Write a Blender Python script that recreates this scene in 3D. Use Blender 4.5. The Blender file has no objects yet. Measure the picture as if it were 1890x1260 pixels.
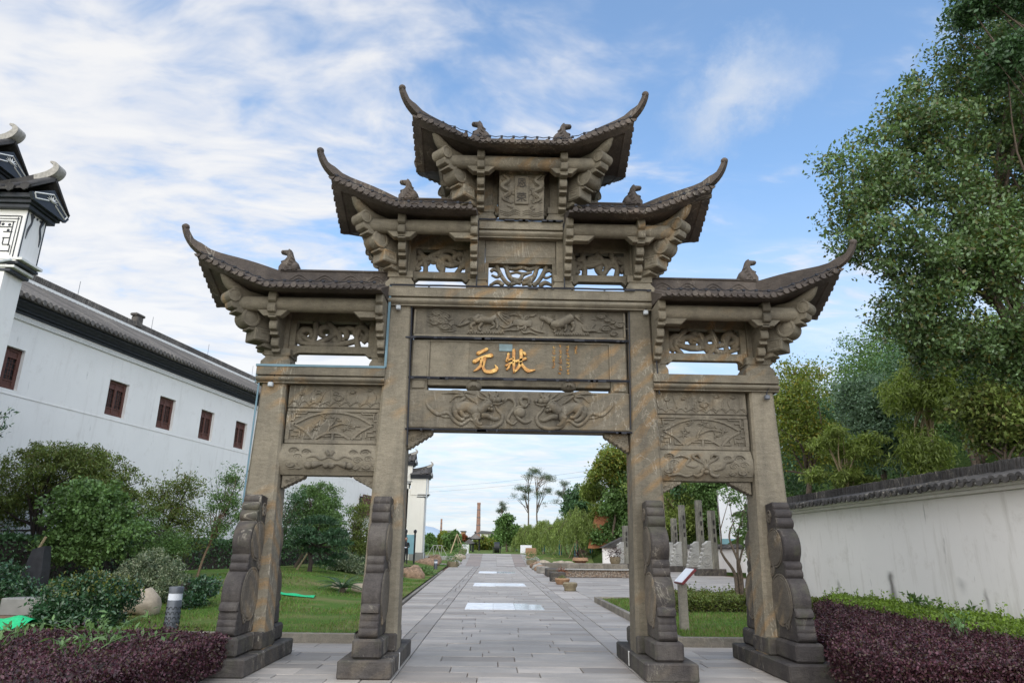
import bpy, math, random
import numpy as np
from mathutils import Vector, Matrix, noise as mnoise
random.seed(7); RNG = np.random.default_rng(7)
SC = bpy.context.scene; COL = SC.collection
PI = math.pi

# ------------------------------------------------------------------ camera
FPX, CAMH = 1260.0, 1.6                      # focal length in photo pixels (24 mm lens), eye height
def _cam_axes(vp=(911.0, 1010.0), slope=0.0135):
    d = np.array([vp[0]-945, -(vp[1]-630), -FPX], float); d /= np.linalg.norm(d)
    x = np.array([1, -slope, 0.0]); x -= d*np.dot(x, d); x /= np.linalg.norm(x)
    return np.stack([x, d, np.cross(x, d)])
R = _cam_axes()
cam = bpy.data.cameras.new('camera'); cam.sensor_width = 36.0; cam.lens = FPX/1890*36
cam.clip_start = 0.05; cam.clip_end = 6000
camo = bpy.data.objects.new('camera', cam); COL.objects.link(camo)
camo.matrix_world = Matrix([[*R[0], 0], [*R[1], 0], [*R[2], CAMH], [0, 0, 0, 1]])
SC.camera = camo
def at(px, py, Y):                           # a measured picture point at its real distance Y
    r = R @ np.array([px-945, -(py-630), -FPX]); t = Y/r[1]
    return Vector((r[0]*t, Y, CAMH+r[2]*t))

# ------------------------------------------------------------------ node helpers
class NT:
    def __init__(s, tree): s.t = tree; s.n = tree.nodes; s.l = tree.links
    def add(s, typ, **kw):
        n = s.n.new(typ)
        for k, v in kw.items():
            if k.startswith('_'): setattr(n, k[1:], v)
            else: s.set(n, k, v)
        return n
    def set(s, n, k, v):
        k = int(k[1:]) if k[0] == 'i' and k[1:].isdigit() else k.replace('__', ' ')
        if hasattr(v, 'outputs'): v = v.outputs[0]
        if isinstance(v, bpy.types.NodeSocket): s.l.new(v, n.inputs[k])
        else: n.inputs[k].default_value = v
    def ramp(s, fac, stops, interp='LINEAR'):
        n = s.n.new('ShaderNodeValToRGB'); e = n.color_ramp.elements; n.color_ramp.interpolation = interp
        while len(e) < len(stops): e.new(0.5)
        for i, (p, c) in enumerate(stops):
            e[i].position = p; e[i].color = (*c, 1) if len(c) == 3 else c
        s.set(n, 'Fac', fac); return n.outputs[0]
    def math(s, op, a, b=0.0, c=0.0, clamp=False):
        n = s.n.new('ShaderNodeMath'); n.operation = op; n.use_clamp = clamp
        for i, v in enumerate((a, b, c)): s.set(n, 'i%d' % i, v)
        return n.outputs[0]
    def vmath(s, op, a, b=(0, 0, 0)):
        n = s.n.new('ShaderNodeVectorMath'); n.operation = op
        s.set(n, 'i0', a)
        if op == 'SCALE': s.set(n, 'Scale', b)
        else: s.set(n, 'i1', b)
        return n.outputs[0]
    def mix(s, f, a, b, mode='MIX'):
        n = s.n.new('ShaderNodeMix'); n.data_type = 'RGBA'; n.blend_type = mode
        s.set(n, 'i0', f)
        for i, v in ((6, a), (7, b)):
            if isinstance(v, tuple) and len(v) == 3: v = (*v, 1)
            s.set(n, 'i%d' % i, v)
        return n.outputs[2]
    def noise(s, vec, scale, detail=4.0, rough=0.55, dist=0.0):
        return s.add('ShaderNodeTexNoise', Vector=vec, Scale=scale, Detail=detail, Roughness=rough, Distortion=dist).outputs[0]

# ------------------------------------------------------------------ sky, sun, exposure
SUN_AZ, SUN_EL = math.radians(184), math.radians(40)      # behind the camera, veiled by thin cloud
W = bpy.data.worlds.new('World'); SC.world = W; W.use_nodes = True
def build_sky():
    t = NT(W.node_tree); t.n.clear()
    out = t.add('ShaderNodeOutputWorld')
    sky = t.add('ShaderNodeTexSky', _sky_type='NISHITA', _sun_disc=False, _sun_elevation=SUN_EL, _sun_rotation=SUN_AZ,
                _altitude=100, _air_density=1.0, _dust_density=1.0, _ozone_density=1.5)
    bg = t.add('ShaderNodeBackground', Color=t.mix(1.0, sky.outputs[0], (0.88, 1.06, 1.12), 'MULTIPLY'), Strength=0.094)
    tc = t.add('ShaderNodeTexCoord').outputs['Generated']
    sep = t.add('ShaderNodeSeparateXYZ', Vector=tc)
    x, y, z = sep.outputs[0], sep.outputs[1], sep.outputs[2]
    zc = t.math('MAXIMUM', t.math('ADD', z, 0.10), 0.06)
    pl = t.add('ShaderNodeCombineXYZ', X=t.math('DIVIDE', x, zc), Y=t.math('DIVIDE', y, zc), Z=0.0).outputs[0]
    # broad cover: a cloud bank to the left, thinning to clear air overhead and to the right
    wn = t.vmath('SUBTRACT', t.add('ShaderNodeTexNoise', Vector=pl, Scale=0.8, Detail=3.0).outputs['Color'], (0.5, 0.5, 0.5))
    pw = t.vmath('ADD', pl, t.vmath('SCALE', wn, 0.55))
    big = t.noise(t.vmath('ADD', pw, (8.35, 2.2, 0.0)), 1.15, 4.0, 0.5)
    rot = t.add('ShaderNodeMapping', Vector=pw, Rotation=(0, 0, math.radians(-32)), Scale=(1.0, 1.7, 1.0)).outputs[0]
    rip = t.noise(rot, 8.0, 4.0, 0.55, 0.25)               # mottled high cloud
    fine = t.noise(rot, 3.2, 5.0, 0.55, 0.6)
    sep2 = t.add('ShaderNodeSeparateXYZ', Vector=pw)
    west = t.add('ShaderNodeMapRange', _interpolation_type='SMOOTHSTEP', Value=t.math('ADD', sep2.outputs[0], t.math('MULTIPLY', sep2.outputs[1], 0.16)), i1=0.22, i2=-0.22, i3=-0.05, i4=0.19).outputs[0]
    low = t.add('ShaderNodeMapRange', Value=z, i1=0.66, i2=0.38, i3=-0.07, i4=0.16).outputs[0]
    cover = t.math('ADD', t.math('ADD', big, west), low)
    cov = t.math('ADD', cover, t.math('ADD', t.math('MULTIPLY', t.math('SUBTRACT', rip, 0.5), 0.46), t.math('MULTIPLY', t.math('SUBTRACT', fine, 0.5), 0.55)))
    m = t.add('ShaderNodeMapRange', _interpolation_type='SMOOTHSTEP', Value=cov, i1=0.44, i2=0.84, i3=0.10, i4=0.93).outputs[0]
    # one bright wisp of high cloud to the right, streaked by the wind
    wd = (at(1362, 185, 1.0)-Vector((0, 0, CAMH))).normalized(); wu = Vector((0.80, 0, 0.60)); wu = (wu-wd*wu.dot(wd)).normalized(); wv = wd.cross(wu)
    jit = t.vmath('ADD', tc, t.vmath('SCALE', t.vmath('SUBTRACT', t.add('ShaderNodeTexNoise', Vector=tc, Scale=9.0, Detail=6.0, Roughness=0.65).outputs['Color'], (0.5, 0.5, 0.5)), 0.16))
    du = t.math('DIVIDE', t.add('ShaderNodeVectorMath', _operation='DOT_PRODUCT', i0=jit, i1=tuple(wu)).outputs['Value'], 0.085)
    dv = t.math('DIVIDE', t.add('ShaderNodeVectorMath', _operation='DOT_PRODUCT', i0=jit, i1=tuple(wv)).outputs['Value'], 0.048)
    fw = t.math('GREATER_THAN', t.add('ShaderNodeVectorMath', _operation='DOT_PRODUCT', i0=tc, i1=tuple(wd)).outputs['Value'], 0.5)
    wisp = t.math('MULTIPLY', t.math('MULTIPLY', t.math('POWER', 2.718, t.math('MULTIPLY', t.math('ADD', t.math('MULTIPLY', du, du), t.math('MULTIPLY', dv, dv)), -1.0)), fw), 1.0)
    m = t.math('MAXIMUM', m, wisp)
    hz = t.add('ShaderNodeMapRange', _interpolation_type='SMOOTHSTEP', Value=z, i1=0.60, i2=0.06, i3=0.0, i4=0.90).outputs[0]
    m = t.math('MAXIMUM', m, t.math('MULTIPLY', hz, t.math('ADD', 0.80, t.math('MULTIPLY', fine, 0.4)), 0, True))
    shade = t.ramp(t.math('ADD', t.math('MULTIPLY', cov, 0.6), t.math('MULTIPLY', fine, 0.4)), [(0.42, (0.62, 0.71, 0.86)), (0.60, (0.80, 0.83, 0.90)), (0.78, (0.97, 0.96, 0.95))])
    cl = t.add('ShaderNodeBackground', Color=shade, Strength=0.365)
    mx = t.add('ShaderNodeMixShader', i0=m, i1=bg, i2=cl)
    t.set(out, 'Surface', mx)
build_sky()
sun = bpy.data.lights.new('sun', 'SUN'); sun.energy = 1.5; sun.angle = math.radians(115); sun.color = (1.0, 0.95, 0.87)
suno = bpy.data.objects.new('sun', sun); COL.objects.link(suno)
_sd = Vector((math.sin(SUN_AZ)*math.cos(SUN_EL), math.cos(SUN_AZ)*math.cos(SUN_EL), math.sin(SUN_EL)))
suno.rotation_euler = _sd.to_track_quat('Z', 'Y').to_euler(); suno.location = (0, -20, 40)
SC.view_settings.view_transform = 'Standard'; SC.view_settings.look = 'None'
SC.view_settings.exposure = 1.45; SC.view_settings.gamma = 1.0; SC.view_settings.use_curve_mapping = False
SC.cycles.max_bounces = 5; SC.cycles.diffuse_bounces = 3; SC.cycles.glossy_bounces = 2
SC.cycles.transmission_bounces = 3; SC.cycles.transparent_max_bounces = 4
SC.cycles.sample_clamp_indirect = 4.0

# ------------------------------------------------------------------ materials
MATS = {}
def newmat(name):
    m = bpy.data.materials.new(name); m.use_nodes = True; t = NT(m.node_tree); t.n.clear()
    out = t.add('ShaderNodeOutputMaterial'); b = t.add('ShaderNodeBsdfPrincipled')
    t.set(out, 'Surface', b); MATS[name] = m; return m, t, b, out
def pos(t): return t.add('ShaderNodeNewGeometry').outputs['Position']
def rnd(t):                                   # one value for each object and each loose piece
    a = t.add('ShaderNodeObjectInfo').outputs['Random']; b = t.add('ShaderNodeNewGeometry').outputs['Random Per Island']
    return t.math('FRACT', t.math('ADD', t.math('MULTIPLY', a, 7.31), b))
def bump(t, b, h, strength=0.3, dist=0.02):
    t.set(b, 'Normal', t.add('ShaderNodeBump', Height=h, Strength=strength, Distance=dist))
def plain(name, col, rough=0.6, var=0.15, scale=8.0, metal=0.0, bmp=0.15, spec=0.4):
    m, t, b, _ = newmat(name); p = pos(t)
    n = t.noise(p, scale, 5.0, 0.6); n2 = t.noise(p, scale*7, 3.0)
    c = t.ramp(n, [(0.3, tuple(v*(1-var) for v in col)), (0.7, tuple(min(1, v*(1+var)) for v in col))])
    t.set(b, 'Base__Color', c); b.inputs['Roughness'].default_value = rough; b.inputs['Metallic'].default_value = metal
    b.inputs['Specular IOR Level'].default_value = spec
    if bmp: bump(t, b, t.math('ADD', n, n2), bmp, 0.01)
    return m
def sandstone(name, c0, c1, vein, stain, vein_amt=0.7, stain_amt=0.5, per_piece=0.0, speck=0.2, moss=0.0, blocks=False):
    m, t, b, _ = newmat(name); p = pos(t)
    n = t.noise(p, 0.9, 6.0, 0.6, 0.3)
    c = t.ramp(n, [(0.36, c1), (0.62, c0)])
    # diagonal iron banding in the sandstone beds
    mp = t.add('ShaderNodeMapping', Vector=p, Rotation=(0.3, math.radians(-58), 0.4), Scale=(1.0, 1.0, 1.0)).outputs[0]
    wv = t.add('ShaderNodeTexWave', Vector=mp, Scale=0.55, Distortion=7.0, Detail=4.0, i4=0.9).outputs['Fac'] if False else \
        t.add('ShaderNodeTexWave', Vector=mp, Scale=1.5, Distortion=5.0, Detail=5.0).outputs['Fac']
    vm = t.ramp(t.noise(t.vmath('ADD', p, (5.2, 1.1, 8.3)), 0.55, 3.0), [(0.50, (0, 0, 0)), (0.58, (1, 1, 1))])
    vv = t.math('MULTIPLY', t.ramp(wv, [(0.50, (0, 0, 0)), (0.62, (0.85, 0.85, 0.85)), (0.80, (0.35, 0.35, 0.35)), (0.95, (1, 1, 1))]), vm)
    c = t.mix(t.math('MULTIPLY', vv, vein_amt), c, vein)
    # thin pale calcite lines
    vo = t.noise(t.add('ShaderNodeMapping', Vector=p, Rotation=(0.1, math.radians(40), 0.2), Scale=(1.0, 1.0, 0.35)).outputs[0], 1.7, 5.0, 0.65, 1.2)
    ln = t.ramp(t.math('ABSOLUTE', t.math('SUBTRACT', vo, 0.52)), [(0.0, (1, 1, 1)), (0.010, (0, 0, 0))])
    ln = t.math('MULTIPLY', ln, vm)
    c = t.mix(t.math('MULTIPLY', ln, 0.6), c, (0.42, 0.38, 0.31))
    # rain streaks and dark patches
    st = t.noise(t.vmath('MULTIPLY', p, (3.5, 3.5, 0.55)), 1.0, 5.0, 0.65)
    sm = t.math('MULTIPLY', t.ramp(st, [(0.47, (0, 0, 0)), (0.72, (1, 1, 1))]), stain_amt)
    c = t.mix(sm, c, stain)
    if moss:
        mo = t.ramp(t.noise(p, 2.3, 5.0, 0.65), [(0.52, (0, 0, 0)), (0.66, (1, 1, 1))])
        c = t.mix(t.math('MULTIPLY', mo, moss), c, (0.085, 0.095, 0.045))
    gr = t.noise(t.vmath('MULTIPLY', p, (1.0, 1.0, 2.6)), 7.0, 8.0, 0.72)
    c = t.mix(0.34, c, t.ramp(gr, [(0.30, (0.20, 0.20, 0.20)), (0.70, (0.80, 0.80, 0.80))]), 'OVERLAY')
    pit = t.noise(p, 24.0, 4.0, 0.7)
    c = t.mix(t.math('MULTIPLY', t.ramp(pit, [(0.62, (0, 0, 0)), (0.70, (1, 1, 1))]), 0.45), c, stain)
    sp = t.noise(p, 55.0, 3.0, 0.7)
    c = t.mix(speck, c, t.ramp(sp, [(0.3, (0.25, 0.25, 0.25)), (0.7, (0.95, 0.95, 0.95))]), 'OVERLAY')
    if per_piece:
        c = t.mix(per_piece, c, t.ramp(t.add('ShaderNodeObjectInfo').outputs['Random'] if blocks else rnd(t), [(0.0, (0.25, 0.25, 0.25)), (1.0, (0.8, 0.8, 0.8))]), 'OVERLAY')
    t.set(b, 'Base__Color', c); b.inputs['Roughness'].default_value = 0.82; b.inputs['Specular IOR Level'].default_value = 0.25
    h = t.math('ADD', t.math('MULTIPLY', sp, 0.35), t.math('ADD', t.math('MULTIPLY', gr, 1.3), t.math('MULTIPLY', pit, -0.5)))
    bump(t, b, h, 0.55, 0.016)
    return m
sandstone('sandstone', (0.196, 0.171, 0.128), (0.146, 0.128, 0.097), (0.255, 0.165, 0.082), (0.055, 0.051, 0.044), 0.75, 0.48, 0.38, blocks=True)
sandstone('carved_stone', (0.176, 0.153, 0.116), (0.126, 0.111, 0.086), (0.20, 0.150, 0.090), (0.045, 0.041, 0.036), 0.6, 0.65, 0.35, blocks=True)
sandstone('weathered_stone', (0.095, 0.084, 0.074), (0.045, 0.040, 0.039), (0.15, 0.12, 0.085), (0.028, 0.024, 0.026), 0.3, 0.8, 0.15, 0.25, 0.25)
sandstone('drum_face_stone', (0.165, 0.141, 0.110), (0.095, 0.082, 0.067), (0.30, 0.22, 0.13), (0.085, 0.078, 0.070), 0.6, 0.5)
sandstone('roof_stone', (0.105, 0.087, 0.074), (0.055, 0.046, 0.042), (0.20, 0.15, 0.11), (0.045, 0.040, 0.040), 0.3, 0.6, 0.25, 0.25)
sandstone('kerb_stone', (0.26, 0.235, 0.195), (0.17, 0.155, 0.13), (0.30, 0.25, 0.18), (0.09, 0.085, 0.075), 0.2, 0.5, 0.3)
sandstone('pale_granite', (0.38, 0.375, 0.35), (0.28, 0.275, 0.26), (0.45, 0.42, 0.36), (0.18, 0.18, 0.17), 0.2, 0.35, 0.1)
sandstone('old_granite', (0.21, 0.20, 0.165), (0.12, 0.115, 0.098), (0.30, 0.26, 0.19), (0.05, 0.048, 0.044), 0.2, 0.75, 0.1)
def paving(name, ca, cb, cc):
    m, t, b, _ = newmat(name); p = pos(t); r = rnd(t)
    c = t.ramp(r, [(0.0, tuple(v*0.9 for v in ca)), (0.35, cb), (0.7, cc), (1.0, tuple(v*1.2 for v in cb))])
    st = t.add('ShaderNodeMapping', Vector=p, Scale=(0.7, 3.0, 1.0)).outputs[0]
    n = t.noise(st, 1.6, 6.0, 0.65)
    c = t.mix(0.45, c, t.ramp(n, [(0.28, (0.22, 0.22, 0.22)), (0.72, (0.80, 0.80, 0.80))]), 'OVERLAY')
    blot = t.ramp(t.noise(p, 0.6, 7.0, 0.70), [(0.42, (0, 0, 0)), (0.68, (1, 1, 1))])
    c = t.mix(t.math('MULTIPLY', blot, 0.42), c, (0.14, 0.13, 0.115))
    sp = t.noise(p, 90.0, 2.0, 0.7)
    c = t.mix(0.3, c, t.ramp(sp, [(0.3, (0.3, 0.3, 0.3)), (0.7, (0.85, 0.85, 0.85))]), 'OVERLAY')
    t.set(b, 'Base__Color', c)
    t.set(b, 'Roughness', t.ramp(n, [(0.3, (0.48, 0.48, 0.48)), (0.7, (0.75, 0.75, 0.75))]))
    b.inputs['Specular IOR Level'].default_value = 0.4
    bump(t, b, t.math('ADD', sp, t.math('MULTIPLY', n, 2.0)), 0.18, 0.008)
    return m
paving('paving_stone', (0.255, 0.222, 0.192), (0.350, 0.312, 0.275), (0.305, 0.278, 0.252))
paving('border_stone', (0.265, 0.232, 0.200), (0.315, 0.280, 0.248), (0.285, 0.255, 0.228))
paving('brown_paving', (0.22, 0.17, 0.14), (0.26, 0.205, 0.17), (0.24, 0.19, 0.16))
def plaster(name, col, dirt=0.3, streak=False):
    m, t, b, _ = newmat(name); p = pos(t)
    n = t.noise(p, 0.7, 5.0, 0.6)
    c = t.ramp(n, [(0.3, tuple(v*0.95 for v in col)), (0.7, col)])
    st = t.noise(t.vmath('MULTIPLY', p, (2.2, 2.2, 0.30)), 1.6, 6.0, 0.68)
    c = t.mix(t.math('MULTIPLY', t.ramp(st, [(0.54, (0, 0, 0)), (0.76, (1, 1, 1))]), dirt), c, (0.36, 0.32, 0.26))
    bl = t.noise(t.vmath('ADD', p, (9.0, 3.0, 2.0)), 1.9, 6.0, 0.7)
    c = t.mix(t.math('MULTIPLY', t.ramp(bl, [(0.56, (0, 0, 0)), (0.74, (1, 1, 1))]), dirt*0.9), c, (0.42, 0.37, 0.31))
    dk = t.noise(t.vmath('MULTIPLY', p, (1.0, 1.0, 0.22)), 2.6, 4.0, 0.7)
    c = t.mix(t.math('MULTIPLY', t.ramp(dk, [(0.665, (0, 0, 0)), (0.73, (1, 1, 1))]), min(1, dirt*1.6)), c, (0.16, 0.15, 0.13))
    if streak:                                            # the dark run of damp low on the garden wall, and scuffs along it
        sx = t.add('ShaderNodeSeparateXYZ', Vector=t.vmath('ADD', p, t.vmath('SCALE', t.vmath('SUBTRACT', t.add('ShaderNodeTexNoise', Vector=p, Scale=3.0, Detail=4.0).outputs['Color'], (0.5, 0.5, 0.5)), 0.25)))
        for yy, w, z0, z1, k in ((15.2, 0.11, 0.55, 1.25, 0.85), (17.6, 0.06, 0.5, 1.0, 0.5), (12.3, 0.05, 0.9, 1.05, 0.6), (12.9, 0.10, 1.15, 1.22, 0.45)):
            gy = t.math('POWER', 2.718, t.math('MULTIPLY', t.math('POWER', t.math('DIVIDE', t.math('SUBTRACT', sx.outputs[1], yy), w), 2.0), -1.0))
            zm = t.math('MULTIPLY', t.add('ShaderNodeMapRange', Value=sx.outputs[2], i1=z1, i2=z1-0.15, i3=0.0, i4=1.0).outputs[0], t.add('ShaderNodeMapRange', Value=sx.outputs[2], i1=z0-0.3, i2=z0, i3=0.0, i4=1.0).outputs[0])
            c = t.mix(t.math('MULTIPLY', t.math('MULTIPLY', gy, zm), k), c, (0.12, 0.11, 0.10))
    t.set(b, 'Base__Color', c); b.inputs['Roughness'].default_value = 0.9; b.inputs['Specular IOR Level'].default_value = 0.2
    bump(t, b, t.math('ADD', t.noise(p, 6.0, 4.0), t.math('MULTIPLY', t.noise(p, 40.0, 3.0), 0.3)), 0.12, 0.02)
    return m
plaster('white_plaster', (0.85, 0.83, 0.795), 0.22)
plaster('old_plaster', (0.84, 0.81, 0.78), 0.40, True)
plaster('cream_warmlit_plaster', (0.80, 0.76, 0.68), 0.10)  # cream buildings, and warm light painted onto the white far house
sandstone('slate_tile', (0.075, 0.070, 0.067), (0.034, 0.032, 0.031), (0.16, 0.14, 0.12), (0.035, 0.034, 0.034), 0.2, 0.4, 0.45, 0.3)
sandstone('grey_tile', (0.125, 0.113, 0.102), (0.082, 0.075, 0.069), (0.25, 0.22, 0.18), (0.10, 0.095, 0.09), 0.2, 0.5, 0.4, 0.3)
plain('dark_trim', (0.028, 0.032, 0.040), 0.55, 0.25, 5.0)
plain('white_trim', (0.70, 0.69, 0.66), 0.7, 0.12, 12.0)
plain('ridge_end_stone', (0.33, 0.31, 0.275), 0.8, 0.3, 14.0)
plain('brown_wood', (0.105, 0.042, 0.030), 0.55, 0.3, 20.0)
plain('dark_opening', (0.035, 0.030, 0.030), 0.4, 0.1, 5.0)
plain('soil', (0.16, 0.095, 0.06), 0.95, 0.4, 3.0, bmp=0.6)
plain('ground_soil', (0.13, 0.13, 0.07), 0.95, 0.4, 0.6, bmp=0.5)
plain('bark', (0.115, 0.088, 0.066), 0.9, 0.4, 16.0, bmp=0.6)
plain('pale_bark', (0.20, 0.135, 0.085), 0.8, 0.3, 14.0, bmp=0.4)
plain('grey_bark', (0.19, 0.165, 0.14), 0.9, 0.3, 16.0, bmp=0.5)
plain('dark_twig', (0.045, 0.035, 0.030), 0.9, 0.3, 16.0)
plain('bamboo_pole', (0.36, 0.28, 0.17), 0.6, 0.25, 10.0)
plain('steel_grey', (0.105, 0.115, 0.135), 0.45, 0.12, 6.0, metal=0.2)
plain('bollard_band', (0.68, 0.70, 0.78), 0.5, 0.05, 6.0)
plain('dark_slab', (0.035, 0.035, 0.038), 0.6, 0.3, 6.0)
plain('black_metal', (0.018, 0.019, 0.022), 0.5, 0.2, 6.0)
plain('black_cable', (0.014, 0.016, 0.024), 0.6, 0.2, 30.0, bmp=0)
plain('blue_strip', (0.12, 0.21, 0.26), 0.5, 0.15, 3.0, bmp=0)
plain('patch_blue', (0.17, 0.235, 0.25), 0.7, 0.2, 9.0)
plain('lamp_grey', (0.42, 0.45, 0.48), 0.4, 0.1, 6.0, bmp=0)
plain('sign_white', (0.80, 0.81, 0.84), 0.35, 0.03, 3.0, bmp=0)
plain('sign_red', (0.17, 0.025, 0.03), 0.45, 0.2, 6.0)
plain('sign_teal', (0.20, 0.36, 0.40), 0.4, 0.1, 3.0, bmp=0)
plain('hazy_brick', (0.28, 0.165, 0.125), 0.9, 0.25, 2.0)  # brick paled and muted, the far haze painted into its colour
plain('concrete', (0.23, 0.225, 0.21), 0.9, 0.2, 2.0)
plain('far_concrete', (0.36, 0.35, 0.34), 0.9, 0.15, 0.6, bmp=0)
plain('marble', (0.70, 0.71, 0.73), 0.25, 0.22, 3.5, spec=0.6, bmp=0.05)
plain('marble_wet', (0.56, 0.60, 0.65), 0.12, 0.22, 3.0, spec=0.7, bmp=0.05)
plain('orange_rock', (0.25, 0.165, 0.108), 0.9, 0.6, 5.0, bmp=0.7)
plain('pale_rock', (0.36, 0.30, 0.225), 0.9, 0.35, 3.5, bmp=0.7)
plain('grey_rock', (0.30, 0.28, 0.25), 0.9, 0.3, 4.0, bmp=0.7)
plain('clay_pot', (0.33, 0.20, 0.115), 0.8, 0.25, 8.0)
plain('olive_pot', (0.22, 0.18, 0.115), 0.75, 0.3, 8.0)
plain('red_flower', (0.40, 0.05, 0.03), 0.6, 0.3, 10.0)
plain('red_earth', (0.40, 0.17, 0.085), 0.95, 0.35, 0.8, bmp=0.7)
plain('green_net', (0.01, 0.42, 0.16), 0.6, 0.25, 30.0)
plain('car_white', (0.75, 0.75, 0.76), 0.25, 0.02, 2.0, bmp=0, spec=0.6)
plain('car_red', (0.22, 0.02, 0.03), 0.25, 0.02, 2.0, bmp=0, spec=0.6)
plain('car_glass', (0.02, 0.022, 0.025), 0.08, 0.02, 2.0, bmp=0, spec=0.8)
plain('rubber', (0.02, 0.02, 0.02), 0.8, 0.1, 6.0, bmp=0)
plain('skin', (0.36, 0.20, 0.14), 0.6, 0.08, 12.0, bmp=0)
plain('dark_cloth', (0.025, 0.025, 0.028), 0.9, 0.2, 12.0)
plain('hair_dark', (0.03, 0.022, 0.018), 0.7, 0.2, 30.0)
plain('teal_wrap', (0.03, 0.17, 0.20), 0.8, 0.2, 10.0)
plain('far_hill_haze', (0.34, 0.42, 0.50), 1.0, 0.1, 0.01, bmp=0)  # blue distance haze is put into the hill colour
plain('far_roof', (0.10, 0.10, 0.10), 0.7, 0.1, 1.0, bmp=0)
def gold():
    m, t, b, _ = newmat('gold_leaf'); p = pos(t)
    n = t.noise(p, 9.0, 6.0, 0.7)
    c = t.ramp(n, [(0.30, (0.20, 0.07, 0.025)), (0.46, (0.42, 0.20, 0.05)), (0.60, (0.62, 0.40, 0.12)), (0.74, (0.78, 0.60, 0.30))])
    t.set(b, 'Base__Color', c); b.inputs['Roughness'].default_value = 0.42; b.inputs['Metallic'].default_value = 0.25
    bump(t, b, n, 0.4, 0.02)
gold()
def pebbles():
    m, t, b, _ = newmat('pebble_mix')
    r = rnd(t)
    c = t.ramp(r, [(0.0, (0.14, 0.10, 0.08)), (0.4, (0.30, 0.22, 0.16)), (0.75, (0.42, 0.33, 0.25)), (1.0, (0.48, 0.44, 0.38))])
    t.set(b, 'Base__Color', c); b.inputs['Roughness'].default_value = 0.7
pebbles()
def leafmat(name, tones, rough=0.45, trans=0.25, spec=0.4):
    m, t, b, out = newmat(name)
    r = t.add('ShaderNodeNewGeometry').outputs['Random Per Island']
    k = len(tones); c = t.ramp(r, [((i+0.5)/k, tn) for i, tn in enumerate(tones)])
    p = pos(t); n = t.noise(p, 1.1, 3.0)
    c = t.mix(0.35, c, t.ramp(n, [(0.3, (0.28, 0.28, 0.28)), (0.7, (0.75, 0.75, 0.70))]), 'OVERLAY')
    t.set(b, 'Base__Color', c); b.inputs['Roughness'].default_value = rough; b.inputs['Specular IOR Level'].default_value = spec
    tr = t.add('ShaderNodeBsdfTranslucent', Color=t.mix(1.0, c, (0.9, 1.0, 0.5), 'MULTIPLY'))
    t.set(out, 'Surface', t.add('ShaderNodeMixShader', i0=trans, i1=b, i2=tr))
    return m
def sc(c, k): return tuple(v*k for v in c)
def tones(c, warm=None, spread=0.4):
    l = [sc(c, 1-spread), sc(c, 1-spread*0.4), c, sc(c, 1+spread*0.5), sc(c, 1+spread)]
    return l + ([warm] if warm else [])
leafmat('leaf_camphor', tones((0.128, 0.205, 0.08)) + [(0.09, 0.135, 0.05), (0.13, 0.12, 0.03)], 0.32, 0.28, 0.55)
leafmat('leaf_dark', tones((0.072, 0.14, 0.06)), 0.40, 0.22)
leafmat('leaf_blue', tones((0.12, 0.19, 0.115)), 0.42, 0.22)
leafmat('leaf_mid', tones((0.12, 0.205, 0.062)), 0.45, 0.28)
leafmat('leaf_yellow', tones((0.185, 0.235, 0.052)) + [(0.30, 0.24, 0.04)], 0.5, 0.45)
leafmat('leaf_bamboo', tones((0.225, 0.285, 0.07)), 0.5, 0.35)
leafmat('leaf_willow', tones((0.25, 0.32, 0.095)), 0.5, 0.40)
leafmat('leaf_pine', tones((0.1, 0.14, 0.07)), 0.6, 0.15)
leafmat('leaf_podocarp', tones((0.042, 0.092, 0.042)), 0.45, 0.15)
leafmat('leaf_olive', tones((0.15, 0.198, 0.048)) + [(0.13, 0.11, 0.03)], 0.5, 0.3)
leafmat('leaf_glossy', tones((0.0432, 0.096, 0.0432)), 0.28, 0.15, 0.6)
leafmat('leaf_new', tones((0.160, 0.170, 0.040)), 0.4, 0.3)
leafmat('leaf_variegated', [(0.06, 0.10, 0.05), (0.13, 0.17, 0.09), (0.24, 0.28, 0.17), (0.36, 0.38, 0.26), (0.10, 0.14, 0.07)], 0.5, 0.2)
leafmat('leaf_purple', [(0.028, 0.011, 0.018), (0.054, 0.018, 0.029), (0.086, 0.030, 0.046), (0.130, 0.054, 0.072), (0.044, 0.016, 0.024), (0.075, 0.055, 0.032)], 0.45, 0.15)
leafmat('leaf_lime', tones((0.17, 0.26, 0.04)), 0.45, 0.35)
leafmat('leaf_weed', tones((0.130, 0.220, 0.085)), 0.5, 0.3)
leafmat('leaf_red', tones((0.22, 0.07, 0.03)), 0.5, 0.3)
leafmat('leaf_darkred', tones((0.045, 0.012, 0.018)), 0.5, 0.2)
leafmat('grass_blade', tones((0.12, 0.225, 0.04)) + [(0.18, 0.20, 0.06), (0.22, 0.19, 0.08), (0.20, 0.17, 0.09)], 0.5, 0.3)
def lawnmat():
    m, t, b, _ = newmat('lawn_turf'); p = pos(t)
    n = t.noise(p, 0.55, 5.0, 0.6); f = t.noise(p, 25.0, 4.0, 0.7)
    c = t.ramp(f, [(0.3, (0.040, 0.085, 0.014)), (0.7, (0.105, 0.185, 0.032))])
    c = t.mix(t.ramp(n, [(0.46, (0, 0, 0)), (0.66, (0.85, 0.85, 0.85))]), c, (0.19, 0.165, 0.075))
    t.set(b, 'Base__Color', c); b.inputs['Roughness'].default_value = 0.9; b.inputs['Specular IOR Level'].default_value = 0.1
    bump(t, b, f, 0.8, 0.03)
lawnmat()
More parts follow.
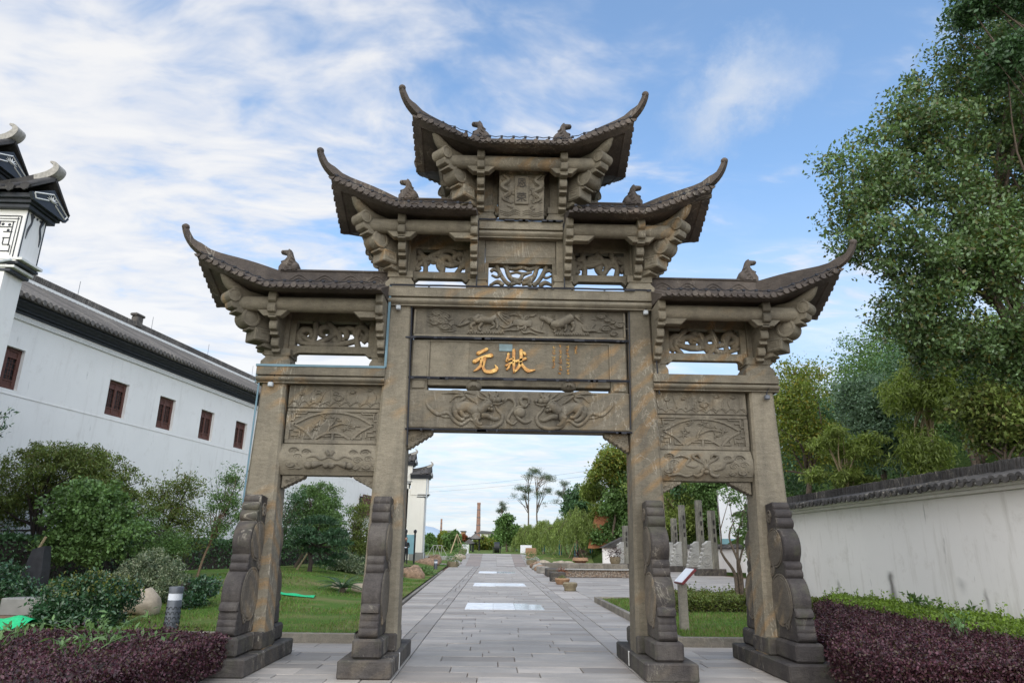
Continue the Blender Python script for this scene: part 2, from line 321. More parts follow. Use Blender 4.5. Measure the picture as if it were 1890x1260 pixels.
def hillmat():
    m, t, b, _ = newmat('hill_cover'); p = pos(t)
    f = t.noise(p, 3.0, 6.0, 0.7)
    c = t.ramp(f, [(0.3, (0.022, 0.040, 0.012)), (0.7, (0.060, 0.085, 0.025))])
    t.set(b, 'Base__Color', c); b.inputs['Roughness'].default_value = 1.0; b.inputs['Specular IOR Level'].default_value = 0.0
    bump(t, b, f, 0.9, 0.2)
hillmat()

# ------------------------------------------------------------------ mesh builder
def catmull(pts, n=8):
    P = [Vector(p) if not isinstance(p, Vector) else p for p in pts]
    if len(P) < 3: return [P[0].lerp(P[-1], i/n) for i in range(n+1)]
    Q = [P[0]*2-P[1]] + P + [P[-1]*2-P[-2]]; o = []
    for i in range(1, len(Q)-2):
        a, b, c, d = Q[i-1], Q[i], Q[i+1], Q[i+2]
        for k in range(n):
            t = k/n
            o.append(0.5*((2*b)+(c-a)*t+(2*a-5*b+4*c-d)*t*t+(3*b-a-3*c+d)*t**3))
    return o+[P[-1]]
def interp(vals, n):
    if not hasattr(vals, '__len__'): return [vals]*n
    return list(np.interp(np.linspace(0, 1, n), np.linspace(0, 1, len(vals)), vals))
class MB:
    def __init__(s): s.v = []; s.f = []; s.M = None
    def _add(s, vs, fs):
        o = len(s.v)
        if s.M is not None: vs = [s.M @ Vector(v) for v in vs]
        s.v += [tuple(v) for v in vs]; s.f += [tuple(i+o for i in f) for f in fs]; return s
    def box(s, c, sz, bev=0.0, rz=0.0, rx=0.0, ry=0.0):
        h = [q/2 for q in sz]; b = min(bev, min(h)*0.9); vs = []; fs = []
        if b <= 0:
            for i in range(8): vs.append(Vector((h[0]*(1 if i & 1 else -1), h[1]*(1 if i & 2 else -1), h[2]*(1 if i & 4 else -1))))
            fs = [(0, 2, 3, 1), (4, 5, 7, 6), (0, 1, 5, 4), (2, 6, 7, 3), (0, 4, 6, 2), (1, 3, 7, 5)]
        else:
            ix = {}
            for i in range(8):
                sg = [1 if i & (1 << k) else -1 for k in range(3)]
                for a in range(3):
                    ix[i, a] = len(vs); vs.append(Vector([sg[k]*(h[k] if k == a else h[k]-b) for k in range(3)]))
            for a in range(3):
                u, w = [k for k in range(3) if k != a]
                for sgn in (0, 1):
                    q = [(0, 0), (1, 0), (1, 1), (0, 1)]
                    fs.append([ix[(sgn << a) | (i << u) | (j << w), a] for i, j in q])
                for i in (0, 1):
                    for j in (0, 1):
                        b0 = (i << u) | (j << w); b1 = b0 | (1 << a)
                        fs.append([ix[b0, u], ix[b1, u], ix[b1, w], ix[b0, w]])
            for i in range(8): fs.append([ix[i, 0], ix[i, 1], ix[i, 2]])
            g = []
            for f in fs:
                p = [vs[i] for i in f]; n = (p[1]-p[0]).cross(p[2]-p[0]); ce = sum(p, Vector())/len(p)
                g.append(f if n.dot(ce) > 0 else f[::-1])
            fs = g
        if rx or ry or rz:
            r = Matrix.Rotation(rz, 3, 'Z') @ Matrix.Rotation(ry, 3, 'Y') @ Matrix.Rotation(rx, 3, 'X'); vs = [r @ v for v in vs]
        c = Vector(c); return s._add([v+c for v in vs], fs)
    def loft(s, rings, cap=True, closed=True):
        n = len(rings[0]); vs = [p for r in rings for p in r]; fs = []
        for k in range(len(rings)-1):
            for i in range(n if closed else n-1):
                j = (i+1) % n; fs.append((k*n+i, k*n+j, (k+1)*n+j, (k+1)*n+i))
        if cap:
            fs.append(tuple(range(n))[::-1]); fs.append(tuple((len(rings)-1)*n+i for i in range(n)))
        return s._add(vs, fs)
    def prism(s, prof, axis, t0, t1, bev=0.0):
        # prof: 2-D outline; axis: which axis it is pushed along ('x': prof=(y,z), 'y': prof=(x,z), 'z': prof=(x,y))
        def mk(p, t): return {'x': (t, p[0], p[1]), 'y': (p[0], t, p[1]), 'z': (p[0], p[1], t)}[axis]
        if bev:
            ins = inset(prof, bev)
            sg = 1 if t1 > t0 else -1
            return s.loft([[mk(p, t0) for p in ins], [mk(p, t0+sg*bev) for p in prof], [mk(p, t1-sg*bev) for p in prof], [mk(p, t1) for p in ins]])
        return s.loft([[mk(p, t0) for p in prof], [mk(p, t1) for p in prof]])
    def tube(s, pts, rad, n=6, sq=None, cap=True, sm=0):
        P = catmull(pts, sm) if sm else [Vector(p) for p in pts]
        rr = interp(rad, len(P)); rings = []; up = Vector((0.13, 0.21, 0.97))
        for i, p in enumerate(P):
            d = (P[min(i+1, len(P)-1)]-P[max(i-1, 0)])
            d = d.normalized() if d.length > 1e-9 else Vector((0, 0, 1))
            a = d.cross(up); a = a.normalized() if a.length > 1e-4 else d.orthogonal().normalized()
            b = a.cross(d).normalized(); up = b
            ring = []
            for k in range(n):
                o = (a*math.cos(2*PI*k/n)+b*math.sin(2*PI*k/n))*rr[i]
                if sq: o = Vector((o[0]*sq[0], o[1]*sq[1], o[2]*sq[2]))
                ring.append(p+o)
            rings.append(ring)
        return s.loft(rings, cap)
    def ball(s, c, r, n=10, m=6, jit=0.0, seed=0):
        c = Vector(c); r = (r, r, r) if not hasattr(r, '__len__') else r
        vs = [c+Vector((0, 0, -r[2]))]; rg = random.Random(seed)
        for j in range(1, m):
            th = PI*j/m-PI/2
            for i in range(n):
                k = 1+jit*(rg.random()*2-1)
                vs.append(c+Vector((r[0]*math.cos(th)*math.cos(2*PI*i/n), r[1]*math.cos(th)*math.sin(2*PI*i/n), r[2]*math.sin(th)))*k)
        vs.append(c+Vector((0, 0, r[2]))); fs = []
        for i in range(n): fs.append((0, 1+(i+1) % n, 1+i))
        for j in range(m-2):
            for i in range(n):
                a = 1+j*n; fs.append((a+i, a+(i+1) % n, a+n+(i+1) % n, a+n+i))
        a = 1+(m-2)*n
        for i in range(n): fs.append((a+i, a+(i+1) % n, len(vs)-1))
        if jit: # ball uses c in the jitter: re-centre
            vs = [c+(v-c) for v in vs]
        return s._add(vs, fs)
    def lathe(s, prof, c=(0, 0, 0), n=16):
        c = Vector(c)
        return s.loft([[c+Vector((r*math.cos(2*PI*i/n), r*math.sin(2*PI*i/n), z)) for i in range(n)] for r, z in prof])
    def sheet(s, fn, us, vs_):
        P = [fn(u, v) for v in vs_ for u in us]; n = len(us)
        return s._add(P, [(j*n+i, j*n+i+1, (j+1)*n+i+1, (j+1)*n+i) for j in range(len(vs_)-1) for i in range(n-1)])
    def mesh(s, name, mat, smooth=False, fix=True):
        me = bpy.data.meshes.new(name); me.from_pydata(s.v, [], s.f)
        if fix:
            import bmesh
            bm = bmesh.new(); bm.from_mesh(me); bmesh.ops.recalc_face_normals(bm, faces=bm.faces); bm.to_mesh(me); bm.free()
        me.materials.append(MATS[mat])
        if smooth:
            me.polygons.foreach_set('use_smooth', [True]*len(me.polygons))
            if smooth is not True: me.set_sharp_from_angle(angle=math.radians(smooth))
        return me
    def build(s, name, mat, parent=None, smooth=False, fix=True, loc=None):
        return link(name, s.mesh(name, mat, smooth, fix), parent, loc)
def inset(prof, b):
    n = len(prof); o = []; A = sum(prof[i][0]*prof[(i+1) % n][1]-prof[(i+1) % n][0]*prof[i][1] for i in range(n))
    sg = 1 if A > 0 else -1
    for i in range(n):
        p, q, r = (Vector(prof[(i+k) % n]).to_2d() for k in (-1, 0, 1))
        d1 = (q-p); d2 = (r-q)
        d1 = d1.normalized() if d1.length > 1e-9 else Vector((1, 0)); d2 = d2.normalized() if d2.length > 1e-9 else d1
        nn = Vector((-(d1+d2)[1], (d1+d2)[0]))*sg
        nn = nn.normalized() if nn.length > 1e-6 else Vector((-d1[1], d1[0]))*sg
        o.append(tuple(q+nn*b))
    return o
def link(name, me, parent=None, loc=None):
    o = bpy.data.objects.new(name, me); COL.objects.link(o)
    if parent is not None: o.parent = parent
    if loc is not None: o.location = loc
    return o
def tag(o, label, cat, group=None):
    o['label'] = label; o['category'] = cat
    if group: o['group'] = group
    return o
def thing(name, label, cat, loc=(0, 0, 0), rz=0.0, group=None):
    o = bpy.data.objects.new(name, None); COL.objects.link(o); o.location = loc; o.rotation_euler = (0, 0, rz); o.empty_display_size = 0.2
    return tag(o, label, cat, group)
def struct(o): o['kind'] = 'structure'; return o
def stuff(o): o['kind'] = 'stuff'; return o
def copy_thing(root, loc, rz=0.0, label=None, scale=1.0, parent=None):
    def cp(o, par):
        c = o.copy(); COL.objects.link(c); c.parent = par
        for ch in list(o.children): cp(ch, c)
        return c
    r = cp(root, parent); r.location = loc; r.rotation_euler = (0, 0, rz); r.scale = (scale, scale, scale)
    if label: r['label'] = label
    return r
def text_mesh(body, size, depth, mat):
    cu = bpy.data.curves.new('t', 'FONT'); cu.body = body; cu.size = size; cu.extrude = depth/2; cu.align_x = 'CENTER'; cu.align_y = 'CENTER'
    ob = bpy.data.objects.new('t', cu); COL.objects.link(ob); bpy.context.view_layer.update()
    dg = bpy.context.evaluated_depsgraph_get(); me = bpy.data.meshes.new_from_object(ob.evaluated_get(dg))
    bpy.data.objects.remove(ob); bpy.data.curves.remove(cu)
    me.materials.clear(); me.materials.append(MATS[mat]); return me
# ================================================================== the stone gateway
GX, GY = 0.35, 10.5
gate = thing('memorial_gateway', 'tall carved sandstone memorial gateway with five upturned roofs over the paved path', 'gateway', (GX, GY, 0))
def gl(px, py, y):                              # picture point -> gate coordinates on the plane y
    v = at(px, py, GY+y); return Vector((v.x-GX, y, v.z))
def ring8(x0, x1, y0, y1, z, c):
    return [(x0+c, y0, z), (x1-c, y0, z), (x1, y0+c, z), (x1, y1-c, z), (x1-c, y1, z), (x0+c, y1, z), (x0, y1-c, z), (x0, y0+c, z)]
YF = 0.21
# ---- columns, bases and drum stones
def column(s, xi0, xo0, xi1, xo1, ztop):
    m = MB(); a, b = sorted((s*xi0, s*xo0)); c, d = sorted((s*xi1, s*xo1))
    m.loft([ring8(a, b, -0.25, 0.25, 0.22, 0.045), ring8(a, b, -0.25, 0.25, 0.45, 0.045), ring8(c, d, -YF, YF, ztop, 0.03)])
    m.build('column', 'sandstone', gate)
def drum_profile():
    pr = [(-0.22, 0.46), (-0.83, 0.46), (-0.86, 0.50)]
    def arc(cy, cz, r, a0, a1, n):
        return [(cy+r*math.cos(math.radians(a0+(a1-a0)*i/n)), cz+r*math.sin(math.radians(a0+(a1-a0)*i/n))) for i in range(n+1)]
    for k in range(3): pr += arc(-0.775+0.012*k, 0.53+k*0.085, 0.075, 215, 125, 4)      # ribbed scroll foot
    pr += arc(-0.76, 0.80, 0.085, 200, 90, 5)
    pr += arc(-0.46, 0.975, 0.345, 205, 128, 9)                                        # lower drum
    pr += arc(-0.605, 1.305, 0.07, 230, 130, 5); pr += arc(-0.595, 1.41, 0.07, 220, 110, 5)
    pr += arc(-0.40, 1.66, 0.285, 215, 120, 8)                                         # upper drum
    pr += arc(-0.47, 1.985, 0.085, 235, 110, 6); pr += arc(-0.45, 2.11, 0.075, 215, 105, 5); pr += arc(-0.405, 2.21, 0.075, 190, 60, 6)
    pr += [(-0.30, 2.27), (-0.22, 2.26)]
    return [(-0.22+(y+0.22)*1.18, z) for y, z in pr]
DRUM = drum_profile()
def disc_plate(m, side, cy, cz, r, x, up=0.018):
    rg = []
    for rr, xx in ((r*1.07, x), (r*1.07, x+side*up*0.7), (r*1.0, x+side*up*0.7), (r*0.97, x+side*up*0.1), (r*0.94, x+side*up), (r*0.3, x+side*up*1.15)):
        rg.append([(xx, cy+rr*math.cos(2*PI*i/28), cz+rr*math.sin(2*PI*i/28)) for i in range(28)])
    m.loft(rg)
def foot(xc):
    b = MB().box((xc, 0, 0.11), (0.68, 2.18, 0.22), 0.018).build('base', 'weathered_stone', gate)
    MB().box((xc, 0, 0.335), (0.56, 0.62, 0.23), 0.02).build('column_plinth', 'weathered_stone', gate)
    for fb in (-1, 1):
        MB().box((xc, fb*0.65, 0.34), (0.38, 0.70, 0.238), 0.03).build('drum_plinth', 'weathered_stone', gate)
        m = MB(); m.prism([(fb*-1*y if fb > 0 else y, z) for y, z in DRUM], 'x', xc-0.122, xc+0.122, 0.014)
        d = m.build('drum_stone', 'weathered_stone', gate, smooth=40)
        for sd in (-1, 1):
            x = xc+sd*0.122
            for cy, cz, r in ((0.525, 0.960, 0.325), (0.445, 1.650, 0.250)):
                q = MB(); disc_plate(q, sd, fb*cy, cz, r, x); q.build('drum_face', 'drum_face_stone', d, smooth=40)
            for cy, cz, r in ((0.30, 1.33, 0.075), (0.66, 0.66, 0.07), (0.345, 2.07, 0.085)):
                sp = [(x+sd*0.004, fb*(cy+r*(1-t/14)*math.cos(t*0.95)), cz+r*(1-t/14)*math.sin(t*0.95)*1.3) for t in range(13)]
                MB().tube(sp, 0.014, 5, sm=2).build('scroll', 'drum_face_stone', d, smooth=True)
XI, XO = 1.945, 3.775
for s in (-1, 1):
    column(s, 1.665, 2.205, 1.735, 2.075, 5.60); column(s, 3.50, 4.055, 3.585, 3.955, 4.02)
    foot(s*XI); foot(s*XO)
MB().box((XI-0.335-0.003, 0.05, 0.12), (0.012, 0.05, 0.19)).build('mortar_patch', 'white_trim', gate)
MB().box((-XI+0.335+0.003, -0.30, 0.11), (0.012, 0.05, 0.20)).build('mortar_patch', 'white_trim', gate)
# ---- relief helpers: rounded strokes half sunk in a face
def stroke(m, pts, r, y, n=6, sm=5, flat=0.75):
    m.tube([(p[0], y, p[1]) for p in pts], r, n, sq=(1, flat*1.45, 1), sm=sm)
def spiral(m, c, r, y, turns=1.6, w=0.012, ax=1.5, ph=0.0):
    n = int(turns*7); stroke(m, [(c[0]+ax*r*(1-0.8*i/n)*math.cos(ph+i*turns*2*PI/n), c[1]+r*(1-0.8*i/n)*math.sin(ph+i*turns*2*PI/n)) for i in range(n+1)], w, y, 5, 2)
def cloud(m, c, r, y, seed=0):
    rg = random.Random(seed)
    m.ball((c[0], y+0.008, c[1]), (r*1.45, 0.034, r*0.8), 12, 6)
    spiral(m, c, r*0.85, y-0.022, 1.6, r*0.13, 1.5)
    for k in range(3):
        dx = rg.uniform(-1.6, 1.6)*r; stroke(m, [(c[0]+dx-r, c[1]-r*0.7), (c[0]+dx, c[1]-r*0.85), (c[0]+dx+r, c[1]-r*0.6)], (r*0.05, r*0.18, r*0.04), y, 5, 3)
# ---- main lintels (x = +-1.70)
def slab(name, x0, x1, z0, z1, y0, mat='sandstone', bev=0.012, back=None):
    back = -y0 if back is None else back
    return MB().box(((x0+x1)/2, (y0+back)/2, (z0+z1)/2), (x1-x0, back-y0, z1-z0), bev).build(name, mat, gate)
def moulded_beam(x0, x1, z0, z1, y0):
    h = z1-z0; pr = [(-y0, z1), (y0, z1), (y0, z0+h*0.50), (y0+0.022, z0+h*0.49)]
    pr += [(y0+0.045-0.055*math.sin(PI*i/8), z0+h*0.47-h*0.40*i/8) for i in range(9)] + [(y0+0.02, z0+h*0.05), (y0+0.02, z0), (-y0, z0)]
    return MB().prism(pr, 'x', x0, x1).build('moulded_beam', 'sandstone', gate, smooth=40)
moulded_beam(-2.10, 2.10, 5.255, 5.56, -0.285)
qa = moulded_beam(2.075, 4.03, 3.965, 4.215, -0.275); moulded_beam(-4.03, -2.075, 3.965, 4.215, -0.275)
# upper carved panel
p1 = slab('carved_panel', -1.70, 1.70, 4.775, 5.255, -0.15, 'carved_stone')
fr = MB()
fr.box((0, -0.158, 4.795), (3.36, 0.03, 0.035), 0.006); fr.box((-1.672, -0.158, 5.02), (0.03, 0.03, 0.41), 0.006); fr.box((1.672, -0.158, 5.02), (0.03, 0.03, 0.41), 0.006)
fr.build('border', 'sandstone', p1)
def A4(zx, zy):  # zoom of the left half of the board (750..1000 x 560..720)
    g = gl(750+zx*0.13228, 560+zy*0.13228, -0.16); return (g.x, g.z)
def A5(zx, zy):
    g = gl(950+zx*0.13228, 560+zy*0.13228, -0.16); return (g.x, g.z)
m = MB(); Y = -0.155
def S(f, pts, r, flat=1.0, y=None, sm=5): stroke(m, [f(*p) for p in pts], r, Y if y is None else y, 6, sm, flat)
for f, mir in ((A4, 0),):
    S(f, [(980, 250), (1080, 230), (1170, 240), (1250, 190)], (0.05, 0.065, 0.06, 0.05)); S(f, [(1000, 260), (960, 220), (1020, 170)], (0.05, 0.05, 0.04))
    m.ball((*(lambda p: (p[0], Y, p[1]))(A4(1040, 190)),), (0.065, 0.04, 0.05), 10, 6)
    S(f, [(960, 270), (900, 310), (930, 370), (880, 390)], (0.035, 0.028, 0.02, 0.02)); S(f, [(1060, 270), (1010, 340), (1040, 380)], (0.035, 0.025, 0.02))
    S(f, [(1190, 260), (1230, 310), (1170, 350)], (0.04, 0.025, 0.018)); S(f, [(1240, 220), (1270, 290), (1260, 350)], (0.04, 0.025, 0.02))
    for k in range(5): S(f, [(1000, 180-8*k), (930, 190+18*k), (860, 215+18*k)], (0.012, 0.016, 0.004))
    for k in range(4): S(f, [(1270, 130), (1330, 120+30*k), (1440, 150+55*k)], (0.02, 0.018, 0.004))
    S(f, [(680, 290), (740, 310), (850, 270), (880, 250)], (0.005, 0.025, 0.03, 0.02)); S(f, [(740, 300), (770, 250), (820, 210)], (0.02, 0.014, 0.004)); S(f, [(700, 300), (680, 250)], (0.018, 0.004))
    S(f, [(1290, 300), (1380, 340), (1480, 300), (1540, 280)], (0.005, 0.024, 0.022, 0.02)); S(f, [(1440, 310), (1470, 260), (1490, 220)], (0.02, 0.012, 0.004))
    for i in range(14): S(f, [(850+36*i, 425), (868+36*i, 385-18*math.sin(i)), (890+36*i, 425)], (0.012, 0.016, 0.012))
for cx, cy, r in ((430, 130, 0.075), (530, 175, 0.07), (400, 215, 0.07), (500, 240, 0.085), (400, 270, 0.06), (550, 330, 0.08)): cloud(m, A4(cx, cy), r, Y, cx)
# parcel tied with ribbons
bx = A5(105, 275); m.box((bx[0], Y-0.005, bx[1]), (0.30, 0.05, 0.105), 0.012, ry=0.08)
for a in ([(90, 200), (60, 170), (100, 180), (110, 230), (160, 180), (190, 190), (130, 235)], [(90, 330), (40, 320), (60, 350), (100, 345), (150, 320), (140, 370), (95, 350)],
          [(-80, 170), (0, 150), (40, 180)], [(200, 180), (260, 170), (310, 130)], [(-200, 390), (-100, 370), (30, 370), (80, 350)], [(90, 370), (130, 410), (220, 400), (310, 435)], [(200, 330), (300, 380), (420, 410)]):
    S(A5, a, (0.008, 0.020, 0.022, 0.02, 0.008))
S(A5, [(500, 290), (600, 300), (700, 250), (800, 200)], (0.06, 0.085, 0.08, 0.075)); S(A5, [(510, 270), (450, 230), (400, 215)], (0.06, 0.05, 0.04)); m.ball((A5(395, 205)[0], Y, A5(395, 205)[1]), (0.055, 0.04, 0.045), 10, 6)
for leg in ([(540, 330), (570, 370), (545, 405)], [(700, 310), (715, 350), (690, 390)], [(800, 270), (820, 330), (785, 385)], [(520, 300), (590, 350), (640, 360)]): S(A5, leg, (0.045, 0.026, 0.022))
for k in range(5): S(A5, [(430, 170+10*k), (490, 160+16*k), (570, 160+22*k)], (0.014, 0.015, 0.004)); S(A5, [(840, 180), (890, 160+15*k), (960, 140+35*k)], (0.02, 0.016, 0.004))
S(A5, [(370, 350), (385, 290), (400, 250)], (0.008, 0.016, 0.01))
S(A5, [(930, 310), (980, 380), (1090, 380), (1160, 390)], (0.006, 0.026, 0.03, 0.01)); S(A5, [(1060, 370), (1090, 320), (1135, 290)], (0.022, 0.014, 0.004)); S(A5, [(1010, 370), (1010, 310)], (0.016, 0.004))
for i in range(14): S(A5, [(560+34*i, 445), (576+34*i, 410-10*math.sin(i)), (596+34*i, 445)], (0.012, 0.016, 0.012))
for cx, cy, r in ((1210, 180, 0.07), (1300, 235, 0.05), (1270, 350, 0.075), (1470, 305, 0.07), (1380, 430, 0.05), (1370, 265, 0.04)): cloud(m, A5(cx, cy), r, Y, cx)
m.build('relief_carving', 'carved_stone', p1, smooth=True)
# inscription board
bd = slab('inscription_board', -1.70, 1.70, 4.10, 4.735, -0.13)
fb_ = MB()
for x in (-1.56, 1.56): fb_.box((x, -0.136, 4.42), (0.235, 0.03, 0.60), 0.006)
for x in (-1.43, 1.43): fb_.box((x, -0.140, 4.42), (0.03, 0.035, 0.61), 0.006)
fb_.box((0, -0.136, 4.715), (2.83, 0.02, 0.03), 0.004); fb_.box((-1.10, -0.1325, 4.41), (0.60, 0.012, 0.58), 0.003)
fb_.build('border', 'sandstone', bd)
MB().box((-0.22, -0.136, 4.625), (0.21, 0.012, 0.115), 0.002).build('repair_patch', 'patch_blue', bd)
def brush(strokes, name):
    q = MB()
    for pts, r in strokes:
        P = catmull([Vector((A4(*p)[0], -0.155, A4(*p)[1])) for p in pts], 6); rr = interp([v*0.001085 for v in r], len(P))
        L = []; Rr = []
        for i, p in enumerate(P):
            d = (P[min(i+1, len(P)-1)]-P[max(i-1, 0)]).normalized(); nrm = Vector((-d.z, 0, d.x))
            L.append(p+nrm*rr[i]); Rr.append(p-nrm*rr[i])
        rings = [[a+Vector((0, 0.03, 0)), a.lerp(b, 0.12)+Vector((0, -0.012, 0)), a.lerp(b, 0.88)+Vector((0, -0.012, 0)), b+Vector((0, 0.03, 0))] for a, b in zip(L, Rr)]
        q.loft(rings)
        for e, r_ in ((P[0], rr[0]), (P[-1], rr[-1])): q.ball(e+Vector((0, 0.008, 0)), (r_*1.0, 0.022, r_*1.0), 10, 6)
    return q.build(name, 'gold_leaf', bd, smooth=50)
brush([([(1002, 692), (1060, 665), (1122, 635)], (30, 26, 26)),
       ([(952, 806), (1040, 758), (1110, 735), (1182, 722)], (34, 24, 24, 36)),
       ([(1050, 765), (1045, 850), (1000, 905), (940, 942)], (30, 30, 24, 6)),
       ([(1097, 770), (1072, 850), (1076, 905), (1110, 945), (1180, 948), (1245, 925), (1262, 895), (1235, 855)], (26, 26, 26, 28, 34, 34, 24, 6))], 'gilded_character')
brush([([(1500, 652), (1500, 760), (1500, 860), (1500, 962)], (26, 24, 26, 12)),
       ([(1425, 700), (1418, 750), (1400, 800)], (20, 24, 22)), ([(1400, 800), (1450, 778), (1500, 765)], (14, 12, 14)),
       ([(1392, 862), (1440, 838), (1500, 815)], (20, 16, 14)), ([(1440, 845), (1430, 885), (1402, 918)], (16, 18, 16)),
       ([(1525, 805), (1600, 785), (1662, 768)], (20, 22, 24)),
       ([(1600, 655), (1602, 760), (1580, 860), (1540, 920), (1500, 958)], (30, 26, 28, 22, 12)),
       ([(1585, 815), (1640, 885), (1700, 935), (1795, 925)], (24, 26, 32, 8)), ([(1642, 685), (1660, 712)], (24, 20))], 'gilded_character')
rg = random.Random(77)                                     # worn columns of small gilded brush marks, too worn to read
for cx, n_, z0, dz in ((850, 3, 600, 38), (745, 9, 600, 46), (640, 9, 595, 47), (548, 7, 600, 48)):
    for k in range(n_):
        a = A5(cx+rg.uniform(-4, 4), z0+k*dz); q = MB()
        for _ in range(rg.choice((4, 5, 6))):
            ux, uz = rg.uniform(-0.018, 0.018), rg.uniform(-0.018, 0.018); an = rg.choice((0, 0.1, PI/2, PI/2, 0.9, -0.9)); ln = rg.uniform(0.010, 0.022)
            q.tube([(ux-ln*math.cos(an), 0, uz-ln*math.sin(an)), (ux+ln*math.cos(an), 0, uz+ln*math.sin(an))], (0.0045, 0.0025), 4)
        q.build('inscribed_character', 'gold_leaf', bd, loc=(a[0], -0.139, a[1]))
# rail under the board, with sky slots either side of two carved pegs
slab('rail', -1.43, 1.43, 4.0, 4.10, -0.12)
for s in (-1, 1):
    e = slab('end_block', *sorted((s*1.43, s*1.70)), 3.915, 4.10, -0.14)
    MB().box((s*1.565, -0.145, 4.008), (0.2, 0.03, 0.125), 0.006).build('border', 'sandstone', e)
for cx in (940, 2268):
    g = A4(cx, 1130); q = MB(); q.ball((g[0], -0.06, g[1]-0.01), (0.135, 0.13, 0.095), 16, 8); q.ball((g[0], -0.08, g[1]+0.085), (0.052, 0.1, 0.045), 12, 6)
    q.tube([(g[0]-0.05, -0.19, g[1]-0.05), (g[0]-0.02, -0.195, g[1]), (g[0], -0.19, g[1]-0.035), (g[0]+0.02, -0.195, g[1]), (g[0]+0.05, -0.19, g[1]-0.05)], 0.012, 5, sm=3)
    q.build('carved_peg', 'carved_stone', gate, smooth=True)
# lower lintel with two running beasts and ribbons
db = slab('carved_lintel', -1.72, 1.72, 3.305, 3.915, -0.20, 'carved_stone', 0.03)
def A6(zx, zy):
    g = gl(740+zx*0.2328, 700+zy*0.2328, -0.21); return (g.x, g.z)
m = MB(); Y = -0.20
def beast(f):
    q = lambda c, r, d=0.06: m.ball((f(*c)[0], Y, f(*c)[1]), (r, d, r), 12, 6)
    S(f, [(440, 235), (520, 215), (590, 250), (640, 275)], (0.10, 0.085, 0.095, 0.08), 0.6); q((450, 232), 0.10); q((600, 285), 0.085, 0.075)
    S(f, [(430, 250), (440, 290), (480, 318), (505, 315)], (0.06, 0.045, 0.034, 0.03)); S(f, [(470, 250), (500, 290), (540, 290)], (0.05, 0.034, 0.028))
    S(f, [(590, 290), (600, 335), (625, 355), (645, 350)], (0.06, 0.045, 0.034, 0.028)); S(f, [(640, 285), (690, 290), (740, 315), (775, 310)], (0.055, 0.045, 0.035, 0.026))
    S(f, [(615, 255), (665, 215), (710, 175)], (0.08, 0.085, 0.075), 0.8); q((735, 155), 0.075, 0.085); q((770, 165), 0.05, 0.07); q((810, 162), 0.034, 0.055)
    S(f, [(730, 190), (770, 195), (815, 180)], (0.03, 0.026, 0.015)); q((745, 140), 0.02, 0.10)
    for c in ((680, 200), (665, 225), (700, 235), (715, 215), (690, 170), (670, 185), (720, 240), (650, 240)): q(c, 0.034, 0.085)
    for a in ([(700, 150), (660, 120), (620, 95)], [(720, 130), (700, 105), (700, 92)], [(760, 130), (770, 105), (750, 92)], [(690, 160), (640, 150), (600, 125)]): S(f, a, (0.026, 0.018, 0.006))
    for a in ([(505, 130), (440, 130), (385, 180)], [(505, 120), (440, 105), (380, 105), (320, 112)], [(510, 140), (470, 165), (420, 215)], [(500, 110), (520, 100), (590, 120)], [(510, 120), (560, 160), (600, 190)], [(500, 100), (420, 92), (370, 95)], [(505, 150), (460, 180), (440, 215)]):
        S(f, a, (0.022, 0.026, 0.018, 0.005))
    S(f, [(205, 165), (215, 210), (290, 275), (370, 262), (425, 325), (480, 355), (540, 318), (575, 325), (620, 370), (710, 380), (785, 350), (805, 290), (765, 240), (745, 205)], (0.01, 0.03, 0.034, 0.03, 0.034, 0.034, 0.026, 0.03, 0.034, 0.034, 0.034, 0.03, 0.026, 0.015), 0.7)
    S(f, [(200, 230), (250, 240), (330, 290), (400, 300), (440, 345)], (0.006, 0.018, 0.02, 0.02, 0.012), 0.7)
beast(A6); beast(lambda x, y: A6(1880-x*1.0+0, y+9))
for a in ([(815, 180), (850, 150), (890, 165), (905, 210), (870, 265), (845, 320), (885, 355), (920, 330)], [(1015, 195), (1010, 150), (960, 145), (950, 180), (985, 215), (1010, 190)], [(905, 250), (925, 300), (980, 340), (1035, 325)], [(870, 270), (920, 225), (985, 215)]):
    S(A6, a, (0.018, 0.03, 0.03, 0.028, 0.015))
m.ball((A6(940, 262)[0], Y, A6(940, 262)[1]), (0.10, 0.07, 0.085), 14, 7)
m.build('relief_carving', 'carved_stone', db, smooth=True)
def queti(s, x, z, w, h):
    pr = [(x, z), (x-s*w, z), (x-s*w*0.98, z-h*0.18)]
    for i in range(5):
        cx = x-s*w*(0.95-0.17*i); cz = z-h*(0.22+0.15*i)
        pr += [(cx, cz), (cx+s*w*0.07, cz-h*0.10), (cx+s*w*0.14, cz-h*0.08)]
    pr += [(x-s*w*0.12, z-h), (x, z-h)]
    q = MB().prism(pr, 'y', -0.09, 0.09, 0.012).build('corner_bracket', 'carved_stone', gate)
    k = MB()
    for i in range(3): spiral(k, (x-s*w*(0.25+0.22*i), z-h*(0.50-0.14*i)), h*0.15, -0.092, 1.4, 0.008, 1.3, i)
    k.build('relief_carving', 'carved_stone', q, smooth=True)
for s in (-1, 1):
    queti(s, s*1.69, 3.303, 0.38, 0.285); queti(s, s*3.525, 2.598, 0.33, 0.19); queti(-s, s*2.14, 2.598, 0.33, 0.19)
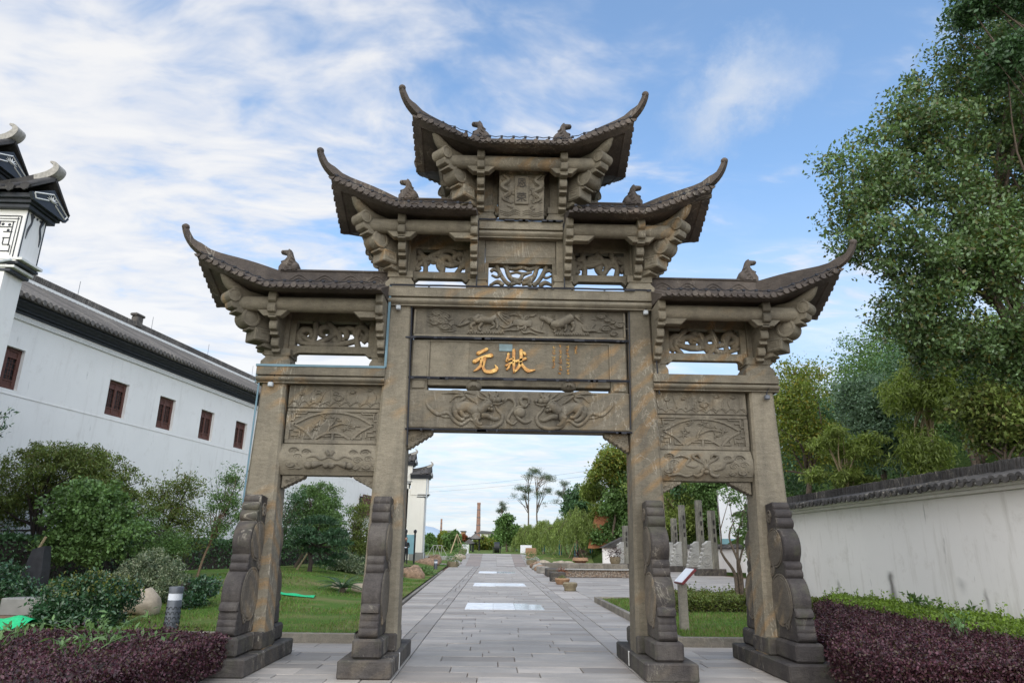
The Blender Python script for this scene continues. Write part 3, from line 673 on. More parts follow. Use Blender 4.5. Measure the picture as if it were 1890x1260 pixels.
# ---- side bays
for s in (-1, 1):
    x0, x1 = sorted((s*2.10, s*3.545)); xm = (x0+x1)/2
    pa = slab('carved_panel', x0, x1, 3.61, 3.965, -0.13, 'carved_stone')
    m = MB(); rg = random.Random(3+s)
    for i in range(9):
        cx = x0+0.10+i*0.155; S(lambda a, b: (a, b), [(cx-0.09, 3.64), (cx, 3.69+0.03*rg.random()), (cx+0.09, 3.64)], (0.007, 0.012, 0.007), 0.8, -0.132)
        if i > 2: S(lambda a, b: (a, b), [(cx-0.05, 3.66), (cx+0.03, 3.715), (cx+0.11, 3.66)], (0.006, 0.010, 0.006), 0.8, -0.132)
    for i in range(10):
        cx = x0+0.07+i*0.14; S(lambda a, b: (a, b), [(cx, 3.70), (cx+0.04*rg.uniform(-1, 1), 3.82), (cx+0.12*rg.uniform(-1, 1), 3.90)], (0.012, 0.010, 0.003), 0.8, -0.132)
    for i in range(5): cloud(m, (x0+0.2+i*0.26, 3.86+0.04*rg.uniform(-1, 1)), 0.035, -0.13, i)
    cloud(m, (xm+0.05, 3.76), 0.06, -0.13, 9)
    m.build('relief_carving', 'carved_stone', pa, smooth=True)
    pb = slab('fan_panel', x0-0.0, x1, 3.06, 3.607, -0.11, 'carved_stone')
    m = MB(); id2 = lambda a, b: (a, b)
    m.box((xm, -0.118, 3.575), (1.42, 0.03, 0.05), 0.006); m.box((xm, -0.118, 3.095), (1.42, 0.03, 0.06), 0.006)
    for q in (-1, 1): m.box((xm+q*0.685, -0.118, 3.335), (0.065, 0.03, 0.43), 0.006)
    def flat(pts, w, y=-0.118):
        P = catmull([Vector((a, y, b)) for a, b in pts], 6); L = []; 
        rings = []
        for i, p in enumerate(P):
            d = (P[min(i+1, len(P)-1)]-P[max(i-1, 0)]).normalized(); n_ = Vector((-d.z, 0, d.x))*w
            rings.append([p+n_+Vector((0, 0.02, 0)), p+n_*0.85+Vector((0, -0.014, 0)), p-n_*0.85+Vector((0, -0.014, 0)), p-n_+Vector((0, 0.02, 0))])
        m.loft(rings)
    flat([(xm-0.60, 3.36), (xm-0.32, 3.50), (xm, 3.55), (xm+0.32, 3.50), (xm+0.60, 3.36)], 0.018)
    flat([(xm-0.28, 3.13), (xm-0.12, 3.22), (xm, 3.235), (xm+0.12, 3.22), (xm+0.28, 3.13)], 0.018)
    for q in (-1, 1):
        flat([(xm+q*0.60, 3.36), (xm+q*0.42, 3.26), (xm+q*0.28, 3.13)], 0.018)
        for (a, b, w, h) in ((0.52, 3.53, 0.20, 0.022), (0.60, 3.475, 0.022, 0.09), (0.55, 3.475, 0.08, 0.022), (0.635, 3.42, 0.07, 0.022), (0.42, 3.555, 0.022, 0.05), (0.55, 3.255, 0.10, 0.022), (0.50, 3.21, 0.022, 0.10), (0.58, 3.19, 0.10, 0.022), (0.635, 3.28, 0.07, 0.022), (0.56, 3.145, 0.022, 0.05), (0.38, 3.15, 0.12, 0.022), (0.43, 3.18, 0.022, 0.07)):
            m.box((xm+q*a, -0.116, b), (w, 0.026, h), 0.004)
    m.box((xm, -0.116, 3.17), (0.035, 0.026, 0.11), 0.004); m.box((xm-0.10, -0.116, 3.185), (0.14, 0.026, 0.02), 0.004); m.box((xm+0.10, -0.116, 3.185), (0.14, 0.026, 0.02), 0.004)
    S(id2, [(xm-0.08, 3.24), (xm-0.06, 3.31), (xm-0.01, 3.38), (xm+0.03, 3.45)], (0.02, 0.018, 0.014, 0.006), 0.9, -0.118); S(id2, [(xm-0.06, 3.30), (xm+0.10, 3.37), (xm+0.25, 3.36), (xm+0.36, 3.33)], (0.014, 0.014, 0.010, 0.005), 0.9, -0.118)
    for cx, cz in ((xm-0.25, 3.37), (xm-0.16, 3.47), (xm+0.02, 3.48), (xm+0.12, 3.42), (xm+0.24, 3.39), (xm-0.30, 3.30), (xm+0.33, 3.35), (xm+0.20, 3.30)):
        for k in range(6):
            a = rg.uniform(0, 2*PI); S(id2, [(cx, cz), (cx+0.035*math.cos(a), cz+0.03*math.sin(a)), (cx+0.085*math.cos(a), cz+0.06*math.sin(a))], (0.004, 0.011, 0.003), 0.9, -0.118, 3)
    m.build('relief_carving', 'carved_stone', pb, smooth=40)
    pr = [(0.15, 3.06), (-0.12, 3.06)] + [(-0.12-0.085*math.sin(PI*i/10), 3.055-0.45*i/10) for i in range(1, 10)] + [(-0.12, 2.60), (0.15, 2.60)]
    pc = MB().prism(pr, 'x', x0-0.06, x1+0.0).build('carved_lintel', 'sandstone', gate, smooth=40)
    m = MB(); yb = -0.195
    for cx, cz, r in ((-0.55, 2.95, 0.065), (-0.36, 2.93, 0.06), (-0.48, 2.86, 0.055), (-0.56, 2.75, 0.075), (0.34, 2.93, 0.055), (0.52, 2.93, 0.07), (0.42, 2.82, 0.06), (0.58, 2.84, 0.055), (0.56, 2.73, 0.07), (0.40, 2.71, 0.05)):
        cloud(m, (xm+cx, cz), r, yb+0.012+abs(cz-2.83)*0.18, int(cx*100))
    if s < 0:
        S(id2, [(xm-0.34, 2.84), (xm-0.22, 2.87), (xm-0.12, 2.82), (xm, 2.86), (xm+0.12, 2.82), (xm+0.22, 2.87), (xm+0.34, 2.83)], (0.012, 0.022, 0.02, 0.022, 0.02, 0.022, 0.012), 0.8, yb)
        S(id2, [(xm-0.24, 2.74), (xm-0.10, 2.76), (xm, 2.74), (xm+0.12, 2.76), (xm+0.26, 2.74)], (0.06, 0.02, 0.035, 0.02, 0.06), 0.9, yb)
        for cx, r in ((-0.30, 0.07), (-0.04, 0.055), (0.04, 0.055), (0.30, 0.065)): m.ball((xm+cx, yb+0.01, 2.735), (r, 0.05, r*0.8), 12, 6)
        S(id2, [(xm-0.06, 2.95), (xm, 2.88), (xm+0.06, 2.95)], (0.03, 0.045, 0.03), 0.8, yb+0.02)
    else:
        for q in (-1, 1):                                  # a tasselled knot with looping ribbons
            S(id2, [(xm, 2.80), (xm+q*0.05, 2.86), (xm+q*0.13, 2.90), (xm+q*0.19, 2.96), (xm+q*0.12, 2.985), (xm+q*0.08, 2.93)], (0.018, 0.022, 0.02, 0.024, 0.022, 0.012), 0.9, yb)
            S(id2, [(xm, 2.79), (xm+q*0.06, 2.75), (xm+q*0.07, 2.70), (xm+q*0.14, 2.665), (xm+q*0.20, 2.69)], (0.018, 0.028, 0.024, 0.028, 0.010), 0.9, yb)
            for k in range(3): S(id2, [(xm+q*0.02, 2.83), (xm+q*(0.02+0.03*k), 2.88), (xm+q*(0.01+0.045*k), 2.92)], (0.008, 0.010, 0.004), 0.9, yb-0.01)
        m.ball((xm, yb, 2.80), (0.045, 0.05, 0.05), 12, 6); m.ball((xm, yb+0.01, 2.73), (0.055, 0.045, 0.035), 12, 6)
        S(id2, [(xm-0.50, 2.93), (xm-0.36, 2.97), (xm-0.24, 2.92), (xm-0.30, 2.83), (xm-0.18, 2.80), (xm-0.10, 2.83)], (0.010, 0.026, 0.03, 0.028, 0.026, 0.012), 0.9, yb+0.01)
        S(id2, [(xm+0.12, 2.75), (xm+0.24, 2.79), (xm+0.30, 2.87), (xm+0.40, 2.90), (xm+0.47, 2.98)], (0.015, 0.036, 0.032, 0.03, 0.010), 0.9, yb+0.01)
        S(id2, [(xm-0.58, 2.66), (xm-0.42, 2.69), (xm-0.30, 2.66), (xm-0.20, 2.69)], (0.008, 0.022, 0.02, 0.008), 0.9, yb+0.015)
    m.build('relief_carving', 'carved_stone', pc, smooth=True)
# ---- posts and pierced panels under the roofs
def post(xc, z0, z1, w=0.26, wb=0.46):
    m = MB()
    m.loft([ring8(xc-wb/2, xc+wb/2, -wb/2, wb/2, z, 0.01) for z in (z0, z0+0.10)] )
    m.loft([ring8(xc-a/2, xc+a/2, -a/2, a/2, z, 0.01) for a, z in ((wb, z0+0.10), (wb*0.80, z0+0.17), (wb*0.80, z0+0.20))])
    m.loft([ring8(xc-wb*0.44, xc+wb*0.44, -wb*0.44, wb*0.44, z, 0.01) for z in (z0+0.20, z0+0.31)])
    m.loft([ring8(xc-w/2, xc+w/2, -w/2, w/2, z, 0.01) for z in (z0+0.31, z1)])
    return m.build('post', 'sandstone', gate)
def pierced(x0, x1, zb, zt, ztop, seed):
    # frame with cut feet, scrolling tracery and a solid board above it
    m = MB(); w = x1-x0; c = 0.10
    m.prism([(x0, zb-0.05), (x0+c*0.9, zb-0.05), (x0+c*1.5, zb), (x1-c*1.5, zb), (x1-c*0.9, zb-0.05), (x1, zb-0.05), (x1, zb+0.12), (x0, zb+0.12)], 'y', -0.07, 0.07, 0.008)
    m.box((x0+c/2, 0, (zb+0.12+zt)/2), (c, 0.14, zt-zb-0.12)); m.box((x1-c/2, 0, (zb+0.12+zt)/2), (c, 0.14, zt-zb-0.12))
    m.box(((x0+x1)/2, 0.02, (zt+ztop)/2), (w, 0.14, ztop-zt))
    fr = m.build('pierced_panel', 'sandstone', gate)
    q = MB(); rg = random.Random(seed); za, zc = zb+0.12, zt; xa, xb = x0+c, x1-c; h = zc-za; ww = xb-xa
    for i in range(4):
        cx = xa+ww*(0.14+0.24*i); cz = za+h*(0.45+0.12*(i % 2)); r = h*0.36; sg = 1 if i % 2 else -1
        q.tube([(cx+sg*r*(1-0.07*k)*math.cos(k*0.62-1.2), rg.uniform(-0.02, 0.02), cz+r*(1-0.07*k)*math.sin(k*0.62-1.2)) for k in range(11)], (0.055, 0.06, 0.05, 0.03), 6, sq=(1, 0.9, 1), sm=3)
    for i in range(3):
        a = xa+ww*(0.15+0.33*i+0.08*rg.random()); q.tube([(a, 0, za-0.01), (a+rg.uniform(-.12, .12), -0.02, za+h*0.4), (a+rg.uniform(-.2, .2), 0, zc)], (0.05, 0.045, 0.055), 6, sm=4)
    for i in range(2): q.tube([(xa-0.01, 0, za+h*(0.2+0.35*i)), (xa+ww*0.3, -0.02, za+h*rg.random()), (xa+ww*0.7, 0.0, za+h*rg.random()), (xb+0.01, 0, za+h*(0.25+0.3*i))], (0.035, 0.055, 0.05, 0.035), 6, sm=4)
    q.build('tracery', 'carved_stone', fr, smooth=True)
for s in (-1, 1):
    post(s*XO, 4.215, 5.42); post(s*2.20, 4.215, 5.42, 0.22, 0.30)
    pierced(*sorted((s*2.30, s*3.655)), 4.495, 5.03, 5.40, 11+s)
    post(s*XI, 5.56, 6.72); post(s*0.70, 5.56, 6.85, 0.22, 0.36)
    pierced(*sorted((s*0.81, s*1.825)), 5.80, 6.33, 6.72, 21+s)
    post(s*0.60, 6.785, 7.95, 0.24, 0.36)
    pierced(*sorted((s*0.0+s*0.05, s*0.50)), 7.02, 7.55, 7.92, 31+s)
# centre of the second storey
m = MB()
m.box((0, 0, 6.135), (1.16, 0.20, 0.11)); m.box((0, 0, 5.615), (1.16, 0.20, 0.085))
for q in (-1, 1): m.box((q*0.555, 0, 5.87), (0.06, 0.20, 0.43))
cp = m.build('pierced_panel', 'sandstone', gate)
def A8(zx, zy):
    g = gl(840+zx*0.12698, 460+zy*0.12698, -0.08); return (g.x, 0.0, g.z)
q = MB()
def T(pts, r): q.tube([A8(*p) for p in pts], [v*0.00092 for v in r], 6, sq=(1, 1.3, 1), sm=4)
for mir in (0, 1):
    F = (lambda x: x) if not mir else (lambda x: 1935-x)
    dz = 0 if not mir else 12
    T([(F(520), 300+dz), (F(560), 270+dz), (F(630), 300+dz), (F(640), 360+dz), (F(600), 380+dz), (F(530), 350+dz)], (30, 34, 34, 30, 28, 22))
    T([(F(600), 180+dz), (F(620), 260+dz), (F(680), 370+dz), (F(740), 450+dz), (F(800), 490+dz)], (40, 44, 40, 40, 50))
    T([(F(760), 170+dz), (F(750), 260+dz), (F(790), 370+dz), (F(860), 440+dz), (F(960), 470+dz)], (40, 40, 46, 46, 40))
    T([(F(500), 500+dz), (F(620), 450+dz), (F(700), 500+dz)], (20, 44, 40)); T([(F(690), 190+dz), (F(740), 250+dz)], (34, 34))
    T([(F(500), 170+dz), (F(640), 190+dz), (F(760), 180+dz)], (24, 30, 30))
for pts, r in (([(760, 250), (880, 260), (980, 240), (1080, 270), (1180, 240)], (34, 40, 44, 40, 34)), ([(800, 330), (900, 310), (1000, 330), (1120, 310)], (24, 26, 30, 24)),
               ([(840, 400), (940, 420), (990, 350), (1080, 320)], (28, 40, 34, 26)), ([(760, 210), (860, 190), (960, 215), (1060, 190), (1200, 240)], (22, 28, 30, 28, 24)), ([(1000, 440), (1080, 400), (1170, 350)], (40, 40, 30)), ([(800, 490), (960, 450), (1120, 500)], (40, 30, 40))): T(pts, r)
q.build('tracery', 'carved_stone', cp, smooth=True)
slab('plain_panel', -0.585, 0.585, 6.19, 6.49, -0.09, 'carved_stone')
moulded_beam(-0.69, 0.69, 6.49, 6.785, -0.24)
# tilted name plaque
pl = MB().box((0, 0, 0), (0.75, 0.10, 0.955), 0.01).build('name_plaque', 'carved_stone', gate, loc=(0.0, -0.30, 7.275)); pl.rotation_euler = (math.radians(6), 0, 0)
m = MB(); Y = -0.05
for q in (-1, 1):
    S(id2, [(q*0.10, 0.40), (q*0.20, 0.33), (q*0.30, 0.40)], (0.02, 0.04, 0.02), 0.8, Y)
    S(id2, [(q*0.33, 0.30), (q*0.22, 0.20), (q*0.33, 0.08), (q*0.20, -0.02), (q*0.30, -0.12), (q*0.18, -0.20)], (0.02, 0.045, 0.05, 0.045, 0.04, 0.02), 0.8, Y)
    for i in range(14):
        rg = random.Random(i*7+q); z = 0.38-0.052*i; x = q*(0.24+0.08*rg.uniform(-1, 1)); a = rg.uniform(0, 6.28)
        S(id2, [(x, z), (x+0.05*math.cos(a), z+0.03*math.sin(a)), (x+0.10*math.cos(a+0.5), z+0.07*math.sin(a+0.5))], (0.012, 0.018, 0.005), 0.9, Y, 3)
    for i in range(3): S(id2, [(q*0.02, -0.35-0.035*i), (q*0.12, -0.32-0.035*i), (q*0.22, -0.37-0.03*i), (q*0.36, -0.33-0.035*i)], (0.008, 0.012, 0.012, 0.008), 0.8, Y)
m.ball((0.0, Y, 0.375), (0.065, 0.04, 0.06), 12, 6)
m.box((0, Y-0.004, 0.02), (0.235, 0.05, 0.50), 0.008)
m.build('relief_carving', 'carved_stone', pl, smooth=40)
for ch, z in (('恩', 0.13), ('荣', -0.12)):
    o = link('carved_character', text_mesh(ch, 0.17, 0.014, 'weathered_stone'), pl); o.location = (0.0, Y-0.034, z); o.rotation_euler = (PI/2, 0, 0)

# ---- roofs
LIFT, OD, SD, TH = 0.46, 0.95, 1.10, 0.035
def roof(xin, xt, z0, s, both=False):
    """one upturned roof; s = side it points to. both: hips at both ends"""
    xo = xt+SD
    def uu(x): return max(0.0, (abs(x)-xt)/SD) if both else max(0.0, (x-xt)/SD)
    def lift(x, y): return LIFT*(min(1, uu(x))*min(1, abs(y)/OD))**1.12
    def edge(x, y): return min(OD-abs(y), xo-(abs(x) if both else x))
    def ztop(x, y): return z0+TH+lift(x, y)+0.43*max(0, edge(x, y))
    def zbot(x, y): e = edge(x, y); return z0+lift(x, y)+(0.022+0.10*(e-0.15) if e > 0.14 else 0.0)
    xs = [xin]+list(np.linspace(xin, xt, 5)[1:])+list(np.linspace(xt, xo-0.15, 9)[1:])+[xo-0.13, xo]
    if both: xs = sorted(set([-x for x in xs if x > 0]+[x for x in xs if x >= 0]))
    ys = [-OD, -OD+0.13, -OD+0.15]+list(np.linspace(-OD+0.15, OD-0.15, 13)[1:-1])+[OD-0.15, OD-0.13, OD]
    m = MB(); nx, ny = len(xs), len(ys); V = []; F = []
    for fn in (zbot, ztop):
        for y in ys:
            for x in xs: V.append((s*x, y, fn(x, y)))
    N = nx*ny
    for j in range(ny-1):
        for i in range(nx-1):
            a = j*nx+i; F += [(a, a+nx, a+nx+1, a+1), (N+a, N+a+1, N+a+nx+1, N+a+nx)]
    for i in range(nx-1): F += [(i, i+1, N+i+1, N+i), ((ny-1)*nx+i+1, (ny-1)*nx+i, N+(ny-1)*nx+i, N+(ny-1)*nx+i+1)]
    for j in range(ny-1): F += [((j+1)*nx, j*nx, N+j*nx, N+(j+1)*nx), (j*nx+nx-1, (j+1)*nx+nx-1, N+(j+1)*nx+nx-1, N+j*nx+nx-1)]
    m._add(V, F); rf = m.build('roof', 'roof_stone', gate, smooth=25)
    # tiles, one piece each: rolled cover tile with its end disc and drip
    def tile(p0, p1, fn, ax):
        t = MB(); n = 4; rad = 0.040; rings = []
        for k in range(n+1):
            x = p0[0]+(p1[0]-p0[0])*k/n; y = p0[1]+(p1[1]-p0[1])*k/n; z = fn(x, y)
            rings.append([(s*(x+(0 if ax == 'x' else rad*math.cos(a))), y+(rad*math.cos(a) if ax == 'x' else 0), z-0.005+rad*max(0, math.sin(a))*1.15) for a in np.linspace(PI, 0, 6)])
        t.loft(rings, cap=True, closed=True)
        z = fn(*p0); dx, dy = p1[0]-p0[0], p1[1]-p0[1]; L = math.hypot(dx, dy); dx /= L; dy /= L
        for off, rr in ((0.0, 0.042),):
            a = [Vector((s*(p0[0]-dx*0.012), p0[1]-dy*0.012, z+0.005)), Vector((s*(p0[0]+dx*0.03), p0[1]+dy*0.03, z+0.005))]
            sx, sy = (0, 1) if ax == 'x' else (1, 0)
            t.loft([[c+Vector((s*sx*rr*math.cos(q), sy*rr*math.cos(q), rr*math.sin(q))) for q in np.linspace(0, 2*PI, 11)[:-1]] for c in a])
            d0 = Vector((s*(p0[0]+sx*0.095-dx*0.004), p0[1]+sy*0.095-dy*0.004, fn(p0[0]+sx*0.095, p0[1]+sy*0.095)))
            pr = [(-0.05, 0.012), (-0.03, -0.02), (0, -0.038), (0.03, -0.02), (0.05, 0.012)]
            t.loft([[d0+Vector((s*(sx*u+dx*w), sy*u+dy*w, v)) for u, v in pr] for w in (0, 0.02)])
        t.build('tile', 'roof_stone', rf, smooth=50)
    sp = 0.19
    x_lo = -xo+0.12 if both else xin+0.10
    cnt = int((xo-0.06-x_lo)/sp)
    for i in range(cnt+1):
        x = x_lo+i*(xo-0.10-x_lo)/cnt; ax_ = abs(x) if both else x
        ye = max(0.03, OD-(xo-ax_))
        if OD-ye < 0.12: ye = OD-0.12
        for fb in (-1, 1): tile((x, fb*(OD+0.025)), (x, fb*ye), ztop, 'y')
    for sg in ((1, -1) if both else (1,)):
        for j in range(9):
            y = -0.80+j*0.20; xe = max(xo-OD+abs(y)+0.0, xt) if True else xt
            xe = xo-max(0.12, OD-abs(y))
            tile((sg*(xo+0.006), y), (sg*xe, y), ztop, 'x')
    # ridges and horns
    xr = xo-OD
    r = MB(); z_r = ztop(xr, 0)
    x_a = -xr if both else xin
    r.box((s*(x_a+xr)/2, 0, z_r+0.095), (xr-x_a, 0.11, 0.21), 0.012); r.box((s*(x_a+xr)/2, 0, z_r+0.205), (xr-x_a, 0.15, 0.035), 0.01)
    for i in range(int((xr-x_a)/0.42)):
        cx = x_a+0.25+i*0.42; stroke(r, [(s*(cx-0.18), z_r+0.02), (s*cx, z_r+0.13), (s*(cx+0.18), z_r+0.02)], (0.008, 0.014, 0.008), -0.056, 5, 3); stroke(r, [(s*(cx-0.10), z_r+0.02), (s*cx, z_r+0.08), (s*(cx+0.10), z_r+0.02)], (0.008, 0.012, 0.008), -0.056, 5, 3)
    r.build('ridge', 'roof_stone', rf)
    for sg in ((1, -1) if both else (1,)):
        for fb in (-1, 1):
            h = MB(); rings = []
            for k in range(10):
                q = k/9; x = xr+(xo-0.01-xr)*q; y = fb*(OD-0.01)*q; z = ztop(sg*x if both else x, y)-0.01+0.05*q
                d = Vector((s*sg, fb*OD/SD, 0)).normalized(); nn = Vector((-d.y, d.x, 0))*0.058; c = Vector((s*sg*x, y, z)); hh = 0.20+0.10*math.sin(PI*min(1, q*1.15))-0.05*q
                rings.append([c-nn, c+nn, c+nn*0.9+Vector((0, 0, hh)), c-nn*0.9+Vector((0, 0, hh))])
            c0 = Vector((s*sg*(xo-0.01), fb*(OD-0.01), ztop(xo, OD)+0.02)); d = Vector((s*sg*0.74, fb*0.67, 0))
            for (o, u, hh, wd) in ((0.055, 0.045, 0.13, 0.054), (0.115, 0.085, 0.115, 0.05), (0.175, 0.145, 0.10, 0.047), (0.225, 0.215, 0.095, 0.044), (0.258, 0.285, 0.088, 0.042), (0.275, 0.335, 0.08, 0.042)):
                tn = Vector((0, 0, 1)) if u < 0.1 else (Vector((0, 0, 1))-d*1.0*min(1, u*2.2)).normalized()
                nn = Vector((-d.y, d.x, 0)).normalized()*wd; c = c0+d*o+Vector((0, 0, u))
                rings.append([c-nn, c+nn, c+nn*0.9+tn*hh, c-nn*0.9+tn*hh])
            h.loft(rings); tip = c0+d*(0.275-0.035)+Vector((0, 0, 0.362)); h.ball(tip, (0.058, 0.058, 0.052), 10, 6)
            h.build('hip_ridge_horn', 'roof_stone', rf, smooth=45)
        # seated ridge beast in side outline with a rounded body
        bpf = [(-0.17, 0.0), (-0.175, 0.10), (-0.13, 0.17), (-0.15, 0.19), (-0.09, 0.23), (-0.055, 0.28), (-0.07, 0.315), (-0.155, 0.335), (-0.17, 0.36), (-0.15, 0.395), (-0.05, 0.40), (-0.035, 0.425), (0.0, 0.405), (0.03, 0.36), (0.05, 0.30), (0.085, 0.22), (0.14, 0.17), (0.175, 0.10), (0.17, 0.0)]
        b = MB(); bx0 = xt+0.02; zz = z_r+0.17
        lay = []
        for w, e in ((-0.075, 0.028), (-0.055, 0.008), (0.0, 0.0), (0.055, 0.008), (0.075, 0.028)):
            pp = inset(bpf, e) if e else bpf
            lay.append([(s*sg*(bx0-p[0]), w*(1.0 if p[1] < 0.22 else 0.75), zz+p[1]*1.02) for p in pp])
        b.loft(lay)
        for k in range(5): b.tube([(s*sg*(bx0-0.02+0.02*k), -0.07, zz+0.30-0.055*k), (s*sg*(bx0-0.05+0.03*k), -0.085, zz+0.25-0.05*k), (s*sg*(bx0-0.09+0.03*k), -0.075, zz+0.22-0.05*k)], 0.011, 5, sm=3)
        b.ball((s*sg*(bx0-0.10), -0.04, zz+0.09), (0.07, 0.07, 0.085), 10, 6); b.ball((s*sg*(bx0+0.115), -0.05, zz+0.365), (0.014, 0.02, 0.012), 6, 4)
        b.build('ridge_beast', 'roof_stone', rf, smooth=50)
    # string of lights clipped along the eave
    cb = MB(); P = []
    xs2 = np.arange(x_lo, xo-0.02, sp/4)
    for i, x in enumerate(xs2):
        P.append((s*x, -OD-0.03, ztop(x, -OD)+0.062+0.015*abs(math.cos(i*PI/4))))
        if i % 4 == 0: cb.box((s*x, -OD-0.02, ztop(x, -OD)+0.075), (0.04, 0.03, 0.032))
    cb.tube(P, 0.008, 4); cb.build('light_cable', 'black_cable', rf)
    return zbot
ROOFS = []
for s in (-1, 1):
    ROOFS.append((roof(2.10, XO, 5.245, s), 5.245, 2.14, XO, s)); ROOFS.append((roof(0.72, 1.90, 6.60, s), 6.60, 0.74, 1.90, s))
zt_top = roof(0.0, 0.70, 7.79, 1, True)
# ---- bracket sets carrying the eaves
def arm_profile(reach, drop):
    # (out, z) outline: stepped scroll blocks climbing outwards, z measured down from the purlin top
    pr = [(0.0, 0.16), (reach+0.02, 0.16), (reach+0.04, 0.10), (reach+0.04, 0.02)]
    n = 3; 
    for k in range(n):
        o = reach-k*reach*0.30; z = -0.03-k*drop*0.32
        pr += [(o+0.0, z+0.02)]
        pr += [(o-0.02+0.055*math.cos(a), z-0.055+0.075*math.sin(a)) for a in np.linspace(PI*0.45, -PI*0.5, 6)]
        pr += [(o-0.07, z-0.135), (o-0.07, z-0.155), (o-0.05, z-0.155), (o-0.05, z-drop*0.32+0.03)]
    o = reach-3*reach*0.30; z = -0.03-3*drop*0.32
    pr += [(max(0.05, o), z), (max(0.05, o)-0.02, z-0.08), (0.0, z-0.12)]
    return pr
def bracket(xc, zp, dx, dy, reach, drop, th, mat='sandstone'):
    m = MB(); d = Vector((dx, dy, 0)).normalized(); nn = Vector((-d.y, d.x, 0))*(th/2); base = Vector((xc, 0, zp))+d*0.11
    pr = arm_profile(reach, drop); b = 0.012; ins = inset(pr, b)
    def ring(p, off): return [base+d*o+Vector((0, 0, z))+nn*off for o, z in p]
    m.loft([ring(ins, -1), ring(pr, -1+2*b/th), ring(pr, 1-2*b/th), ring(ins, 1)])
    k = m.build('bracket_arm', mat, gate, smooth=35)
    return k, base, d
def corner_arm(xc, zp, sx, fb, big=1.0):
    k, base, d = bracket(xc, zp+0.05, sx, fb, 0.80, 0.68, 0.23)
    nn = Vector((-d.y, d.x, 0))
    for o, z, r in ((0.80, 0.03, 0.10), (0.50, -0.25, 0.145)):                              # round scroll ends on both faces
        for sg in (-1, 1):
            c = base+d*o+Vector((0, 0, z))
            rings = [[c+nn*sg*w+(d*math.cos(a)+Vector((0, 0, 1))*math.sin(a))*rr for a in np.linspace(0, 2*PI, 19)[:-1]] for rr, w in ((r, 0.0), (r, 0.138), (r*0.8, 0.142), (r*0.74, 0.132), (r*0.3, 0.142))]
            MB().loft(rings).build('scroll', 'sandstone', k, smooth=40)
    f = MB(); c = base+d*0.30+Vector((0, 0, -0.49)); rz = math.atan2(d.y, d.x)
    f.box(c, (0.26, 0.31, 0.20), 0.015, rz)
    for sg in (-1, 1):
        for (u, v, w, h) in ((0, 0.075, 0.20, 0.012), (0, -0.075, 0.20, 0.012), (-0.09, 0, 0.012, 0.15), (0.09, 0, 0.012, 0.15), (0, 0.035, 0.10, 0.012), (0.045, 0.0, 0.012, 0.07), (0.0, -0.03, 0.09, 0.012)):
            f.box(c+d*u+Vector((0, 0, v))+nn*sg*0.156, (w, 0.012, h), 0.002, rz)
    f.build('fret_block', 'sandstone', k)
    t = MB(); t.tube([base+d*0.35+Vector((0, 0, 0.03)), base+d*0.62+Vector((0, 0, 0.12)), base+d*0.86+Vector((0, 0, 0.24)), base+d*0.97+Vector((0, 0, 0.37))], (0.09, 0.105, 0.085, 0.05), 8, sm=4)
    t.build('upturned_nose', 'sandstone', k, smooth=True)
def purlin(x0, x1, y, z, ends=(False, False)):
    m = MB(); n = 14
    m.loft([[(x, y+0.112*math.cos(a), z+0.118*math.sin(a)) for a in np.linspace(0, 2*PI, n+1)[:-1]] for x in (x0, x1)])
    return m.build('purlin', 'sandstone', gate, smooth=40)
def seat(x, y, z):
    m = MB(); m.prism([(x-0.235, z+0.10), (x+0.235, z+0.10), (x+0.20, z+0.07), (x+0.13, z+0.005), (x-0.13, z+0.005), (x-0.20, z+0.07)], 'y', y-0.07, y+0.07, 0.008); m.build('purlin_seat', 'sandstone', gate)
for fb in (-1, 1):
    for zf, z0, xin, xt, s in ROOFS:
        zp = z0-0.125; x0, x1 = sorted((s*(xin-0.03), s*(xt+0.52)))
        purlin(x0, x1, fb*0.56, zp); seat(s*xt, fb*0.56, zp-0.21); seat(s*(xin+0.19), fb*0.56, zp-0.21)
        bracket(s*xt, zp, 0, fb, 0.57, 0.70, 0.125); bracket(s*(xin+0.02), zp, 0, fb, 0.57, 0.70, 0.115)
        corner_arm(s*xt, zp, s, fb)
    zp = 7.79-0.125; purlin(-1.22, 1.22, fb*0.56, zp)
    for s in (-1, 1):
        seat(s*0.68, fb*0.56, zp-0.20); bracket(s*0.68, zp, 0, fb, 0.57, 0.70, 0.125); corner_arm(s*0.68, zp, s, fb)
for zf, z0, xin, xt, s in ROOFS:
    bracket(s*xt, z0-0.125, s, 0, 0.55, 0.68, 0.13); m = MB().box((s*(xt+0.62), 0, z0-0.10), (0.20, 1.15, 0.20), 0.06).build('purlin', 'sandstone', gate)
for s in (-1, 1):
    bracket(s*0.68, 7.665, s, 0, 0.55, 0.68, 0.13); MB().box((s*1.30, 0, 7.69), (0.20, 1.15, 0.20), 0.06).build('purlin', 'sandstone', gate)
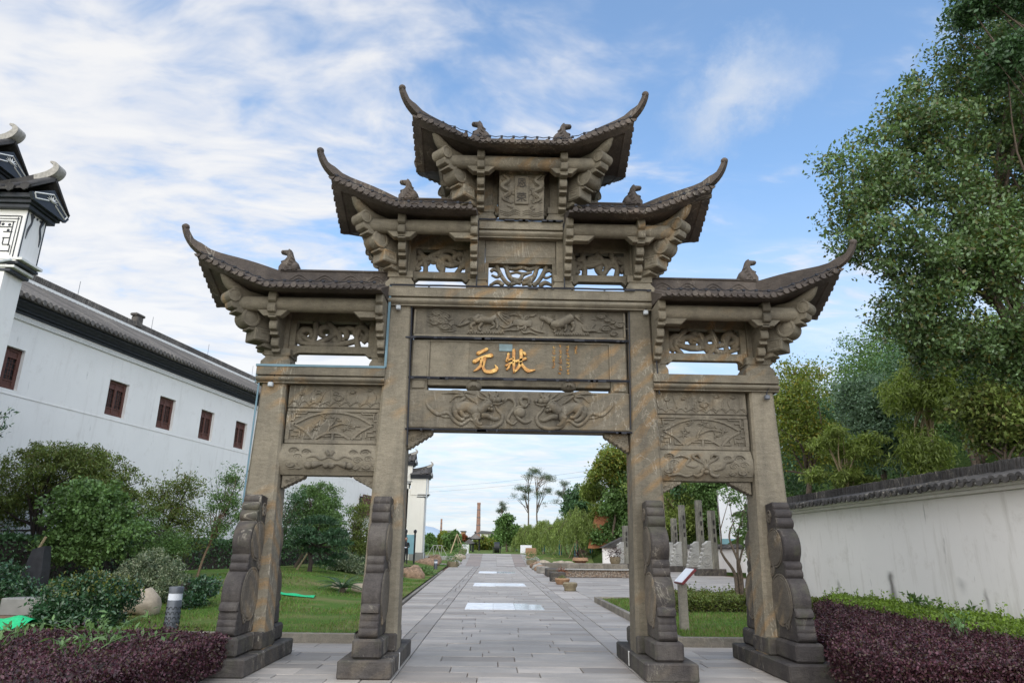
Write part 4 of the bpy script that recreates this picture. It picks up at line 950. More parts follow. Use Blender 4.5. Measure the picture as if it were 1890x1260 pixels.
# ---- fittings: cables, blue edging strip, little lamps
def cable(p, q, r=0.014, nodes=9, sag=0.0):
    m = MB(); P = [Vector(p).lerp(Vector(q), i/16)+Vector((0, 0, -sag*math.sin(PI*i/16)+0.003*math.sin(i*2.3))) for i in range(17)]
    m.tube(P, r, 5); rg = random.Random(int(p[2]*100))
    for k in range(nodes):
        c = Vector(p).lerp(Vector(q), rg.random()); m.box(c+Vector((0, -0.01, -0.012)), (rg.choice((0.03, 0.05, 0.16)), 0.03, 0.028))
    m.build('light_cable', 'black_cable', gate)
cable((-1.72, -0.20, 4.755), (1.72, -0.20, 4.755), 0.019, 12); cable((-1.72, -0.19, 4.105), (1.72, -0.19, 4.105), 0.020, 14)
cable((-1.72, -0.215, 3.30), (1.72, -0.215, 3.30), 0.013, 8); cable((-2.08, -0.30, 5.585), (2.10, -0.30, 5.585), 0.016, 9)
cable((-0.70, -0.26, 6.795), (0.70, -0.26, 6.795), 0.016, 7); cable((-0.71, -0.235, 5.62), (-0.705, -0.23, 6.79), 0.012, 0); cable((0.71, -0.235, 5.62), (0.715, -0.23, 6.79), 0.012, 0)
cable((1.70, -0.215, 3.35), (1.745, -0.215, 5.25), 0.010, 0); cable((-1.675, -0.225, 3.05), (-1.728, -0.215, 5.25), 0.012, 0); cable((2.165, -0.225, 3.9), (2.11, -0.225, 5.5), 0.012, 0)
m = MB(); m.box((-3.06, -0.262, 4.233), (1.97, 0.05, 0.034)); m.box((-2.075, -0.258, 4.91), (0.035, 0.03, 1.35)); m.box((-4.03, -0.23, 4.10), (0.03, 0.03, 0.28))
m.tube([(-3.985, -0.232, 3.97), (-3.998, -0.244, 2.1)], 0.014, 5); m.build('blue_edging_strip', 'blue_strip', gate)
def lamp(x, z, mat):
    q = MB().box((x, -0.275, z), (0.075, 0.07, 0.07), 0.012).build('spot_lamp', mat, gate)
    MB().tube([(x, -0.27, z+0.03), (x+0.02, -0.25, z+0.10), (x+0.05, -0.28, z+0.16)], 0.007, 5, sm=3).build('lamp_cable', 'black_cable', q)
lamp(-1.93, 5.21, 'lamp_grey'); lamp(2.0, 5.21, 'lamp_grey'); lamp(-3.79, 3.93, 'lamp_grey'); lamp(3.82, 3.87, 'steel_grey')
# ================================================================== ground, paths, lawns
struct(MB().sheet(lambda u, v: (u, v, -0.06), list(np.linspace(-900, 900, 13)), list(np.linspace(-60, 2400, 15))).build('ground', 'ground_soil'))
# ---- paving: one stone = one piece
def pave_rows(x0, x1, y0, y1, rg, dmin=0.28, dmax=0.46, lmin=0.7, lmax=2.0):
    out = []; y = y0
    while y < y1:
        d = min(rg.choice((dmin, (dmin+dmax)/2, dmax, dmax)), y1-y+0.001); x = x0
        if y1-(y+d) < 0.12: d = y1-y
        first = True
        while x < x1-0.01:
            l = rg.uniform(lmin, lmax)*(rg.uniform(0.4, 1) if first else 1); first = False
            if x1-(x+l) < lmin*0.6: l = x1-x
            out.append((x, y, l, d)); x += l
        y += d
    return out
rg = random.Random(5)
LY0 = 12.75                                             # front of the lawn kerbs
def lawn_edge(y): return -2.36-0.030*max(0, y-14)
stones = []
for a in pave_rows(-1.23, 1.94, 7.0, 64, rg): stones.append((*a, 'paving_stone'))
for x in (-1.62, 1.945):
    for a in pave_rows(x, x+0.385, 11.9, 64, rg, 0.9, 1.4, 0.3, 0.4): stones.append((*a, 'border_stone'))
for a in pave_rows(-1.62, -1.235, 7.0, 11.9, rg, 0.3, 0.46, 0.3, 0.5): stones.append((*a, 'paving_stone'))
for a in pave_rows(1.945, 2.33, 7.0, 11.9, rg, 0.3, 0.46, 0.3, 0.5): stones.append((*a, 'paving_stone'))
for a in pave_rows(-5.2, -1.625, 7.0, LY0-0.005, rg): stones.append((*a, 'paving_stone'))
for a in pave_rows(2.335, 5.4, 7.0, LY0-0.005, rg): stones.append((*a, 'paving_stone'))
y = LY0
while y < 64:
    d = rg.choice((0.36, 0.46)); e = lawn_edge(y)
    stones.append((e, y, -1.625-e, d, 'paving_stone')); y += d
for a in pave_rows(2.335, 3.22, LY0, 23.0, rg, 0.34, 0.5, 0.8, 0.95): stones.append((*a, 'paving_stone'))
for a in pave_rows(2.335, 3.30, 23.0, 64, rg, 0.5, 0.9, 0.8, 0.97): stones.append((*a, 'paving_stone'))
for a in pave_rows(3.305, 15.2, 23.05, 41.8, rg, 0.4, 0.6, 1.2, 3.0): stones.append((*a, 'paving_stone'))
for a in pave_rows(9.6, 15.2, 41.8, 66, rg, 0.5, 0.8, 1.5, 3.0): stones.append((*a, 'paving_stone'))
def size_in_view(q):
    return -(q[2]*q[3]/max(4.0, q[1])**3) if q[1] > 8.6 else 0
path = struct(MB().sheet(lambda u, v: (u, v, -0.03), [-30, 30], [-8, 66]).build('path', 'soil'))
stones.sort(key=size_in_view)
def stone_mb(m, x, y, l, d, g=0.005, dz=0.0):
    z = 0.0+dz; b = 0.006
    m.loft([[(x+g, y+g, -0.05), (x+l-g, y+g, -0.05), (x+l-g, y+d-g, -0.05), (x+g, y+d-g, -0.05)],
            [(x+g, y+g, z-b), (x+l-g, y+g, z-b), (x+l-g, y+d-g, z-b), (x+g, y+d-g, z-b)],
            [(x+g+b, y+g+b, z), (x+l-g-b, y+g+b, z), (x+l-g-b, y+d-g-b, z), (x+g+b, y+d-g-b, z)]])
nobj = {'paving_stone': 270, 'border_stone': 30}; rest = {}
for q in stones:
    k = q[4]; dz = rg.uniform(-0.004, 0.003)
    if nobj[k] > 0:
        nobj[k] -= 1; m = MB(); stone_mb(m, *q[:4], dz=dz); m.build(k, k, path, fix=False)
    else: stone_mb(rest.setdefault(k, MB()), *q[:4], g=0.004+0.0002*q[1], dz=dz)
for k, m in rest.items(): stuff(m.build('far_'+k, k, path, fix=False))
# pale polished slabs let into the path
def inlay(x0, x1, y0, y1, mat):
    MB().box(((x0+x1)/2, (y0+y1)/2, -0.0175), (x1-x0, y1-y0, 0.05), 0.004).build('inlaid_slab', mat, path)
inlay(-0.75, 0.02, 19.75, 21.95, 'marble'); inlay(0.025, 0.62, 19.78, 21.95, 'marble'); inlay(0.625, 1.05, 19.78, 21.9, 'marble_wet'); inlay(1.055, 1.42, 19.8, 21.6, 'marble_wet')
inlay(-0.86, 0.12, 31.3, 34.1, 'marble'); inlay(0.125, 1.46, 31.6, 34.1, 'marble'); inlay(-0.96, 0.24, 46.95, 50.6, 'marble'); inlay(0.245, 1.5, 47.2, 50.4, 'marble_wet')
# ramp up to the far terrace, brown stripes along its sides
def ramp_sheet(x0, x1, dz, mat, name):
    zs = lambda y: 0.0 if y < 64 else min(0.95, 0.95*(y-64)/15.5)
    return MB().sheet(lambda u, v: (u, v, zs(v)+dz), [x0, x1], [64, 68, 72, 76, 79.5, 92]).build(name, mat, path)
for i in range(15):
    y0 = 64+i*1.035; zz = lambda y: 0.95*(y-64)/15.53
    for x0, x1, mt in ((-3.05, -2.5, 'border_stone'), (-2.49, -1.2, 'brown_paving'), (-1.19, 0.3, 'paving_stone'), (0.31, 1.94, 'paving_stone'), (1.95, 3.0, 'brown_paving'), (3.01, 3.55, 'border_stone')):
        m = MB(); m._add([(x0, y0, zz(y0)), (x1, y0, zz(y0)), (x1, y0+1.02, zz(y0+1.02)), (x0, y0+1.02, zz(y0+1.02)), (x0, y0, -0.1), (x1, y0, -0.1), (x1, y0+1.02, -0.1), (x0, y0+1.02, -0.1)],
                         [(0, 1, 2, 3), (0, 4, 5, 1), (1, 5, 6, 2), (2, 6, 7, 3), (3, 7, 4, 0)]); m.build('ramp_slab', mt, path)
# far terrace the ramp leads up to
def terr(u, v):
    z = 0.90+0.0*u+max(0, v-95)*0.012+max(0, abs(u+2)-14)*0.015
    z += 2.2*max(0, min(1, (u-2)/30))*max(0, min(1, (v-84)/60))
    if v < 80: z = 0.90*max(0, (v-66)/14)-0.02
    return (u, v, z)
struct(MB().sheet(terr, list(np.linspace(-90, 120, 40)), [66.02, 70, 75, 79.6, 84, 90, 100, 120, 150, 200, 260, 330, 420]).build('far_terrace', 'lawn_turf'))
# ---- lawns
def gz(x, y):                                            # the garden swells towards the building
    t = max(0, min(1, (y-15)/9))*max(0, min(1, (-3.5-x)/4)); return 0.10+0.50*t*t*(3-2*t)
def lawn_pt(u, v):
    e = lawn_edge(v)-0.125; x = e+(-30-e)*(u**1.6); n = mnoise.noise(Vector((x*0.4, v*0.4, 0)))*0.05*min(1, u*6)
    return (x, v, gz(x, v)+n+(-0.35 if v > 65.5 else 0))
struct(MB().sheet(lawn_pt, list(np.linspace(0, 1, 34)), [LY0+0.13]+list(np.linspace(13.2, 30, 34))+list(np.linspace(31, 66, 24))).build('lawn', 'lawn_turf', smooth=True))
def left_front(u, v): return (u, v, 0.06+0.04*max(0, min(1, (v-10)/3)))
struct(MB().sheet(left_front, [-30, -14, -8, -5.3, -3.75], [-6, 0, 6, 9, 11, LY0+0.135]).build('left_flower_bed', 'lawn_turf'))
def bed_pt(u, v):
    x = 3.34+u*5.16; return (x, v, 0.09+0.05*math.sin(PI*u)+mnoise.noise(Vector((x*0.7, v*0.7, 4)))*0.03)
struct(MB().sheet(bed_pt, list(np.linspace(0, 1, 14)), list(np.linspace(LY0+0.13, 22.9, 26))).build('grass_bed', 'lawn_turf', smooth=True))
struct(MB().sheet(lambda u, v: (u, v, 0.07), [4.75, 6, 8.5], [-6, 0, 6, LY0+0.13]).build('right_flower_bed', 'soil'))
kerbs = thing('lawn_kerb', 'low stone kerb edging the lawn behind the left gateway bay', 'kerb', (0, 0, 0)); 
def kerb_run(par, p, q, seg, h=0.155, w=0.12):
    p = Vector((*p, 0)); q = Vector((*q, 0)); L = (q-p).length; n = max(1, round(L/seg)); a = math.atan2(q.y-p.y, q.x-p.x)
    for i in range(n):
        c = p.lerp(q, (i+0.5)/n); MB().box((c.x, c.y, h/2-0.02), (L/n-0.006, w, h+0.04), 0.012, a).build('kerb_block', 'kerb_stone', par)
kerb_run(kerbs, (-5.3, LY0+0.06), (lawn_edge(LY0), LY0+0.06), 1.25)
kerb_run(kerbs, (lawn_edge(13)-0.06, LY0+0.13), (lawn_edge(50)-0.06, 50), 2.2, 0.05, 0.12)
kb = thing('bed_kerb', 'pale stone kerb around the grass bed right of the path', 'kerb')
kerb_run(kb, (3.28, LY0+0.12), (3.28, 22.95), 1.3); kerb_run(kb, (3.22, LY0+0.06), (8.5, LY0+0.06), 1.3); kerb_run(kb, (3.22, 22.98), (8.5, 22.98), 1.5)
kf = thing('flower_bed_kerb', 'weathered kerb in front of the purple hedge left of the gateway', 'kerb'); kerb_run(kf, (-3.70, 7.0), (-3.70, 9.3), 1.1)
# grass blades
def blades(name, n, area, h, mat, keep=lambda x, y: True, zf=None, par=None):
    P = RNG.random((n, 2)); x = area[0]+(area[1]-area[0])*P[:, 0]; y = area[2]+(area[3]-area[2])*P[:, 1]**1.5
    ok = np.array([keep(a, b) for a, b in zip(x, y)]); x, y = x[ok], y[ok]; n = len(x)
    z = np.array([zf(a, b) for a, b in zip(x, y)]); a = RNG.random(n)*2*PI; hh = h*(0.5+RNG.random(n)); w = 0.005+0.00035*y
    le = (RNG.random((n, 2))-0.5)*hh[:, None]*1.1
    V = np.empty((n, 3, 3)); V[:, 0] = np.stack([x-w*np.cos(a), y-w*np.sin(a), z-0.01], 1); V[:, 1] = np.stack([x+w*np.cos(a), y+w*np.sin(a), z-0.01], 1)
    V[:, 2] = np.stack([x+le[:, 0], y+le[:, 1], z+hh], 1)
    return stuff(fast_mesh(name, V.reshape(-1, 3), np.arange(3*n).reshape(-1, 3), mat, par))
def fast_mesh(name, V, F, mat, par=None):
    me = bpy.data.meshes.new(name); k = F.shape[1]
    me.vertices.add(len(V)); me.vertices.foreach_set('co', np.ascontiguousarray(V, dtype=np.float32).ravel())
    me.loops.add(F.size); me.loops.foreach_set('vertex_index', F.ravel().astype(np.int32))
    me.polygons.add(len(F)); me.polygons.foreach_set('loop_start', np.arange(0, F.size, k, dtype=np.int32))
    me.update(calc_edges=True); me.materials.append(MATS[mat]); return link(name, me, par)
bz = lambda x, y: 0.09+0.05*math.sin(PI*(x-3.34)/5.16)
o = blades('lawn_grass', 60000, (-9.5, -2.5, LY0+0.15, 34), 0.045, 'grass_blade', lambda x, y: x < lawn_edge(y)-0.14 and mnoise.noise(Vector((x*0.6, y*0.6, 0))) < random.uniform(-0.25, 0.35), gz); o['label'] = 'short green lawn grass behind the left gateway bay'; o['category'] = 'grass'
o = blades('bed_grass', 26000, (3.4, 8.4, LY0+0.15, 22.8), 0.05, 'grass_blade', lambda x, y: True, bz); o['label'] = 'bright green grass in the kerbed bed right of the path'; o['category'] = 'grass'
o = blades('front_grass', 14000, (-10.5, -3.8, 8.9, LY0+0.2), 0.06, 'grass_blade', lambda x, y: True, lambda x, y: left_front(x, y)[2]); o['label'] = 'green grass between the purple hedge and the grey bollard'; o['category'] = 'grass'

# ================================================================== hill on the right
def hill_h(x, y):
    base = max(0, min(1, (x-9.0-max(0, (y-40)*0.02)-(7.0 if 23.5 < y < 70 else 0))/34)); f = 16*base**0.85*max(0, min(1, (y+2)/14))
    f *= 1-0.75*max(0, min(1, (y-105)/70))
    return f+mnoise.noise(Vector((x*0.09, y*0.09, 1)))*1.2*min(1, base*8)-0.05
struct(MB().sheet(lambda u, v: (u, v, hill_h(u, v)), [9.0, 9.5, 10, 11, 12, 13, 14, 15, 16, 17, 18, 19.5, 21, 23, 26, 30, 35, 42, 52, 66, 85], list(np.linspace(-8, 23, 10))+[23.6, 25]+list(np.linspace(28, 70, 16))+list(np.linspace(74, 190, 18))).build('hill', 'hill_cover', smooth=True))
# ================================================================== left hall: long white wall with slate eaves
WD = Vector((0.186, 0.9825, 0)).normalized(); WN = Vector((WD.y, -WD.x, 0))       # along the wall / out of it, towards the path
WO = Vector((-14.9, 26.4, 0)); WA = math.atan2(WD.y, WD.x)
hall = thing('white_hall', 'long white plastered hall with grey tiled roof and small brown shutters', 'building', WO, WA)
# hall coordinates: x along the wall, y = -out (so +y goes into the building), z up
def s_at(px, z=7.3):
    r = R @ np.array([px-945, -(700-630), -FPX]); k = r[0]/r[1]
    return (k*WO.y-WO.x)/(WD.x-k*WD.y)
S0, S1 = -14.0, 36.5; ZE = 8.80; ZS, ZT = 6.29, 7.65
wins = [s_at(px) for px in (8, 223, 319, 392, 457, 515, 566)]
sp = (wins[4]-wins[1])/3; wins = [wins[0]]+[wins[1]+sp*k for k in range(0, 10) if wins[1]+sp*k < 34.0]
m = MB(); th = 0.35
m.box(((S0+S1)/2, th/2, ZS/2), (S1-S0, th, ZS)); m.box(((S0+S1)/2, th/2, (ZT+ZE)/2), (S1-S0, th, ZE-ZT))
ww = 1.08; e = [S0]+[v for w in wins for v in (w-ww/2, w+ww/2)]+[S1]
for a, b in zip(e[::2], e[1::2]): m.box(((a+b)/2, th/2, (ZS+ZT)/2), (b-a, th, ZT-ZS))
m.build('wall', 'white_plaster', hall)
MB().box(((S0+S1)/2, -0.012, ZS-0.16), (S1-S0, 0.012, 0.02)).build('wall_joint', 'white_plaster', hall)
def shutter(par, w, h):
    fr = MB()
    for q in (-1, 1): fr.box((q*(w/2-0.035), 0, h/2), (0.07, 0.07, h), 0.006)
    fr.box((0, 0, 0.03), (w-0.14, 0.07, 0.06), 0.006); fr.box((0, 0, h-0.03), (w-0.14, 0.07, 0.06), 0.006)
    o = fr.build('window', 'brown_wood', par)
    MB().box((0, 0.05, h/2), (w-0.1, 0.02, h-0.1)).build('pane', 'dark_opening', o)
    for q in (-1, 1):
        lw = (w-0.14)/2-0.006; cx = q*(w-0.14)/4; l = MB()
        for a in (-1, 1): l.box((cx+a*(lw/2-0.028), -0.012, h/2), (0.056, 0.05, h-0.13), 0.004)
        for z, hh in ((0.085, 0.05), (0.30, 0.05), (h-0.30, 0.05), (h-0.085, 0.05)): l.box((cx, -0.012, z), (lw-0.112, 0.05, hh), 0.004)
        for z in (0.19, h-0.19): l.box((cx, 0.0, z), (lw-0.11, 0.02, 0.17))
        k = l.build('shutter', 'brown_wood', o)
        g = MB(); z0, z1 = 0.325, h-0.325
        for a in (-0.5, 0.5): g.box((cx+a*0.10, -0.005, (z0+z1)/2), (0.014, 0.025, z1-z0))
        for i in range(7): g.box((cx+(0.05 if i % 2 else -0.05)*0.0, -0.006, z0+(i+0.5)*(z1-z0)/7), (lw-0.112 if i % 2 else 0.10, 0.024, 0.014))
        g.build('lattice', 'brown_wood', k)
    return o
w0 = None
for w in wins:
    if w0 is None: w0 = shutter(hall, ww, ZT-ZS); w0.location = (w, 0.16, ZS); o = w0
    else:
        o = w0.copy(); COL.objects.link(o); o.parent = hall; o.location = (w, 0.16, ZS)
        for ch in w0.children:
            c = ch.copy(); COL.objects.link(c); c.parent = o
            for g in ch.children: d = g.copy(); COL.objects.link(d); d.parent = c
# eave: white band, two dark mouldings, tile ends
m = MB(); m.box(((S0+S1)/2, -0.03, ZE-0.16), (S1-S0, 0.06, 0.14)); m.build('white_band', 'white_trim', hall)
m = MB(); pr = [(0.1, ZE-0.02), (-0.06, ZE-0.02), (-0.06, ZE+0.06), (-0.14, ZE+0.08), (-0.14, ZE+0.15), (-0.25, ZE+0.19), (-0.30, ZE+0.27), (-0.42, ZE+0.29), (-0.42, ZE+0.38), (0.1, ZE+0.50)]
m.prism(pr, 'x', S0, S1); m.build('eave_moulding', 'dark_trim', hall)
RZ = ZE+0.41; SL = math.tan(math.radians(27)); DEP = 4.4
m = MB(); m._add([(S0, -0.55, RZ), (S1, -0.55, RZ), (S1, DEP, RZ+SL*(DEP+0.55)), (S0, DEP, RZ+SL*(DEP+0.55)), (S1, 2*DEP, RZ), (S0, 2*DEP, RZ), (S0, -0.55, RZ-0.06), (S1, -0.55, RZ-0.06)], [(0, 1, 2, 3), (3, 2, 4, 5), (0, 6, 7, 1), (6, 5, 4, 7), (0, 3, 5, 6), (1, 7, 4, 2)])
rf = m.build('roof', 'grey_tile', hall)
m = MB(); n = int((S1-S0)/0.24)
for i in range(n):
    x = S0+0.12+i*0.24
    m.loft([[(x+0.07*math.cos(a), y, RZ+SL*(y+0.55)+0.07*math.sin(a)*1.2) for a in np.linspace(PI, 0, 5)] for y in (-0.55, 1.0, 2.7, DEP)])
stuff(m.build('tile_rows', 'grey_tile', rf, fix=False))
tm = MB(); tm.loft([[(0.085*math.cos(a), y, 0.07*math.sin(a)) for a in np.linspace(PI, 0, 7)] for y in (-0.05, 0.35)]); tm.prism([(-0.10, 0.02), (0.10, 0.02), (0.085, -0.06), (0.0, -0.125), (-0.085, -0.06)], 'y', -0.055, -0.03)
tme = tm.mesh('eave_tile', 'grey_tile', 40)
for i in range(n): link('eave_tile', tme, rf, (S0+0.12+i*0.24, -0.57, RZ+0.03))
m = MB(); zr = RZ+SL*(DEP+0.55); m.box(((S0+S1)/2, DEP, zr+0.05), (S1-S0, 0.30, 0.14)); m.build('ridge_band', 'white_trim', rf)
m = MB()
for i in range(int((S1-S0)/0.11)): m.box((S0+0.055+i*0.11, DEP, zr+0.27), (0.085, 0.24, 0.30), 0.0, 0, 0, 0.15)
m.box(((S0+S1)/2, DEP, zr+0.25), (S1-S0, 0.14, 0.27)); stuff(m.build('ridge_tiles', 'grey_tile', rf, fix=False))
sr = s_at(318); m = MB(); m.box((sr+2.6, DEP, zr+0.45), (0.5, 0.35, 0.55), 0.05); m.box((sr+2.6, DEP, zr+0.80), (0.7, 0.4, 0.14), 0.05); m.build('ridge_ornament', 'grey_tile', rf)
for k in range(8): MB().tube([(S0+6+k*5.0, DEP, zr+0.4), (S0+6+k*5.0, DEP, zr+1.1)], 0.012, 4).build('lightning_rod', 'steel_grey', rf)
# little latticed balcony window far along the wall
sb = s_at(690); m = MB()
for zz in (3.9, 5.2): m.box((sb, -0.35, zz), (2.6, 0.10, 0.10))
for k in range(9): m.box((sb-1.25+k*0.3125, -0.35, 4.55), (0.06, 0.08, 1.3))
for k in range(8): m.box((sb-1.10+k*0.3125, -0.35, 4.85), (0.2, 0.05, 0.05)); m.box((sb-1.10+k*0.3125, -0.35, 4.35), (0.2, 0.05, 0.05))
m.box((sb, -0.18, 3.82), (2.7, 0.45, 0.10)); m.build('balcony', 'brown_wood', hall); MB().box((sb, -0.004, 4.55), (2.3, 0.02, 1.2)).build('pane', 'dark_opening', hall)

def horse_head(name, label, corner, width, top, steps, t=0.5, plinth=True, fret=True, mat='white_plaster'):
    """stepped gable wall; runs along -x from its free end at corner; its end face looks along +x"""
    b = thing(name, label, 'building', corner); x = 0.0; z = top
    for i, (w, rise) in enumerate(steps):
        zt = z+rise*0
        MB().box((x-w/2-0.22, 0, (z-1.0)/2), (w+0.2, t, z-1.0)).build('wall', mat, b)
        hb = MB(); hw = t/2+0.06                                     # corbelled head block at the free end
        hb.box((x+0.11-0.7, 0, z-1.65+0.85), (1.4+0.0, t+0.10, 1.75-0.35), 0.01); 
        head = hb.build('corbel_head', mat, b)
        for k in range(4): MB().box((x-0.02+0.05*k-0.35, 0, z-1.55-0.11+0.055*k*1.6), (0.76+0.06*k, t+0.04+0.03*k, 0.06), 0.004).build('corbel', 'dark_trim' if k % 2 == 0 else 'white_trim', head)
        ez = z-0.18
        for k, (o, h) in enumerate(((0.10, 0.10), (0.16, 0.10), (0.24, 0.12))): MB().box((x-w/2+0.06+o/2, 0, ez+0.05+k*0.105), (w+o+0.12, t+0.16+2*o, h), 0.01).build('cornice', 'dark_trim', b)
        # two tile slopes with a curved ridge rising to the free end
        def rz_(q): return ez+0.62+0.42*max(0, (q-(x-1.7))/1.9)**2*0.9
        for sd in (-1, 1):
            q = MB(); xs = np.linspace(x-w, x+0.34, 9)
            q.loft([[(a, sd*0.02, rz_(a)), (a, sd*(t/2+0.42), ez+0.33+0.3*(rz_(a)-ez-0.62)), (a, sd*(t/2+0.42), ez+0.28+0.3*(rz_(a)-ez-0.62)), (a, sd*0.02, rz_(a)-0.1)] for a in xs]); q.build('tile_slope', 'slate_tile', b)
            for k in range(int(w/0.34)):
                a = x+0.22-k*0.34
                if a > x-w: 
                    zz = ez+0.33+0.3*(rz_(a)-ez-0.62); ti = MB(); ti.loft([[(a+0.11*math.cos(g), sd*yy, zz+zf*(rz_(a)-zz)+0.07*math.sin(g)) for g in np.linspace(PI, 0, 6)] for yy, zf in ((t/2+0.46, 0.0), (0.05, 1.0))]); ti.prism([(a-0.11, zz+0.01), (a+0.11, zz+0.01), (a+0.08, zz-0.09), (a, zz-0.14), (a-0.08, zz-0.09)], 'y', sd*(t/2+0.47), sd*(t/2+0.44)); ti.build('tile', 'slate_tile', b)
        q = MB(); xs = np.linspace(x-w, x+0.30, 10); q.loft([[(a, -0.09, rz_(a)-0.05), (a, 0.09, rz_(a)-0.05), (a, 0.09, rz_(a)+0.22), (a, -0.09, rz_(a)+0.22)] for a in xs]); q.build('ridge', 'slate_tile', b)
        q = MB(); zc = rz_(x+0.25)                                  # upturned ridge end like a curled horn
        cv = [(x-0.10, zc-0.02), (x+0.12, zc+0.03), (x+0.30, zc+0.13), (x+0.37, zc+0.25), (x+0.31, zc+0.36), (x+0.21, zc+0.40)]
        P = catmull([Vector((a, 0, c)) for a, c in cv], 5); rr = interp((0.09, 0.12, 0.13, 0.11, 0.06, 0.03), len(P))
        q.loft([[p+Vector((-dz*rr_*0.7, -0.15, dx*rr_*0.7)), p+Vector((dz*rr_*0.7, -0.15, -dx*rr_*0.7)), p+Vector((dz*rr_*0.7, 0.15, -dx*rr_*0.7)), p+Vector((-dz*rr_*0.7, 0.15, dx*rr_*0.7))] for p, rr_, (dx, dz) in zip(P, rr, [(lambda d: (d.x, d.z))((P[min(k+1, len(P)-1)]-P[max(k-1, 0)]).normalized()) for k in range(len(P))])])
        q.build('ridge_end', 'ridge_end_stone', b, smooth=40)
        # pediment plate on the free end
        q = MB(); q.prism([(-t/2-0.40, ez+0.30), (0, ez+0.72), (t/2+0.40, ez+0.30), (t/2+0.30, ez+0.16), (-t/2-0.30, ez+0.16)], 'x', x+0.30, x+0.37); pd = q.build('pediment', 'dark_trim', b)
        q = MB()
        for y0, z0_, y1, z1 in ((-0.50, 0.33, 0, 0.60), (0, 0.60, 0.50, 0.33), (0.50, 0.33, 0.44, 0.22), (-0.50, 0.33, -0.44, 0.22), (-0.44, 0.22, -0.1, 0.38), (0.44, 0.22, 0.1, 0.38)): q.tube([(x+0.375, y0*(t/0.5), ez+z0_), (x+0.375, y1*(t/0.5), ez+z1)], 0.018, 4)
        for k in range(7): a = k*PI/6; q.tube([(x+0.375, 0, ez+0.42), (x+0.38, 0.20*math.cos(a), ez+0.42+0.12*math.sin(a))], (0.03, 0.006), 4)
        q.build('painted_border', 'white_trim', pd)
        if fret and i == 0:
            q = MB(); y = -(t/2+0.05+0.006)                              # painted fretwork corner on the long face
            for (a, c, w_, h_) in ((-0.62, 0.52, 1.25, 0.022), (-0.62, 0.45, 1.2, 0.014), (0.02, 0.0, 0.022, 1.05), (-0.05, 0.02, 0.014, 0.95), (-0.30, 0.38, 0.40, 0.02), (-0.14, 0.20, 0.02, 0.36), (-0.30, 0.24, 0.30, 0.02), (-0.44, 0.31, 0.02, 0.16), (-0.22, 0.12, 0.20, 0.02), (-0.62, 0.36, 0.24, 0.02), (-0.56, 0.27, 0.02, 0.18), (-0.70, 0.25, 0.26, 0.02), (-0.80, 0.33, 0.02, 0.18), (-0.14, -0.10, 0.02, 0.26), (-0.22, -0.03, 0.18, 0.02), (-0.28, -0.10, 0.02, 0.16), (-0.20, -0.20, 0.16, 0.02), (-0.10, -0.30, 0.02, 0.18), (-0.20, -0.36, 0.2, 0.025)):
                q.box((x+a, y, z-0.86+c), (w_, 0.014, h_))
            for a, c in ((-0.22, 0.30), (-0.37, 0.31), (-0.22, 0.16)): q.ball((x+a, y, z-0.86+c), (0.035, 0.012, 0.035), 8, 5)
            q.build('painted_fret', 'dark_trim', head)
            q = MB()
            for sy in (-1, 1):
                q.box((x+0.112, sy*(t/2+0.01), z-0.80), (0.014, 0.03, 1.35)); q.tube([(x+0.118, sy*0.20, z-0.20), (x+0.118, sy*0.15, z-0.40), (x+0.118, sy*0.22, z-0.62), (x+0.118, sy*0.24, z-0.85)], (0.05, 0.025, 0.03, 0.008), 4, sm=4)
            for k in range(3): q.box((x+0.118, -0.12+0.12*k, z-0.24), (0.012, 0.05, 0.05), 0, 0, 0.78)
            q.build('painted_border', 'dark_trim', head)
        x -= w; z += rise
    return b
hh = horse_head('gable_house', 'white horse-head gable wall with black fretwork at the left edge', (-11.12, 15.0, 0), 5, 9.16, [(1.2, 1.02), (4.5, 1.3)], 0.62)
MB().tube([(-0.85, -0.36, 7.55), (0.02, -0.38, 7.72)], 0.03, 6).build('conduit', 'lamp_grey', hh); MB().tube([(-0.35, -0.34, 7.6), (-0.35, -0.34, 3.0)], 0.02, 5).build('downpipe', 'dark_trim', hh)
MB().box((-1.05, -0.42, 7.95), (0.42, 0.2, 0.5), 0.02).build('junction_box', 'white_trim', hh)
# far house whose stepped gable faces the path
fx = at(763, 1000, 58.0)
fh = horse_head('far_gable_house', 'far white house with two stepped grey gables beyond the lawn', (fx.x+0.9, 58.0, 0), 3, at(775, 880, 58).z, [(1.35, 1.05), (3.5, 1.0)], 1.0, fret=False, mat='cream_warmlit_plaster')  # white walls; the cream tone paints in their warm light
MB().box((-0.55, 0, 0.55), (1.2, 1.1, 1.2)).build('plinth', 'concrete', fh); MB().tube([(0.02, -0.56, 0.5), (0.02, -0.56, 7.0)], 0.05, 6).build('downpipe', 'lamp_grey', fh)

